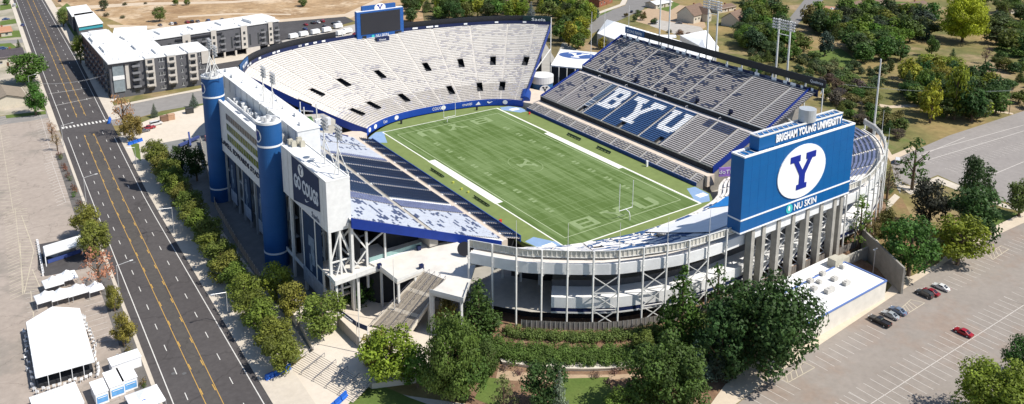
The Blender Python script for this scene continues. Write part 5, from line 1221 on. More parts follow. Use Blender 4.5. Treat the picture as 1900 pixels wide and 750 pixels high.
# ================================================================ APARTMENTS
charc = M('charcoal_cladding', (.11,.11,.12), .7, var=.08, scale=.5); lgreyc = M('taupe_cladding', (.52,.48,.43), .7, var=.06, scale=.5); midg = M('mid_grey_cladding', (.20,.20,.21), .7, var=.06); 
winm = M('apartment_window', (.04,.045,.05), .15, var=0, spec=.7); brick = M('dark_red_brick', (.10,.055,.05), .8, var=.2, scale=1)
AP = thing('apartment_building', 'dark and light grey apartment block with balconies and white roofs along the road', 'apartment building', (-80, 200, G))
xa, xb, yf, zt_ = -108.3, -62.5, 185.0, 13.7
b = MB(); b.bx(xa,xb,yf,yf+17,G,zt_-.6); b.build('front_wing_wall', charc, AP)
b = MB(); b.bx(xa,xa+13,yf+17,262,G,zt_-1); b.bx(xa+13,xa+28,yf+17,222,G,zt_-1.2); b.build('street_wing_wall', brick, AP)
b = MB(); b.bx(xa-.6,xa+14,yf-.8,205,zt_-.6,zt_); b.bx(xa+14,xb+.3,yf-.3,yf+21.3,zt_-.7,zt_-.25); b.bx(xa-.4,xa+13.4,205,262.5,zt_-.9,zt_-.4); b.bx(xa+13.4,xa+28.5,yf+17.5,222.4,zt_-1.1,zt_-.55); b.build('roof', white, AP)
for k, (x0_, x1_, y0_, y1_, h_) in enumerate(((xa+2,xa+11,208,222,1.1),(xa+1,xa+10,232,246,1.3),(xa+16,xa+25,205,216,1.0),(-86,-76,yf+6,yf+16,1.1),(-73,-65,yf+4,yf+14,.9),(xa+3,xa+12,250,260,1.0))): b = MB(); b.bx(x0_,x1_,y0_,y1_,zt_-.4,zt_-.4+h_); b.build('raised_roof_block', panel, AP)
for k, x in enumerate((-90.5,-80.5,-70.5)): b = MB(); b.bx(x-2.1,x+2.1,yf-1.4,yf+4,zt_-.3,zt_+.35); b.build('bay_parapet', panel, AP)
rr = random.Random(14)
for k in range(34):
    if k % 2: x, y = lerp(xa+2,xb-2,k/34), rr.uniform(yf+3,yf+15)
    else: x, y = rr.uniform(xa+1,xa+11), lerp(yf+18,258,k/34)
    unit(x, y, zt_-.4, (rr.uniform(.8,1.8),rr.uniform(.8,1.4),rr.uniform(.7,1.1)), panel, AP)
b = MB()
for x in (-90.5,-80.5,-70.5): b.bx(x-2,x+2,yf-1.3,yf-.005,G+3.2,zt_-.3)
b.bx(xb-3.6,xb+.02,yf-.5,yf-.004,G+11,zt_-.3); b.bx(-101.5,-99.6,yf-.4,yf-.003,G+4,zt_-.4)
b.build('light_bay', lgreyc, AP)
b = MB(); b.bx(xa+1.2,xa+6,yf-.5,yf-.003,G+3,zt_-1.6); b.build('corner_glazing', M('pale_corner_glass', (.22,.26,.28), .15, var=.2, scale=.5, spec=.8), AP)
b = MB(); b.bx(xa+1.1,xa+6.1,yf-.7,yf-.51,G+9,G+11); b.build('white_panel', white, AP)
b = MB(); b.bx(xa-.3,xa+12,yf-.9,yf-.05,zt_-1.6,zt_-.6); b.bx(xa+8.6,xa+9.5,yf-.8,yf-.05,G+4,zt_-1.6); b.bx(xa+9.5,-93.5,yf-.8,yf-.05,G+3.5,G+4.3); b.build('portal_frame', M('near_black_cladding', (.03,.03,.035), .6, var=.05), AP)
for fl_ in range(5):
    z = G+1.0+fl_*3.4
    if z+2 > zt_-.6: break
    for x in (-96.8,-90.5,-80.5,-70.5):
        yy = yf-1.32 if (x > -92 and z > G+3) else yf-.02
        b = MB(); b.bx(x-1.1,x+1.1,yy-.03,yy,z,z+2.1); w = b.build('balcony_door', winm, AP)
        if fl_ > 0:
            b = MB(); b.bx(x-1.7,x+1.7,yy-1.5,yy-.04,z-.35,z-.15); b.bx(x-1.7,x+1.7,yy-1.5,yy-1.42,z-.15,z+.75); b.build('balcony', lgreyc if x > -95 else midg, w)
    for x in (-85.8,-84.4,-75.6,-66.8,-65.2):
        b = MB(); b.bx(x-.55,x+.55,yf-.06,yf-.02,z+.3,z+1.8); w = b.build('window', winm, AP); b = MB(); b.bx(x-.65,x+.65,yf-.09,yf-.061,z+.2,z+.3); b.bx(x-.05,x+.05,yf-.09,yf-.061,z+.3,z+1.8); b.build('window_frame', wht, w)
for fl_ in range(4):
    z = G+1.2+fl_*3.6
    for k in range(9):
        y = 190+k*8; b = MB(); b.bx(xa-.05,xa-.01,y-1,y+1,z,z+2); w = b.build('window', winm, AP); b = MB(); b.bx(xa-1.2,xa-.06,y-1.5,y+1.5,z-.25,z-.1); b.bx(xa-1.2,xa-1.12,y-1.5,y+1.5,z-.1,z+.8); b.build('balcony', midg, w)
AN = thing('apartment_annex', 'low white annex behind the long apartment wing near the hill', 'building', tuple(at(240,60,G))); b = MB(); P = [at2(208,66,5),at2(274,62,5),at2(272,48,5),at2(212,52,5)]; b.prism(P, G, 4.6); b.build('wall', panel, AN); b = MB(); b.prism(P, 4.6, 5.0); b.build('roof', white, AN)
RW = thing('apartment_building', 'long dark and cream striped apartment wing over open parking, under the dry hill', 'apartment building', (-50, 240, G))
ya = lambda x: lerp(229.5, 236.5, (x+65)/57); ang = math.atan2(7, 57); zr = 12.6
def along(x, dy=0, z=0): return (x, ya(x)+dy, z)
b = MB(); b.prism([(-96,ya(-96)),( -8.2,ya(-8.2)),(-10,ya(-8.2)+24),(-98,ya(-96)+24)], G+3.2, zr-.5); b.build('main_wall', charc, RW)
b = MB(); b.prism([(-97,ya(-97)-.5),( -7.6,ya(-7.6)-.5),(-9.6,ya(-7.6)+24.5),(-99,ya(-97)+24.5)], zr-.5, zr); b.build('roof', white, RW)
b = MB(); b.prism([(-24,ya(-24)+2),(-9.4,ya(-9)+2),(-11,ya(-9)+13),(-26,ya(-24)+13)], zr, zr+1.6); b.build('roof_block', white, RW)
for x, w_ in ((-13.5,1.3),(-29.5,1.8),(-47.0,1.5),(-62,2.2)):
    b = MB(); b.box((x, ya(x)-.35, (G+3.4+zr)/2),(w_*2,.7,zr-G-3.6),ang); b.build('light_bay', lgreyc, RW)
    for fl_ in range(3): z = G+5+fl_*3.3; b = MB(); b.box((x,ya(x)-.75,z+1),(1.3,.06,1.6),ang); b.build('window', winm, RW)
for x in (-9.6,-18.2,-33.5,-42,-52.5,-57,-66,-71,-76):
    for fl_ in range(3):
        z = G+4.6+fl_*3.2; b = MB(); b.box((x,ya(x)-.04,z+1.1),(1.9,.06,2.0),ang); w = b.build('balcony_door', winm, RW)
        b = MB(); b.box((x,ya(x)-.7,z),(2.8,1.2,.2),ang); b.box((x,ya(x)-1.28,z+.5),(2.8,.06,.9),ang); b.build('balcony', midg, w)
for x in (-15.7,-21,-26,-36.8): b = MB(); b.box((x,ya(x)-.06,G+8),(.9,.06,6.5),ang); b.build('window', winm, RW)
b = MB()
for k in range(14): x = lerp(-94,-8.6,k/13); b.box((x,ya(x),G+1.6),(1,.8,3.2),ang)
b.box((-24.5,ya(-24.5)-.2,G+1.7),(8,.5,3.3),ang); b.build('parking_pier', lgreyc, RW)
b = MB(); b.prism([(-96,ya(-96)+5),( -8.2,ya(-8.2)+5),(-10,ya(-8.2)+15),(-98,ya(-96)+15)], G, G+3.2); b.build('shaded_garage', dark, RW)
b = MB(); b.box((-55, ya(-55)-.45, 8.6+1.8),(26,.5,.7),ang); b.build('dark_lintel', M('near_black_cladding'), RW)
for k, x in enumerate((-88,-70,-52,-36)): b = MB(); b.box((x,ya(x)+12,zr+.5),(9,9,1.0),ang); b.build('raised_roof_block', panel, RW)
for x in (-13.5,-29.5,-47.0,-62): b = MB(); b.box((x,ya(x)+1.2,zr+.3),(4.2,3.6,.7),ang); b.build('bay_parapet', panel, RW)
rr = random.Random(15)
for k in range(26): x = lerp(-94,-12,k/25); unit(x, ya(x)+rr.uniform(3,20), zr, (1.5,1,.8), panel, RW)
for k, (P, lab, teal) in enumerate((([(124,14),(160,9),(172,24),(134,30)],'small white roofed block at the far end of the apartments',0),([(138,27),(172,22),(190,42),(146,49)],'white roofed block with a teal band beside the apartments',1))):
    W = [at(x,y,6) for x,y in P]; t = thing('townhouse_block', lab, 'building', (W[0].x,W[0].y,G)); b = MB(); b.prism([(p.x,p.y) for p in W], G, 5.6); b.build('wall', charc, t); b = MB(); c_ = sum(W, Vector())/4; b.prism([tuple((p+(p-c_)*.05).xy) for p in W], 5.6, 6.1); b.build('roof', white, t)
    b = MB(); p, q_ = W[3], W[2]; n_ = Vector((0,-.15,0))
    for fl_ in range(2):
        for s in (.2,.5,.8): r_ = p.lerp(q_, s); b.box((r_.x,r_.y-.1,-2+fl_*3.4),(1.4,.12,1.5),math.atan2(q_.y-p.y,q_.x-p.x))
    b.build('window', winm, t)
    if teal: b = MB(); b.beam((p.x,p.y-.2,4.4),(q_.x,q_.y-.2,4.4),.2,2.0); b.build('teal_band', M('teal_panel', (.05,.30,.36), .6, var=0), t)
# ================================================================ VEGETATION
def leafmat():
    m = bpy.data.materials.new('foliage'); m.use_nodes = True; nt = m.node_tree; N = nt.nodes; L = nt.links
    b = N['Principled BSDF']; b.inputs['Roughness'].default_value = .6; b.inputs['Specular IOR Level'].default_value = .25
    oi = N.new('ShaderNodeObjectInfo'); g = N.new('ShaderNodeNewGeometry')
    n = N.new('ShaderNodeTexNoise'); n.inputs['Scale'].default_value = .45; n.inputs['Detail'].default_value = 3; L.new(g.outputs['Position'], n.inputs['Vector'])
    w = N.new('ShaderNodeTexWhiteNoise'); w.noise_dimensions = '3D'
    at_ = N.new('ShaderNodeAttribute'); at_.attribute_name = 'lv'
    mr = N.new('ShaderNodeMapRange'); mr.inputs['From Min'].default_value = .3; mr.inputs['From Max'].default_value = .7; mr.inputs['To Min'].default_value = .85; mr.inputs['To Max'].default_value = 1.55
    L.new(n.outputs['Fac'], mr.inputs['Value'])
    ml = N.new('ShaderNodeMath'); ml.operation = 'MULTIPLY'; L.new(mr.outputs['Result'], ml.inputs[0]); L.new(at_.outputs['Fac'], ml.inputs[1])
    sc = N.new('ShaderNodeVectorMath'); sc.operation = 'SCALE'; L.new(oi.outputs['Color'], sc.inputs[0]); L.new(ml.outputs[0], sc.inputs['Scale'])
    L.new(sc.outputs['Vector'], b.inputs['Base Color'])
    tr = N.new('ShaderNodeBsdfTranslucent'); L.new(sc.outputs['Vector'], tr.inputs['Color'])
    mx = N.new('ShaderNodeMixShader'); mx.inputs[0].default_value = .3; L.new(b.outputs[0], mx.inputs[1]); L.new(tr.outputs[0], mx.inputs[2])
    L.new(mx.outputs[0], N['Material Output'].inputs['Surface']); return m
LEAF = leafmat(); bark = M('bark', (.13,.09,.06), .9, var=.2, scale=2)
def leafmesh(name, blobs, per, size, seed):
    """blobs: (centre, radius xyz); leaves spread through the shell of each clump"""
    rnd = random.Random(seed); v = []; f = []; lv = []
    for (c, r) in blobs:
        vol = (r[0]*r[1]*r[2])**(2/3); n = max(6, int(per*vol)); tone = rnd.uniform(.75, 1.3)
        for _ in range(n):
            while True:
                x, y, z = rnd.uniform(-1,1), rnd.uniform(-1,1), rnd.uniform(-1,1); q = x*x+y*y+z*z
                if .05 < q < 1: break
            s = (rnd.uniform(.62, 1.08))/math.sqrt(q); p = Vector((c[0]+x*s*r[0], c[1]+y*s*r[1], c[2]+z*s*r[2]))
            nn = Vector((x, y, z+.25)).normalized(); nn = (nn + Vector((rnd.uniform(-.7,.7), rnd.uniform(-.7,.7), rnd.uniform(-.5,.7)))).normalized()
            a = nn.orthogonal().normalized(); a = (Matrix.Rotation(rnd.uniform(0,6.28), 3, nn) @ a); bb = nn.cross(a); L_ = size*rnd.uniform(.6,1.3)
            k = len(v); v += [p-a*L_*.5, p+bb*L_*.32, p+a*L_*.5+nn*L_*.1, p-bb*L_*.32]; f.append((k,k+1,k+2,k+3)); lv.append(tone*rnd.uniform(.8,1.2))
    me = bpy.data.meshes.new(name); me.from_pydata([tuple(p) for p in v], [], f); me.materials.append(LEAF)
    at_ = me.attributes.new('lv', 'FLOAT', 'FACE'); at_.data.foreach_set('value', lv); me.update(); return me
def blobs_round(seed, r=4.2, h=10, n=38, low=.06, br=(.9,1.7)):
    rnd = random.Random(seed); B = [((0,0,h*.55),(r*.55,r*.55,h*.28))]
    for i in range(n):
        a = rnd.uniform(0,6.283); u = rnd.uniform(-.95,1); e = math.sqrt(max(0,1-u*u)); k = rnd.uniform(.6,1.08)
        c = (r*.78*e*math.cos(a)*k, r*.78*e*math.sin(a)*k, h*(low+(1-low)*(.5+.42*u*k))); q = rnd.uniform(*br); B.append((c,(q,q,q*.8)))
    return B
def blobs_cone(seed, r=3, h=10, n=50, pw=.85):
    rnd = random.Random(seed); B = []
    for i in range(n):
        t = (i+.5)/n; rr_ = r*(1-t)**pw; a = i*2.4+rnd.uniform(-.4,.4); c = (rr_*.72*math.cos(a), rr_*.72*math.sin(a), h*(.08+.88*t)); q = max(.35, rr_*.42)+rnd.uniform(0,.25); B.append((c,(q,q,q*.62)))
    for i in range(8): t = i/8; B.append(((0,0,h*(.12+.84*t)),(max(.3,r*.5*(1-t)),)*2+(h*.08,)))
    return B
def blobs_open(seed, r=4, h=11, n=26):
    rnd = random.Random(seed); B = []
    for i in range(n):
        t = (i+.5)/n; rr_ = r*(1-t)**.7; a = i*2.4+rnd.uniform(-.5,.5); k = rnd.uniform(.5,1.0); c = (rr_*k*math.cos(a), rr_*k*math.sin(a), h*(.15+.82*t)); q = rnd.uniform(.5,1.1); B.append((c,(q*1.2,q*1.2,q*.6)))
    return B
def blobs_col(seed, r=1.5, h=9, n=18):
    rnd = random.Random(seed); return [((rnd.uniform(-.4,.4)*r, rnd.uniform(-.4,.4)*r, h*(.08+.86*(i+.5)/n)), (r*.75*(1-.5*((i/n)**3)),)*2+(h/n*1.2,)) for i in range(n)]
CR = {}
for s in range(4): CR['round%d' % s] = (leafmesh('crown', blobs_round(s+1), 66, .5, s), 4.2, 10)
for s in range(2): CR['big%d' % s] = (leafmesh('crown', blobs_round(s+20, 7.5, 13, 76, .04, (1.2,2.3)), 62, .52, s), 7.5, 13)
for s in range(2): CR['cone%d' % s] = (leafmesh('crown', blobs_cone(s+5, 3.6, 11), 62, .45, s), 3.4, 11)
for s in range(2): CR['open%d' % s] = (leafmesh('crown', blobs_open(s+9), 44, .55, s), 3.8, 11)
CR['col0'] = (leafmesh('crown', blobs_col(3), 60, .5, 1), 1.4, 9)
CR['shrub0'] = (leafmesh('foliage', [((0,0,.6),(.8,.8,.6)),((.5,.3,.7),(.6,.5,.5)),((-.4,.4,.5),(.6,.6,.5)),((.1,-.5,.6),(.6,.6,.5))], 70, .3, 1), 1.1, 1.35)
CR['bush0'] = (leafmesh('foliage', [((random.uniform(-1.6,1.6),random.uniform(-1.6,1.6),random.uniform(.6,1.6)),(1,1,.8)) for _ in range(12)], 50, .45, 2), 2.3, 2.6)
for s in range(2): CR['dead%d' % s] = (leafmesh('crown', blobs_round(s+40, 4.0, 9, 26, .2, (.5,1.1)), 30, .4, s), 4.0, 9)
for s in range(2): CR['far%d' % s] = (leafmesh('crown', blobs_round(s+60, 4.2, 9, 26, .05, (1.1,1.9)), 20, .9, s), 4.4, 9)
def trunkmesh(h, r, limbs=True):
    b = MB(); b.tube((0,0,-.2),(0,0,h*.45),r,7,r*.7); b.tube((0,0,h*.45),(.1,.1,h*.8),r*.7,6,r*.25)
    if limbs:
        for k in range(5): a = k*1.26; b.tube((0,0,h*(.25+.06*k)),(math.cos(a)*h*.22,math.sin(a)*h*.22,h*(.5+.06*k)),r*.45,5,r*.15)
    me = bpy.data.meshes.new('trunk'); me.from_pydata(b.v, [], b.f); me.materials.append(bark); return me
TR = {k: trunkmesh(v[2], .16+.018*v[2], k[:3] not in ('con','col')) for k, v in CR.items() if k[:5] not in ('shrub','bush0')}
GREEN = (.075,.135,.025); YG = (.16,.185,.03); LIME = (.22,.25,.02); DK = (.035,.065,.018); OLV = (.10,.115,.035); ORG = (.34,.17,.075); BLU = (.13,.17,.15); RED = (.14,.06,.035); MID = (.055,.10,.022); PUR = (.07,.045,.045)
NT = [0]
def tree(p, h, r, kind, col, label, name='tree', cat='tree', group=None, sub=None):
    me, R0, H0 = CR[kind]; NT[0] += 1; rnd = random.Random(NT[0]*7+1)
    rz = rnd.uniform(0, 6.28); sc = (r/R0, r/R0, h/H0); cc = tuple(c*rnd.uniform(.9,1.1) for c in col)+(1,)
    t = thing(name, label, cat, tuple(p), group); t.rotation_euler = (0,0,rz)
    c = bpy.data.objects.new('crown' if kind in TR else 'foliage', me); C.objects.link(c); c.parent = t; c.scale = sc; c.color = cc
    if kind in TR: k = bpy.data.objects.new('trunk', TR[kind]); C.objects.link(k); k.parent = t; k.scale = ((r/R0+h/H0)/2,)*2+(h/H0,)
    else:
        b = bpy.data.objects.new('stem', STEM); C.objects.link(b); b.parent = t; b.scale = (r,r,h)
    return t
_b = MB(); _b.tube((0,0,-.1),(0,0,.5),.1,6,.05); _b.tube((0,0,.1),(.3,.1,.6),.05,5,.03); STEM = bpy.data.meshes.new('stem'); STEM.from_pydata(_b.v, [], _b.f); STEM.materials.append(bark)
def zup(a, py):
    lo, hi = a.z, a.z+60
    for _ in range(40):
        m = (lo+hi)/2; d = Vector((a.x,a.y,m))-CV
        if CY-FOC*d.dot(UP)/d.dot(FW) > py: lo = m
        else: hi = m
    return m
def ptree(xb, yb, yt, w, kind, col, label, name='tree', cat='tree', group=None, z=G):
    a = at(xb, yb, z); h = zup(a, yt)-z; d = (a-CV).dot(FW); r = w/2*d/FOC
    return tree(a, h, r, kind, col, label, name, cat, group)
PT = [(600,628,545,92,'round0',(.12,.19,.03),'bright green spreading tree left of the plaza gate fence','broadleaf_tree'),
(514,560,482,62,'round1',(.21,.21,.03),'yellow-green tree beside the foot of the nearer blue cylinder','broadleaf_tree'),
(543,588,520,62,'round2',(.20,.20,.03),'lower yellow-green tree above the planter block','broadleaf_tree'),
(728,708,604,112,'round3',(.17,.21,.025),'big yellow-green tree at the foot of the outdoor stairs','broadleaf_tree'),
(840,745,580,125,'big0',(.075,.115,.022),'tall full green tree in front of the dark corner under the deck','broadleaf_tree'),
(888,628,513,92,'cone0',(.05,.10,.02),'pyramid shaped green tree at the left end of the ring fence','conifer'),
(830,622,546,48,'round2',(.17,.13,.035),'small orange-tinted tree below the right corner of the white deck','broadleaf_tree'),
(698,690,612,64,'round2',(.20,.20,.025),'yellowish tree left of the big yellow-green one by the stairs','broadleaf_tree'),
(868,742,640,84,'round0',(.06,.115,.02),'rounded green tree right of the tall full one at the hedge end','broadleaf_tree'),
(905,700,632,50,'round3',(.075,.13,.025),'small green tree growing out of the left hedge mass','broadleaf_tree'),
(775,718,640,70,'round1',(.10,.16,.025),'rounded green tree tucked between the yellow-green and the tall full tree','broadleaf_tree'),
(1010,765,672,92,'round0',(.04,.085,.018),'dark green tree at the bottom edge below the curved path','broadleaf_tree'),
(1037,785,684,44,'cone1',(.17,.21,.14),'silvery narrow conifer in front of the dark tree at the bottom edge','conifer'),
(935,770,695,66,'open0',(.15,.16,.06),'thin olive tree at the bottom edge left of the silvery conifer','broadleaf_tree'),
(1235,765,628,165,'big1',(.055,.11,.018),'large round green tree right of the curved path','broadleaf_tree'),
(1262,648,488,104,'cone1',(.05,.10,.018),'tall pointed tree rising against the white columns','conifer'),
(1328,600,488,66,'open1',(.06,.11,.02),'open pointed tree just left of the billboard posts','conifer'),
(1418,690,514,205,'big0',(.034,.068,.018),'huge dark green tree covering the left end of the white roofed building','broadleaf_tree'),
(1335,700,562,110,'round2',(.036,.066,.018),'dark green tree in the shade left of the huge dark tree','broadleaf_tree'),
(1290,706,628,54,'cone0',(.13,.17,.14),'blue-grey spruce between the two big trees','conifer'),
(1330,702,622,50,'cone1',(.09,.12,.10),'second blue-grey spruce in the shade of the huge dark tree','conifer'),
(1160,775,715,78,'round3',(.13,.18,.03),'small bright tree at the bottom edge before the large round tree','broadleaf_tree'),
(1192,668,612,50,'round2',(.10,.15,.03),'light green tree at the right end of the hedges','broadleaf_tree'),
(1685,512,400,108,'round0',(.05,.115,.02),'green tree behind the end of the tall concrete wall','broadleaf_tree'),
(1776,492,400,104,'round3',(.15,.20,.02),'yellow-green tree beside the parking row right of the concrete wall','broadleaf_tree'),
(1800,455,338,108,'round1',(.035,.085,.018),'dark green tree behind the yellow-green one near the lot','broadleaf_tree'),
(1692,352,254,72,'open1',(.05,.10,.02),'open branched pine at the corner of the upper parking lot','conifer'),
(1806,388,290,68,'round2',(.04,.075,.02),'dark pine like tree at the near edge of the upper lot','broadleaf_tree'),
(1722,424,328,74,'round0',(.04,.038,.028),'dark brownish purple tree below the open branched pine','broadleaf_tree'),
(1890,402,328,54,'round1',(.09,.14,.03),'green tree at the right edge beside the upper lot','broadleaf_tree'),
(1592,470,360,66,'open0',(.12,.16,.035),'light green open tree against the curved wall right of the billboard','broadleaf_tree'),
(1645,372,295,44,'dead0',(.14,.11,.07),'sparse grey-brown tree by the outer wall of the bowl','broadleaf_tree'),
(1615,470,400,50,'dead1',(.20,.17,.05),'thin yellowing tree on the rusty bank','broadleaf_tree'),
(1640,440,385,40,'round2',(.10,.11,.03),'small olive tree on the rusty bank','broadleaf_tree'),
(1888,700,618,62,'round1',(.04,.09,.02),'dark green tree at the right edge of the lower lot','broadleaf_tree'),
(1850,800,676,170,'big1',(.15,.18,.02),'big yellow-green tree in the bottom right corner','broadleaf_tree'),
(338,330,266,44,'round0',(.03,.06,.012),'dark tree in the shade at the plaza corner, left one','broadleaf_tree'),  # this crown and the next: plaza shade put into darker foliage colour
(366,336,272,42,'round3',(.035,.07,.012),'dark tree in the shade at the plaza corner, right one','broadleaf_tree'),
(232,252,166,54,'dead0',(.34,.19,.08),'rusty orange tree at the corner by the crosswalk','broadleaf_tree'),
(246,262,208,40,'round1',(.22,.16,.04),'yellowish lower tree behind the rusty orange one','broadleaf_tree'),
(56,155,96,76,'round2',(.07,.13,.02),'spreading green tree between the two left houses and the road','broadleaf_tree'),
(67,214,150,44,'round3',(.055,.12,.02),'dense rounded green tree in front of the tan roofed house','broadleaf_tree'),
(160,442,376,52,'round0',(.17,.17,.03),'yellow-green tree by the shelter, farther one','broadleaf_tree'),
(178,480,404,56,'round1',(.17,.18,.03),'yellow-green tree by the shelter, nearer one','broadleaf_tree'),
(186,540,455,78,'dead0',(.36,.20,.11),'rust brown tree over the white canopies','broadleaf_tree'),
(213,578,528,32,'round2',(.16,.17,.03),'small yellow-green tree beside the parking stalls','broadleaf_tree'),
(230,642,580,46,'round3',(.20,.16,.035),'autumn tinted tree right of the big white tent','broadleaf_tree'),
(98,262,222,24,'dead1',(.33,.20,.11),'small rusty tree at the top corner of the left lot','broadleaf_tree'),
(107,280,240,24,'dead0',(.30,.19,.10),'small rusty tree second from the top corner of the left lot','broadleaf_tree'),
(150,118,63,32,'round0',(.10,.14,.02),'olive street tree against the dark side of the apartments','broadleaf_tree'),
(118,50,14,24,'round1',(.10,.13,.03),'round street tree before the small white roofed block','broadleaf_tree'),
(162,104,70,22,'round2',(.09,.13,.02),'street tree in the shadow of the apartments','broadleaf_tree'),
(287,218,191,14,'cone0',(.09,.12,.09),'small blue-green spruce on the verge, left','conifer'),(360,200,172,18,'cone1',(.09,.12,.09),'small blue-green spruce on the verge, right','conifer'),
(297,40,11,25,'round3',(.10,.14,.035),'lone round tree on the dry hill','broadleaf_tree'),(194,20,-2,18,'round0',(.06,.08,.03),'small dark tree at the top left of the dry hill','broadleaf_tree'),
(326,10,-3,13,'round1',(.12,.15,.03),'round bush like tree at the top edge over the hill, left','broadleaf_tree'),(347,10,-4,13,'round2',(.12,.15,.03),'round bush like tree at the top edge over the hill, right','broadleaf_tree'),
(562,12,-4,20,'round2',(.08,.11,.03),'dark tree at the top edge above the rear parking','broadleaf_tree'),
(36,98,72,12,'cone0',(.06,.09,.03),'small conifer beside the left drive','conifer'),
(1785,78,-14,92,'big0',(.30,.31,.015),'huge bright yellow-green tree at the top right','broadleaf_tree'),
(1725,228,150,46,'far0',(.22,.24,.02),'bright lime tree in the middle of the slope grove','broadleaf_tree'),
(1770,222,118,52,'far1',(.17,.20,.02),'lime topped tree at the right of the slope grove','broadleaf_tree'),
(1802,226,150,62,'far0',(.035,.075,.015),'wide dark green tree at the lot edge on the slope','broadleaf_tree'),
(1502,50,8,44,'far1',(.13,.12,.035),'brownish olive tree right of the side road','broadleaf_tree'),
(1460,90,50,40,'far0',(.07,.13,.02),'green tree behind the nearest floodlight masts','broadleaf_tree'),
(1530,104,56,34,'far1',(.04,.065,.04),'bluish dark tree above the slope','broadleaf_tree'),
(1118,92,68,22,'far1',(.20,.19,.02),'yellow tree beside the white membrane roofs','broadleaf_tree'),
(1828,118,84,26,'dead0',(.10,.06,.06),'reddish purple tree on the right slope','broadleaf_tree'),
(1765,126,88,22,'cone0',(.06,.09,.03),'lone small conifer on the golden slope','conifer'),
(1728,104,66,28,'far0',(.06,.11,.02),'green tree at the left of the golden slope','broadleaf_tree'),
(1650,135,110,18,'round2',(.06,.09,.02),'small green tree on the left of the bare slope','broadleaf_tree'),
(985,48,2,24,'cone1',(.14,.17,.17),'pale blue spruce behind the far rim','conifer')]
for a in PT: ptree(*a[:6], a[6], a[7])
for k, (xb, yb, yt, w) in enumerate(((641,572,528,20),(667,574,522,30),(692,566,514,20))): ptree(xb, yb, yt, w, 'col0', (.045,.095,.018), ('left narrow columnar tree under the side landing','middle and thickest columnar tree under the side landing','right narrow columnar tree under the side landing')[k], 'columnar_tree', 'tree', 'columnar trees under the landing')
ORD = ['first','second','third','fourth','fifth','sixth','seventh','eighth','ninth','tenth','eleventh','twelfth','thirteenth','fourteenth','fifteenth','sixteenth','seventeenth','eighteenth','nineteenth','twentieth','twenty-first','twenty-second','twenty-third','twenty-fourth','twenty-fifth','twenty-sixth','twenty-seventh','twenty-eighth','twenty-ninth','thirtieth']+['%d%s' % (i, 'th') for i in range(31, 80)]
rr = random.Random(33)
for k in range(20):
    y = lerp(-65, 88, k/19); x = lerp(-116.0, -110.4, k/19)+rr.uniform(-.5,.5)
    tree((x,y,G), rr.uniform(9.0,10.6), rr.uniform(4.5,5.2), 'round%d' % (k % 4), (.13*rr.uniform(.85,1.1),.158*rr.uniform(.88,1.05),.026), ORD[k]+' green street tree from the near end of the sidewalk row', 'street_tree', 'tree', 'street trees in a row along the road')
# shrubs along the left kerb
for k, (px, py, w, col) in enumerate(((110,292,13,RED),(113,296,12,OLV),(118,312,12,RED),(121,318,12,(.25,.10,.05)),(126,330,12,RED),(130,336,12,OLV),(136,352,13,RED),(139,358,13,(.22,.10,.04)),(138,366,12,GREEN),(147,382,13,RED),(240,656,18,(.16,.13,.03)),(242,661,13,GREEN),(266,716,17,(.15,.12,.03)),(268,720,12,GREEN))):
    ptree(px, py, py-w, w, 'shrub0', col, ORD[k]+' low reddish and green shrub from the top of the left kerb', 'shrub', 'shrub', 'shrubs along the left kerb')
for k, (px, py) in enumerate(((935,688),(962,694),(1104,700),(1140,694),(1128,712))): ptree(px, py, py-12, 22, 'shrub0', (.13,.08,.07), ORD[k]+' purplish low shrub from the left on the bed below the curved path', 'shrub', 'shrub', 'purplish shrubs below the path')
# hedges
def hedge(pts, w, h, col, label, seed, z=None):
    P = catmull(pts, max(4, len(pts)*8)); B = []; rnd = random.Random(seed)
    for i in range(len(P)-1):
        L_ = (P[i+1]-P[i]).length; n = max(1, int(L_/.9))*max(1, int(w/1.0))
        for _ in range(n):
            p = P[i].lerp(P[i+1], rnd.random()); q = rnd.uniform(.8,1.25); zz = z(p) if z else G
            B.append(((p.x+rnd.uniform(-w/2,w/2)-P[0].x, p.y+rnd.uniform(-w/2,w/2)-P[0].y, zz+h*.5+rnd.uniform(-.2,.2)), (q,q,h*.55)))
    me = leafmesh('hedge', B, 75, .42, seed); o = bpy.data.objects.new('hedge', me); C.objects.link(o); o.location = (P[0].x,P[0].y,0); o.color = (*col, 1); tag(o, label, 'hedge')
hz = lambda off: (lambda p: lerp(-2.2, G, min(1,max(0,(off-2.2)/14.8))))
rim = [tuple(p) for p in RC]
hedge([smear(rim,-4.5)[i] for i in range(10, 46, 4)], 3.2, 1.7, (.10,.14,.035), 'upper trimmed hedge left part, right below the ring fence', 5, hz(4.5))
hedge([smear(rim,-4.5)[i] for i in range(48, 72, 4)], 3.2, 1.8, (.10,.14,.035), 'upper trimmed hedge right part, right below the ring fence', 6, hz(4.5))
hedge([smear(rim,-11.5)[i] for i in range(6, 80, 4)], 6.2, 2.1, (.08,.13,.026), 'broad wavy lower hedge above the curved path', 7, hz(11.5))
hedge([at2(880,640),at2(905,668),at2(905,700)], 3.6, 2.0, (.07,.13,.025), 'green hedge mass curving down left of the curved path', 8)
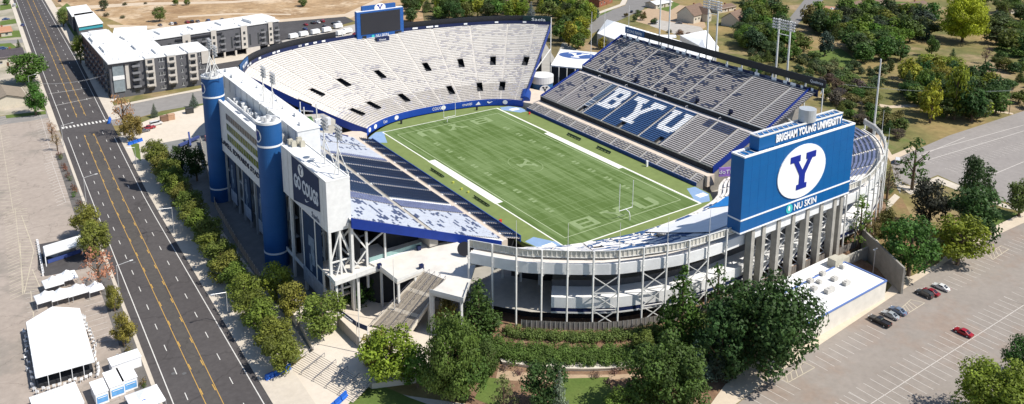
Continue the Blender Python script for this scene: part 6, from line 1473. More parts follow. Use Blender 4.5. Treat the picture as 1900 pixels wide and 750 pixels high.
# groves: every tree separate
def inpx(x, y, P): return inpoly(x, y, P)
def grove(P, n, hs, rs, cols, kinds, phrase, seed, group, mind=5.):
    rnd = random.Random(seed); pts = []; xs = [p[0] for p in P]; yy = [p[1] for p in P]; tries = 0
    while len(pts) < n and tries < 6000:
        tries += 1; x, y = rnd.uniform(min(xs),max(xs)), rnd.uniform(min(yy),max(yy))
        if not inpx(x, y, P): continue
        a = at(x, y, G)
        if all((a-b_[0]).length > mind for b_ in pts): pts.append((a, x))
    pts.sort(key=lambda t: t[1])
    for k, (a, x) in enumerate(pts):
        c = rnd.choice(cols); kd = rnd.choice(kinds); h = rnd.uniform(*hs); r = rnd.uniform(*rs)
        if kd[:4] == 'cone': r *= .6
        sc_ = hs[1] <= 7.5
        tree(a, h, r, kd, tuple(q*rnd.uniform(.85,1.15) for q in c), '%s %s from the left %s' % (ORD[k], 'bush' if sc_ else 'tree', phrase), 'bush' if sc_ else ('conifer' if kd[:4] == 'cone' else 'broadleaf_tree'), 'bush' if sc_ else 'tree', group)
def woods(P, n, hs, rs, cols, label, seed):
    rnd = random.Random(seed); B = []; O_ = None; xs = [p[0] for p in P]; yy = [p[1] for p in P]
    while n:
        x, y = rnd.uniform(min(xs),max(xs)), rnd.uniform(min(yy),max(yy))
        if not inpx(x, y, P): continue
        n -= 1; a = at(x, y, G); O_ = O_ or a; h = rnd.uniform(*hs); r = rnd.uniform(*rs)
        for (c, q) in blobs_round(n+seed, r, h, 18, .05, (1.2*r/4.4,1.9*r/4.4)): B.append(((a.x-O_.x+c[0], a.y-O_.y+c[1], c[2]), q))
    me = leafmesh('far_woods', B, 16, .95, seed); o = bpy.data.objects.new('far_woods', me); C.objects.link(o); o.location = O_; o.color = (*cols, 1); tag(o, label, 'woods', None, 'stuff')
FK = ['far0','far1','far0','far1','round0','cone0']
grove([(752,6),(1060,4),(1100,40),(1050,92),(1018,52),(1000,36),(880,40),(760,44)], 66, (9,16), (4.6,7), [(.13,.17,.02),(.06,.10,.02),(.19,.21,.02),(.05,.08,.025),(.10,.14,.03)], FK, 'in the wood behind the far rim', 51, 'trees of the wood behind the far rim', 5)
grove([(1040,20),(1080,30),(1092,60),(1100,95),(1050,100),(1030,60)], 10, (9,14), (4.5,6), [(.14,.18,.02),(.08,.13,.02)], FK, 'between the side street and the far corner', 53, 'trees between the side street and the corner', 6)
grove([(1370,30),(1440,20),(1450,60),(1440,110),(1380,90)], 30, (9,14), (6,8), [(.06,.11,.02),(.09,.13,.02),(.05,.08,.03)], FK, 'between the gabled houses and the floodlight masts', 54, 'trees between the houses and the masts', 6)
grove([(1510,28),(1620,28),(1720,40),(1760,60),(1720,80),(1620,76),(1540,78),(1500,60)], 46, (10,16), (6.5,9.5), [(.035,.06,.018),(.06,.10,.02),(.11,.15,.02),(.045,.06,.035)], FK, 'in the dark wood along the top of the right slope', 55, 'trees of the dark wood above the right slope', 6)
grove([(1600,50),(1680,80),(1690,118),(1600,122),(1575,95)], 20, (10,15), (6.5,9), [(.10,.15,.02),(.05,.09,.02)], FK, 'in the wood tongue on the bare slope', 56, 'trees of the wood tongue', 7)
grove([(1690,125),(1800,140),(1845,170),(1850,215),(1790,226),(1700,220),(1680,170)], 34, (9,14), (5.5,8), [(.05,.09,.02),(.09,.13,.02),(.17,.20,.02),(.04,.07,.02)], FK, 'in the slope grove above the upper lot', 57, 'trees of the slope grove', 6)
grove([(1800,30),(1900,20),(1960,50),(1960,110),(1880,110),(1830,70)], 26, (8,13), (6,8.5), [(.05,.08,.02),(.08,.12,.02)], FK, 'round the dark roofed house at the right edge', 58, 'trees at the right edge', 7)
grove([(1850,80),(1960,100),(1960,165),(1860,150),(1840,110)], 18, (5,8), (3.6,5.4), [(.05,.08,.02),(.07,.11,.02)], FK, 'below the dark roofed house at the right edge', 59, 'trees below the right edge house', 6)
grove([(1500,170),(1560,150),(1690,240),(1680,268),(1600,240)], 30, (4,7.5), (3,5), [(.06,.10,.02),(.10,.11,.03),(.09,.07,.05)], FK, 'on the bank behind the east stand and bowl', 60, 'trees on the bank behind the stands', 6)
grove([(1390,90),(1500,110),(1560,120),(1640,140),(1640,170),(1500,165),(1400,130)], 52, (3,6.5), (2.4,4.8), [(.07,.10,.025),(.10,.12,.04),(.06,.09,.03),(.05,.08,.03)], ['bush0','bush0','far0'], 'among the scrub on the bare slope', 61, 'scrub on the bare slope', 5)
grove([(1170,22),(1210,30),(1230,50),(1200,48),(1150,34)], 7, (2.5,5), (1.6,3), [(.07,.10,.03),(.10,.08,.03)], ['bush0','far0'], 'along the gravel yard by the white membrane roofs', 65, 'shrubs by the gravel yard', 5)
grove([(1220,58),(1310,68),(1330,90),(1290,74)], 8, (2.5,4.5), (1.6,3), [(.08,.08,.03),(.12,.07,.04)], ['bush0'], 'along the back of the white membrane roofs', 66, 'shrubs behind the membrane roofs', 5)
grove([(0,0),(20,0),(14,24),(-40,30),(-40,0)], 3, (4,7), (2.5,3.5), [GREEN], FK, 'in the yards at the top left corner', 68, 'trees in the top left yards', 6)
grove([(1610,300),(1650,320),(1680,400),(1690,480),(1640,500),(1600,440)], 18, (1.8,3.6), (1.5,2.8), [(.10,.12,.03),(.20,.13,.05),(.07,.10,.03)], ['bush0','shrub0'], 'on the rusty bank right of the bowl', 69, 'scrub on the rusty bank', 3)
grove([(1380,60),(1500,72),(1510,100),(1440,120),(1370,100)], 18, (6,10), (4.5,6.5), [(.06,.10,.02),(.09,.13,.02),(.045,.08,.025)], FK, 'along the foot of the slope behind the nearest masts', 81, 'trees at the slope foot', 6)
grove([(1855,125),(1960,140),(1980,200),(1880,205),(1850,170)], 9, (5,9), (3.6,5.5), [(.05,.085,.02),(.09,.12,.02)], FK, 'above the far corner of the upper lot', 82, 'trees above the upper lot', 6)
woods([(740,-36),(1180,-40),(1160,-3),(1060,1),(760,-3)], 34, (9,15), (5,8), (.07,.11,.022), 'far mass of trees along the top edge above the far rim', 152)
woods([(1780,-60),(2000,-70),(2000,10),(1830,16),(1780,-10)], 30, (9,14), (5,8), (.05,.085,.02), 'far mass of trees in the top right corner', 162)
woods([(1370,-40),(1490,-40),(1455,4),(1380,8)], 16, (8,13), (5,7.5), (.06,.09,.02), 'far mass of trees above the gabled houses', 163)
woods([(1540,-44),(1780,-44),(1750,-6),(1560,-6)], 30, (9,14), (5,8), (.05,.08,.02), 'far mass of trees behind the long brown roofed house', 164)
for k, (px, py, w) in enumerate(((228,34,10),(198,30,12),(270,8,7),(233,10,10))): ptree(px, py, py-w*.7, w, 'bush0', (.08,.08,.04), ORD[k]+' scrubby bush on the dry hill, counted from the lowest', 'bush', 'bush', 'bushes on the dry hill')
# ================================================================ CARS
paint = M('car_paint', kind='paint', rough=.35); tyre = M('tyre', (.02,.02,.02), .8, var=0); hl = M('headlight_lens', (.7,.7,.7), .1, var=0); tl = M('tail_light_lens', (.35,.01,.01), .2, var=0); cgl = M('car_glass', (.015,.018,.022), .08, var=0, spec=.9)
def carproto(kind):
    L_, W_, H_ = dict(sedan=(4.6,1.82,1.45), suv=(4.7,1.9,1.75), pickup=(5.8,2.0,1.85), van=(5.2,1.95,2.0))[kind]
    wb = .30*L_
    if kind == 'sedan': st = [(-.5,.35,.62,.62),(-.48,.28,.80,.80),(-.36,.25,.92,.93),(-.27,.25,.95,1.18),(-.17,.25,.96,1.42),(.08,.25,.95,1.44),(.22,.25,.92,1.02),(.30,.25,.86,.88),(.46,.28,.72,.72),(.5,.35,.56,.56)]
    elif kind == 'suv': st = [(-.5,.38,.8,.8),(-.485,.30,.98,1.05),(-.44,.28,1.04,1.55),(-.36,.28,1.06,1.70),(.04,.28,1.05,1.74),(.12,.28,1.04,1.66),(.23,.28,1.0,1.06),(.30,.28,.98,1.0),(.46,.30,.86,.86),(.5,.38,.66,.66)]
    elif kind == 'pickup': st = [(-.5,.42,1.0,1.0),(-.495,.4,1.08,1.08),(-.12,.38,1.1,1.1),(-.115,.38,1.12,1.50),(-.09,.38,1.12,1.80),(.10,.38,1.12,1.82),(.20,.38,1.1,1.2),(.26,.38,1.08,1.12),(.46,.4,1.0,1.0),(.5,.45,.75,.75)]
    else: st = [(-.5,.38,.9,.95),(-.49,.32,1.1,1.85),(-.45,.3,1.12,1.98),(.15,.3,1.12,2.0),(.24,.3,1.1,1.75),(.36,.3,1.05,1.14),(.46,.33,.95,.95),(.5,.38,.7,.7)]
    rings = []
    for x, zb, zm, zt in st:
        wv = W_/2*(1-.10*max(0, abs(x)-.38)/.12); wt = wv*(.80 if zt > zm+.15 else .93)
        rings.append([(x*L_, -wv*.94, zb), (x*L_, -wv, (zb+zm)/2), (x*L_, -wv*.98, zm), (x*L_, -wt, zt-.04), (x*L_, -wt*.8, zt), (x*L_, wt*.8, zt), (x*L_, wt, zt-.04), (x*L_, wv*.98, zm), (x*L_, wv, (zb+zm)/2), (x*L_, wv*.94, zb)])
    b = MB()
    for a, c in zip(rings[:-1], rings[1:]):
        for i in range(10): j = (i+1) % 10; b.face([a[i], c[i], c[j], a[j]])
    b.face(rings[0]); b.face(rings[-1][::-1])
    t = bpy.data.objects.new('parked_car', None); C.objects.link(t); t['_root'] = 1
    bo = b.build('body', paint, t)
    g = MB()
    for a, c in zip(rings[:-1], rings[1:]):     # side windows where the cabin rises
        if a[3][2]-a[2][2] > .2 or c[3][2]-c[2][2] > .2:
            if a[3][2]-a[2][2] > .3 and c[3][2]-c[2][2] > .3:
                for s, (i, j) in ((-1,(2,3)),(1,(7,6))):
                    P = [Vector(a[i]).lerp(Vector(a[j]),.15), Vector(c[i]).lerp(Vector(c[j]),.15), Vector(c[i]).lerp(Vector(c[j]),.9), Vector(a[i]).lerp(Vector(a[j]),.9)]
                    g.face([p+Vector((0,s*.012,.004)) for p in P])
    for a, c in zip(rings[:-1], rings[1:]):     # windscreen and rear window
        dz = c[4][2]-a[4][2]
        if abs(dz) > .22 and max(a[4][2],c[4][2]) > rings[3][2][2]+.2:
            A = [Vector(a[4]), Vector(a[5]), Vector(c[5]), Vector(c[4])]; m_ = sum(A, Vector())/4; n_ = Vector((-dz,0,c[4][0]-a[4][0])).normalized()*.015
            g.face([m_+(p-m_)*.9+n_ for p in A])
    g.build('window', cgl, t)
    for x in (-wb, wb):
        for s in (-1, 1):
            w_ = MB(); w_.tube((x,s*(W_/2-.2),.34),(x,s*(W_/2+.01),.34),.34,16); wo = w_.build('wheel', tyre, t); r_ = MB(); r_.tube((x,s*(W_/2-.02),.34),(x,s*(W_/2+.025),.34),.2,12); r_.build('rim', steel, wo)
    zh = st[-2][2]-.08
    for s in (-1, 1):
        w_ = MB(); w_.box((L_*.485,s*W_*.34,zh),(.14,.36,.14)); w_.build('headlight', hl, t); w_ = MB(); w_.box((-L_*.492,s*W_*.36,st[1][2]-.05),(.1,.3,.18)); w_.build('tail_light', tl, t)
    if kind == 'pickup':
        w_ = MB(); w_.bx(-.47*L_,-.14*L_,-W_*.40,W_*.40,1.095,1.112); w_.build('cargo_bed', black, t)
        w_ = MB()
        for s in (-1,1): w_.bx(-.49*L_,-.12*L_,s*W_*.44-.06,s*W_*.44+.06,1.05,1.3)
        w_.bx(-.495*L_,-.48*L_,-W_*.46,W_*.46,1.05,1.3); w_.build('bed_rail', paint, t)
    return t
PROT = {k: carproto(k) for k in ('sedan','suv','pickup','van')}
used = set()
def car(px, py, kind, rz, col, label, z=G+.05, group='parked cars', name='parked_car', world=None):
    p = Vector(world) if world else at(px, py, z)
    t = PROT[kind]
    if kind in used: t = dup(t)
    else: used.add(kind)
    t.location = (p.x, p.y, z); t.rotation_euler = (0,0,rz); t['label'] = label; t['category'] = 'car' if kind in ('sedan','suv') else ('pickup truck' if kind == 'pickup' else 'van'); t['group'] = group
    if kind in ('pickup','van'): t.name = {'pickup':'pickup_truck','van':'delivery_van'}[kind]
    for o in [t]+list(t.children_recursive if hasattr(t,'children_recursive') else []): o.color = (*col, 1)
    return t
p, q = at(1615,750), at(1900,566); dl = math.atan2((q-p).y, (q-p).x); sx = dl+math.pi/2
car(1632,600,'pickup',sx,(.012,.012,.014),'black pickup truck with open bed beside the white roofed building'); car(1652,588,'sedan',sx,(.30,.32,.33),'silver car in the middle of three beside the white roofed building')
car(1666,580,'sedan',sx,(.13,.17,.24),'blue-grey car rightmost of three beside the white roofed building'); car(1715,549,'suv',sx,(.04,.04,.042),'dark grey car left of the red one near the concrete wall')
car(1727,545,'sedan',sx,(.22,.012,.02),'red car between the dark grey and the white one'); car(1746,536,'sedan',sx,(.62,.62,.60),'white car at the right end of the row near the concrete wall')
car(1787,620,'sedan',sx,(.30,.006,.015),'red car parked alone on the long white lot line')
rr = random.Random(71); WH = (.6,.6,.6); BK = (.015,.015,.018); GR = (.12,.12,.13); RD = (.25,.015,.02); BL = (.04,.07,.18)
for k, (px, py, c, kd) in enumerate(((297,48,GR,'sedan'),(318,46,WH,'suv'),(325,45,BK,'sedan'),(347,43,RD,'suv'),(356,42,BK,'suv'),(367,41,GR,'sedan'),(386,40,BL,'suv'),(412,38,BK,'sedan'),(567,47,RD,'sedan'),(581,44,BK,'suv'),(590,43,WH,'sedan'),(598,41,RD,'suv'),(566,55,BL,'sedan'),(619,45,BK,'sedan'),(628,44,WH,'suv'),(603,50,GR,'sedan'))):
    car(px, py, kd, 1.7, c, ORD[k]+' car from the left in the rear parking below the dry hill', group='cars in the rear parking')
for k, (px, py) in enumerate(((544,72),(563,68),(585,64),(606,60),(627,53),(645,62),(632,66))):
    t = thing('camper_trailer', ORD[k]+' white trailer from the left in the service lot behind the far rim', 'trailer', tuple(at(px,py,G)), 'trailers in the service lot'); p = t.location
    b = MB(); b.box((p.x,p.y,G+2.0),(5.2,2.6,2.4),.2); b.box((p.x+2.9*math.cos(.2),p.y+2.9*math.sin(.2),G+1.4),(.7,2.0,1.2),.2); b.build('body', white, t)
    b = MB(); 
    for s in (-1,1): b.tube((p.x-1,p.y+s*1.1,G+.4),(p.x-1,p.y+s*1.35,G+.4),.4,10); b.tube((p.x+.2,p.y+s*1.1,G+.4),(p.x+.2,p.y+s*1.35,G+.4),.4,10)
    b.build('wheel', tyre, t); b = MB(); b.box((p.x-.6,p.y-1.36,G+2.4),(1.6,.06,.8),.2); b.build('window', cgl, t)
car(570,75,'suv',1.2,GR,'grey car among the trailers, left','G' and G+.05,group='cars in the service lot'); car(660,64,'sedan',.4,RD,'red car at the right end of the service lot',group='cars in the service lot')
car(290,232,'van',.15,WH,'white truck parked at the left of the event plaza',group='vehicles on the event plaza'); car(276,240,'pickup',.15,(.3,.02,.03),'red and grey pickup beside the white truck on the event plaza',group='vehicles on the event plaza'); car(268,245,'sedan',.15,GR,'grey low car at the edge of the event plaza',group='vehicles on the event plaza')
car(27,12,'van',1.62,WH,'white van parked at the kerb top left',group='cars at the left kerb'); car(42,48,'sedan',1.6,BL,'dark small car at the left kerb below the white van',group='cars at the left kerb')
car(11,37,'sedan',0,BL,'dark blue car in a top left driveway',group='cars in driveways'); car(6,92,'suv',.2,BL,'dark car partly beside the dark roofed left house',group='cars in driveways')
car(111,3,'sedan',1.62,BK,'dark car driving at the top of the road',group='cars on the road')
for k, (px, py) in enumerate(((303,395),(306,408),(330,450),(345,466),(350,478),(418,612),(428,622),(447,655),(455,668),(238,332),(246,345))):
    pass
car(222,672,'suv',1.3,(.05,.07,.11),'dark blue suv parked between the big tent and the white booths',group='cars in the left lot'); 
car(1214,44,'van',1.6,WH,'white van on the gravel yard behind the membrane roofs',group='cars by the gabled house'); car(1260,44,'sedan',2.2,GR,'grey car before the gabled house',group='cars by the gabled house'); car(1108,22,'sedan',.6,GR,'silver car in the drive of the brick house',group='cars by the gabled house')
car(1172,23,'sedan',.7,BK,'dark car parked on the side street, left',group='cars on the side street'); car(1348,12,'sedan',0,BK,'dark car behind the flat brown house',group='cars by the gabled house')
car(1544,18,'sedan',.2,WH,'white car at the long brown roofed house, top',group='cars at the brown roofed house'); car(1558,25,'suv',.2,WH,'white car at the long brown roofed house, middle',group='cars at the brown roofed house'); car(1541,43,'van',.1,WH,'white van in the terracotta yard',group='cars at the brown roofed house')
car(1665,302,'van',.5,WH,'white vehicle behind the open branched pine',group='vehicles by the upper lot'); 
car(1836,38,'suv',0,WH,'white car between trees at the top right',group='cars at the right edge')
# jib and boxes on the event plaza
t = thing('display_rig', 'dark blue display rig lying on the event plaza', 'rig', tuple(at(355,268,G))); p = t.location
b = MB(); b.beam((p.x-5,p.y-1,G+.8),(p.x+4,p.y+3,G+1.6),1.1,.9); b.beam((p.x-1,p.y-3,G+.6),(p.x+.5,p.y+5,G+3.5),.7); b.build('frame', M('rig_blue', (.05,.07,.2), .5, var=.1), t)
b = MB(); b.box((p.x+7,p.y+1,G+1),(2.2,1.8,2)); b.box((p.x+7,p.y-1.5,G+.8),(1.6,1,1.5)); b.build('case', M('rig_red_white', (.5,.2,.2), .5, var=.8, scale=1.2), t)
for k, (px, py, c) in enumerate(((305,225,(.20,.12,.08)),(317,222,(.45,.28,.18)),(352,210,(.05,.05,.05)))):
    p = at(px,py,G); b = MB(); b.box((p.x,p.y,G+1.2),(3.2,2.2,2.2)); b.box((p.x,p.y,G+2.4),(3.4,2.4,.2)); b.box((p.x+1.3,p.y-1.15,G+1),(.5,.1,1.6)); o = b.build('storage_crate', M('crate_%d' % k, c, .8, var=.1), None); tag(o, ('brown crate on the event plaza by the white truck','tan crate right of the brown one on the event plaza','black equipment box on the event plaza near the road')[k], 'crate', 'crates on the event plaza')
# ================================================================ TENTS AND BOOTHS
TE = thing('event_tent', 'big white gabled event tent with open sides in the left lot', 'tent', (-158,-28,G))
z_e, z_r = -.8, 1.6
e = [at(48,598,z_e), at(66,703,z_e), at(176,672,z_e), at(148,572,z_e)]
r0, r1 = (e[0]+e[3])/2, (e[1]+e[2])/2; r0 = Vector((r0.x,r0.y,z_r)); r1 = Vector((r1.x,r1.y,z_r))
b = MB(); n = 9
for i in range(n):
    for A_, B_ in (((e[0],e[1]),(r0,r1)), ((e[3],e[2]),(r0,r1))):
        p0, p1 = A_[0].lerp(A_[1], i/n), A_[0].lerp(A_[1], (i+1)/n); q0, q1 = B_[0].lerp(B_[1], i/n), B_[0].lerp(B_[1], (i+1)/n)
        pm_ = (p0+p1)/2; qm = (q0+q1)/2; dzz = Vector((0,0,-.12))
        b.face([p0,pm_+dzz,qm+dzz,q0]); b.face([pm_+dzz,p1,q1,qm+dzz])
b.face([e[1],e[2],r1]); b.face([e[0],e[3],r0])
b.build('canopy', M('tent_white', (.86,.86,.86), .5, var=.02, scale=.4), TE)
b = MB()
for A_, B_ in ((e[0],e[1]),(e[3],e[2]),(e[1],e[2]),(e[0],e[3])):
    for k in range(6): p = A_.lerp(B_, k/5); b.beam((p.x,p.y,G),(p.x,p.y,p.z-.02),.12)
b.build('pole', wht, TE)
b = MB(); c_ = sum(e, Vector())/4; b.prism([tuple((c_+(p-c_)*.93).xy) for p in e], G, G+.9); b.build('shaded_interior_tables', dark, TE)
rr = random.Random(12); k = 0
for A_, B_, n in ((e[2],e[3],17),(e[1],e[2],12),(e[0],e[1],12)):
    for i in range(n):
        s = A_.lerp(B_, (i+.5)/n); o_ = (s-c_); o_.z = 0; o_.normalize(); p = s+o_*rr.uniform(.6,1.6)
        b = MB(); cc = math.atan2(o_.y,o_.x); b.box((p.x,p.y,G+.72),(.6,.6,.08),cc); b.box((p.x+o_.x*.28,p.y+o_.y*.28,G+1.05),(.06,.6,.6),cc)
        for dx in (-.25,.25):
            for dy in (-.25,.25): b.box((p.x+dx,p.y+dy,G+.36),(.06,.06,.68))
        o = b.build('folding_chair', wht, None, loc=(p.x,p.y,G)); tag(o, 'white folding chair in the ring round the big white tent', 'chair', 'white chairs round the big tent')
def canopy(px, py, s, label, logo=False, h=2.3, group='small white canopies in the left lot'):
    p = at(px, py, G+h); t = thing('pop_up_canopy', label, 'canopy', (p.x,p.y,G), group); a_ = .06; co, si = math.cos(a_), math.sin(a_)
    P = [Vector((p.x+(dx*co-dy*si)*s, p.y+(dx*si+dy*co)*s, G+h)) for dx, dy in ((-1,-1),(1,-1),(1,1),(-1,1))]; ap = Vector((p.x,p.y,G+h+1.9))
    b = MB()
    for i in range(4):
        A_, B_ = P[i], P[(i+1) % 4]; m_ = (A_+B_)/2; mm = m_.lerp(ap, .55)+Vector((0,0,-.28)); a1 = A_.lerp(ap,.55)+Vector((0,0,-.28)); b1 = B_.lerp(ap,.55)+Vector((0,0,-.28))
        b.face([A_,B_,b1,a1]); b.face([a1,b1,ap]); b.face([A_,A_-Vector((0,0,.35)),B_-Vector((0,0,.35)),B_])
    cv = b.build('canopy_top', MATS['tent_white'], t)
    b = MB()
    for q_ in P: b.beam((q_.x,q_.y,G),(q_.x,q_.y,G+h-.01),.1)
    b.build('leg', steel, t)
    if logo: b = MB(); b.box((p.x-.5,p.y-1.4,G+h+.75),(.8,.9,.05)); b.build('printed_mark', M('print_blue', (.03,.10,.4), .5, var=0), t)
    return t
for a in ((98,523,2.4,'white canopy at the top left of the clustered canopies'),(124,512,2.4,'white canopy at the top right of the clustered canopies'),(84,551,2.4,'white canopy at the lower left beside the big tent'),(112,546,2.5,'white canopy in the lower middle of the cluster'),(142,538,2.5,'white canopy at the lower right of the cluster'),(177,533,1.9,'small white canopy standing alone under the rust brown tree'),(105,742,4.6,'white canopy cut by the bottom edge at the left')): canopy(*a)
canopy(269,738,3.4,'white canopy with small blue prints at the bottom edge', True)
def booth(px, py, w, d, h, rz, label, blue_=True):
    p = at(px, py, G); t = thing('sales_booth', label, 'booth', (p.x,p.y,G), 'white sales booths in the left lot'); co, si = math.cos(rz), math.sin(rz)
    def W_(x, y, z): return (p.x+x*co-y*si, p.y+x*si+y*co, G+z)
    b = MB(); c_ = W_(0,0,h/2); b.box(c_,(w,d,h),rz); b.build('cabin', M('booth_white', (.78,.78,.78), .5, var=.03), t)
    b = MB(); b.box(W_(0,0,h+.06),(w+.25,d+.25,.12),rz); b.build('roof', MATS['tent_white'], t)
    if blue_: b = MB(); b.box(W_(0,-d/2-.03,h*.45),(w*.86,.06,h*.55),rz); g_ = b.build('serving_front', M('booth_blue', (.12,.33,.62), .5, var=.2, scale=1), t); b = MB(); b.box(W_(0,-d/2-.1,h*.62),(w*.7,.06,.12),rz); b.build('shelf', wht, g_)
booth(186,738,2.6,5.4,2.8,.05,'leftmost white booth with a pale blue front'); booth(213,722,3.0,6.6,2.8,.05,'tall middle white booth with a blue front'); booth(237,712,3.0,6.0,2.8,.05,'right white booth with a blue front, next to the middle one'); booth(233,682,6.4,3.6,2.6,.05,'wide white booth at the back of the booth group', False)
# shelter
SH = thing('bus_shelter_kiosk', 'long white roofed shelter with blue panels in the left lot', 'shelter', tuple(at(118,478,G)))
b = MB(); Wz = G+3.0; P = [at2(80,459,Wz), at2(84,477,Wz), at2(152,455,Wz), at2(149,438,Wz)]; b.prism(P, Wz, Wz+.35); b.build('roof', panel, SH)
Q = [(x*1.0, y) for x, y in P]; b = MB()
p0, p1, p2, p3 = [Vector((x,y,0)) for x, y in P]; c_ = (p0+p1+p2+p3)/4
b.prism([tuple((c_+(v-c_)*.8).xy) for v in (p0,c_+(p1-c_)*.4,c_+(p2-c_)*.4,p3)], G, Wz-.01); b.build('back_wall', M('shelter_grey', (.35,.36,.38), .7, var=.1), SH)
b = MB(); s0, s1 = p0.lerp(p1,.8), p3.lerp(p2,.8); b.beam((s0.x+.5,s0.y,G+.7),(s1.x-.5,s1.y,G+.7),.2,1.2); b.build('blue_panel', M('shelter_blue', (.05,.08,.25), .5, var=.2), SH)
b = MB()
for v in (p0,p1,p2,p3): b.beam((v.x,v.y,G),(v.x,v.y,Wz),.25)
b.build('post', wht, SH)
poly('shelter_paving', [(70,454),(70,500),(84,513),(160,498),(168,455),(150,438)], .03, asphd)
b = MB(); f0, f1 = at(69,450), at(80,512)
for k in range(14): s = f0.lerp(f1, k/13); b.box((s.x,s.y,G+.5),(.35,.5,1.0))
b.beam(f0+Vector((.3,0,.9)), f1+Vector((.3,0,.9)), .12); f2 = at(92,432*0+452); o = b.build('low_fence', wht); tag(o, 'low white post fence left of the shelter', 'fence')
# street lamps
def lamp(px, py, h, arm, label, col=steel):
    p = at(px, py, G); t = thing('street_lamp', label, 'street lamp', (p.x,p.y,G), 'street lamps along the road')
    b = MB(); b.tube((p.x,p.y,G),(p.x,p.y,G+h),.13,8,.08); b.build('pole', col, t); b = MB(); b.tube((p.x,p.y,G+h-.2),(p.x+arm,p.y,G+h+.3),.07,6); b.build('arm', col, t)
    b = MB(); b.box((p.x+arm,p.y,G+h+.28),(.9,.32,.18)); b.build('lamp_head', panel, t)
lamp(323,434,9,-3.4,'street lamp half-way along the right sidewalk'); lamp(424,600,9,-3.4,'street lamp near the bottom of the right sidewalk'); lamp(254,315,9,-2.6,'street lamp beside the event plaza on the right sidewalk'); lamp(222,548,9,3.8,'street lamp on the left kerb beside the white canopies'); lamp(118,272,9,4,'street lamp on the left kerb near the crosswalk'); lamp(160,375,9,4,'street lamp on the left kerb beside the shrubs')
lamp(56,170,8,3,'street lamp by the left houses')
# ================================================================ HOUSES
roofb = M('brown_shingle', (.17,.115,.085), .9, var=.2, scale=.8); roofg = M('grey_brown_shingle', (.25,.205,.155), .9, var=.15, scale=.8); roofd = M('dark_shingle', (.07,.06,.065), .9, var=.2, scale=.8); wallc = M('cream_stucco', (.52,.47,.38), .9, var=.06); brk = M('red_brick_wall', (.26,.10,.06), .9, var=.2, scale=2)
def house(px, py, w, d, h, rh, rz, rm, wm, label, wings=0, gr='houses'):
    p = at(px, py, G); t = thing('house', label, 'house', (p.x,p.y,G), gr); co, si = math.cos(rz), math.sin(rz)
    def T(x, y, z): return Vector((p.x+x*co-y*si, p.y+x*si+y*co, G+z))
    def gable(x0, x1, y0, y1, hh, rr_):
        b = MB(); P = [(x0,y0),(x1,y0),(x1,y1),(x0,y1)]; Wd = [T(x,y,0).xy for x, y in P]; b.prism([tuple(v) for v in Wd], G, G+hh)
        ym = (y0+y1)/2; b.face([T(x0,y0,hh),T(x0,y1,hh),T(x0,ym,hh+rr_*.96)]); b.face([T(x1,y0,hh),T(x1,y1,hh),T(x1,ym,hh+rr_*.96)]); wo = b.build('wall', wm, t)
        b = MB(); o = .6
        for s, ye in ((-1,y0-o),(1,y1+o)):
            A_ = [T(x0-o,ye,hh-.3),T(x1+o,ye,hh-.3),T(x1+o,ym,hh+rr_),T(x0-o,ym,hh+rr_)]; b.face(A_); b.face([v-Vector((0,0,.2)) for v in A_[::-1]]); b.face([A_[0],A_[1],A_[1]-Vector((0,0,.2)),A_[0]-Vector((0,0,.2))])
        r_ = b.build('roof', rm, t); return r_
    r_ = gable(-w/2,w/2,-d/2,d/2,h,rh); b = MB(); c_ = T(w*.2,d*.1,h+rh*.9); b.box(tuple(c_),(.9,.9,1.8),rz); b.build('chimney', brk, r_)
    if wings:
        b = MB(); x0, x1, y0 = w*.1, w*.42, -d/2-4; Wd = [tuple(T(x,y,0).xy) for x, y in ((x0,y0),(x1,y0),(x1,-d/2+1),(x0,-d/2+1))]; b.prism(Wd, G, G+h-.05); xm = (x0+x1)/2; b.face([T(x0,y0,h),T(x1,y0,h),T(xm,y0,h+rh*.7)]); b.build('front_gable_wall', wm, t)
        b = MB(); 
        for xe in (x0-.5, x1+.5): b.face([T(xe,y0-.5,h-.2),T(xm,y0-.5,h+rh*.72),T(xm,0,h+rh*.72),T(xe,0,h-.2)])
        b.build('front_gable_roof', rm, t)
    for x in (-w*.35,-w*.12,w*.3):
        b = MB(); v = T(x,-d/2-.04 if not (wings and x > 0) else -d/2-4.05,h*.5); b.box(tuple(v),(1.3,.08,1.2),rz); wo = b.build('window', winm, t); b = MB(); v = T(x,-d/2-.09 if not (wings and x > 0) else -d/2-4.1,h*.5-.7); b.box(tuple(v),(1.5,.1,.12),rz); b.build('sill', wht, wo)
    b = MB(); v = T(w*.05,-d/2-.05,1.1); b.box(tuple(v),(1,.08,2.1),rz); b.build('door', M('door_brown', (.12,.06,.03), .6, var=0), t)
house(1284,38,17,13,5.5,5.5,.2,roofb,wallc,'large gabled cream house with brown roof behind the east stand',1); house(1362,46,14,12,5,4.5,.3,roofb,wallc,'second gabled house with brown roof right of the large one',1)
house(1112,8,22,11,5.5,2.2,.4,roofb,brk,'red brick house beside the side street at the top'); house(1340,20,20,9,3,1.4,.1,roofb,wallc,'flat brown roofed house between the gabled houses at the top')
house(1600,14,44,13,3.2,2.2,-.05,roofb,wallc,'long low brown roofed house at the top right'); house(1690,18,26,13,3.2,2.4,-.1,roofb,wallc,'shorter low brown roofed house beside the long one')
house(1884,72,26,14,3.2,3,-.35,roofd,wallc,'dark roofed house at the right edge with an orange awning'); house(1870,22,16,10,3,2,.1,roofg,wallc,'pale roofed house half hidden at the top right corner')
house(1222,12,18,10,3.4,1.6,.1,M('pale_metal_roof', (.6,.6,.6), .6, var=.1),wallc,'white roofed house beside the green front lawn at the top'); house(950,6,14,9,3.5,1.5,0,roofb,wallc,'brown roofed house glimpsed through the far wood')
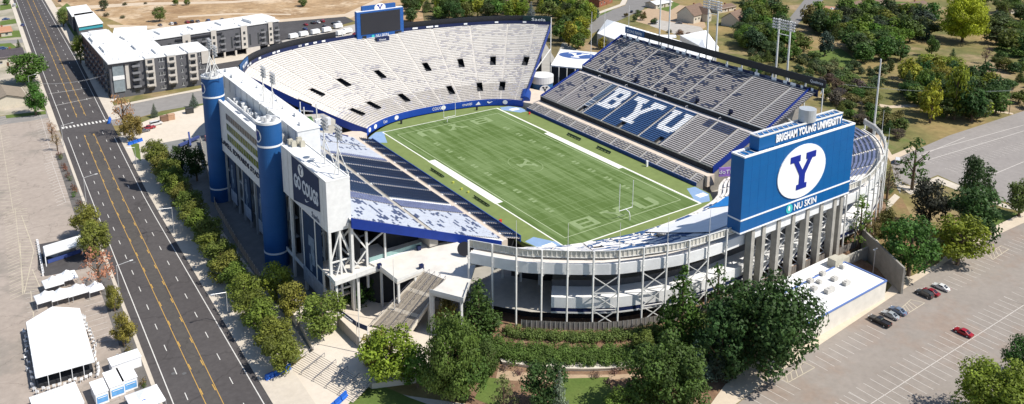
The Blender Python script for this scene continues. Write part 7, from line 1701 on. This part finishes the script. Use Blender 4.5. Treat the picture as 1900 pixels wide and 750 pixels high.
house(8,118,18,14,5,2.8,.05,roofd,wallc,'dark roofed two storey house at the left edge'); house(10,190,20,17,3.4,2.8,1.62,roofg,wallc,'tan roofed house at the left edge by the lot'); house(-4,66,14,12,3.2,2,.05,M('terracotta_roof', (.40,.20,.12), .9, var=.1),wallc,'small terracotta roofed house at the left edge')
# membrane roofed training halls behind the east stand
IH = thing('membrane_roofed_hall', 'large white membrane roofed hall behind the east stand with a clipped gable', 'hall', tuple(at(1200,80,G)))
b = MB(); P = [at(1108,62,3), at(1126,36,3), at(1262,76,3), at(1320,108,3), at(1300,128,3)]; b.prism([(v.x,v.y) for v in P], G, 3); b.build('wall', panel, IH)
ra, rb_ = at(1140,40,8), at(1296,92,8); b = MB(); b.face([P[0],P[4],rb_,ra]); b.face([P[1],P[2],P[3],rb_,ra]); b.face([P[0],P[1],ra]); b.face([P[4],P[3],rb_]); b.build('membrane_roof', M('tent_white'), IH)
b = MB(); v = at(1235,66,5); b.box((v.x,v.y,4.5),(12,3,1.2),-.6); b.build('roof_light', panel, IH)
IH2 = thing('membrane_roofed_hall', 'smaller low white roofed hall at the right end of the large one', 'hall', tuple(at(1300,82,G)))
b = MB(); P = [at(1262,66,1), at(1310,56,1), at(1334,88,1), at(1316,108,1), at(1296,84,1)]; b.prism([(v.x,v.y) for v in P], G, 1); b.build('wall', panel, IH2); b = MB(); c_ = sum(P, Vector())/5+Vector((0,0,2.4))
for i in range(5): b.face([P[i],P[(i+1) % 5],c_])
b.build('membrane_roof', M('tent_white'), IH2)
def wires(a, c, h, n, label):
    p, q = at(*a), at(*c); t = thing('overhead_wire_line', label, 'power line', tuple(p))
    for e_ in (p, q):
        b = MB(); b.tube((e_.x,e_.y,G),(e_.x,e_.y,G+h+1),.16,7,.11); b.build('pole', bark, t); b = MB(); b.box((e_.x,e_.y,G+h+.2),(2.4,.14,.14),.3); b.build('crossarm', bark, t)
    for k in range(n):
        b = MB(); pr = None
        for i in range(13):
            u = i/12; v = p.lerp(q, u)+Vector((0,(k-n/2)*.6,h+.3-4*u*(1-u)*1.8))
            if pr is not None: b.beam(pr, v, .035)
            pr = v
        b.build('wire', steel, t)
wires((66,196),(203,178),10.5,3,'thin overhead wires crossing the road above the crosswalk')
wires((1560,200),(1872,212),11,3,'thin power lines strung over the slope above the upper lot')
# slope power line
UP_ = [at(1416,330*0+200,G), at(1625,260*0+205,G)]
b = MB()
for z in (9,9.8,10.6):
    A_, B_ = at(1300,180,G)+Vector((0,0,z)), at(2000,212,G)+Vector((0,0,z))
# ================================================================ LIGHT, SKY, CAMERA
sc = bpy.context.scene; w = bpy.data.worlds.new('World'); sc.world = w; w.use_nodes = True; nt = w.node_tree; bg = nt.nodes['Background']
sky = nt.nodes.new('ShaderNodeTexSky'); sky.sky_type = 'NISHITA'; sky.sun_disc = False; SAZ, SEL = R(143), R(52)
sky.sun_elevation = SEL; sky.sun_rotation = SAZ; sky.altitude = 1400; sky.air_density = 1.0; sky.dust_density = 1.0
nt.links.new(sky.outputs['Color'], bg.inputs['Color']); bg.inputs['Strength'].default_value = .10
sl = bpy.data.lights.new('sun', 'SUN'); sl.energy = 4.3; sl.angle = R(.5); sl.color = (1,.955,.88); so = bpy.data.objects.new('sun', sl); C.objects.link(so)
dv = Vector((math.sin(SAZ)*math.cos(SEL), math.cos(SAZ)*math.cos(SEL), math.sin(SEL))); so.rotation_euler = dv.to_track_quat('Z','Y').to_euler(); so.location = (0,0,300)
cd = bpy.data.cameras.new('camera'); co_ = bpy.data.objects.new('camera', cd); C.objects.link(co_); cd.sensor_fit = 'HORIZONTAL'; cd.sensor_width = 36; cd.lens = FOC/1900*36
cd.shift_x = 0; cd.shift_y = -(375-CY)/1900; cd.clip_start = 1; cd.clip_end = 8000
m = Matrix((RT, UP, -FW)).transposed().to_4x4(); m.translation = CV; co_.matrix_world = m; sc.camera = co_
sc.view_settings.view_transform = 'Standard'; sc.view_settings.look = 'None'; sc.view_settings.exposure = .5; sc.view_settings.gamma = 1
sc.cycles.max_bounces = 6; sc.cycles.diffuse_bounces = 3; sc.cycles.glossy_bounces = 2; sc.cycles.transmission_bounces = 3; sc.cycles.transparent_max_bounces = 4
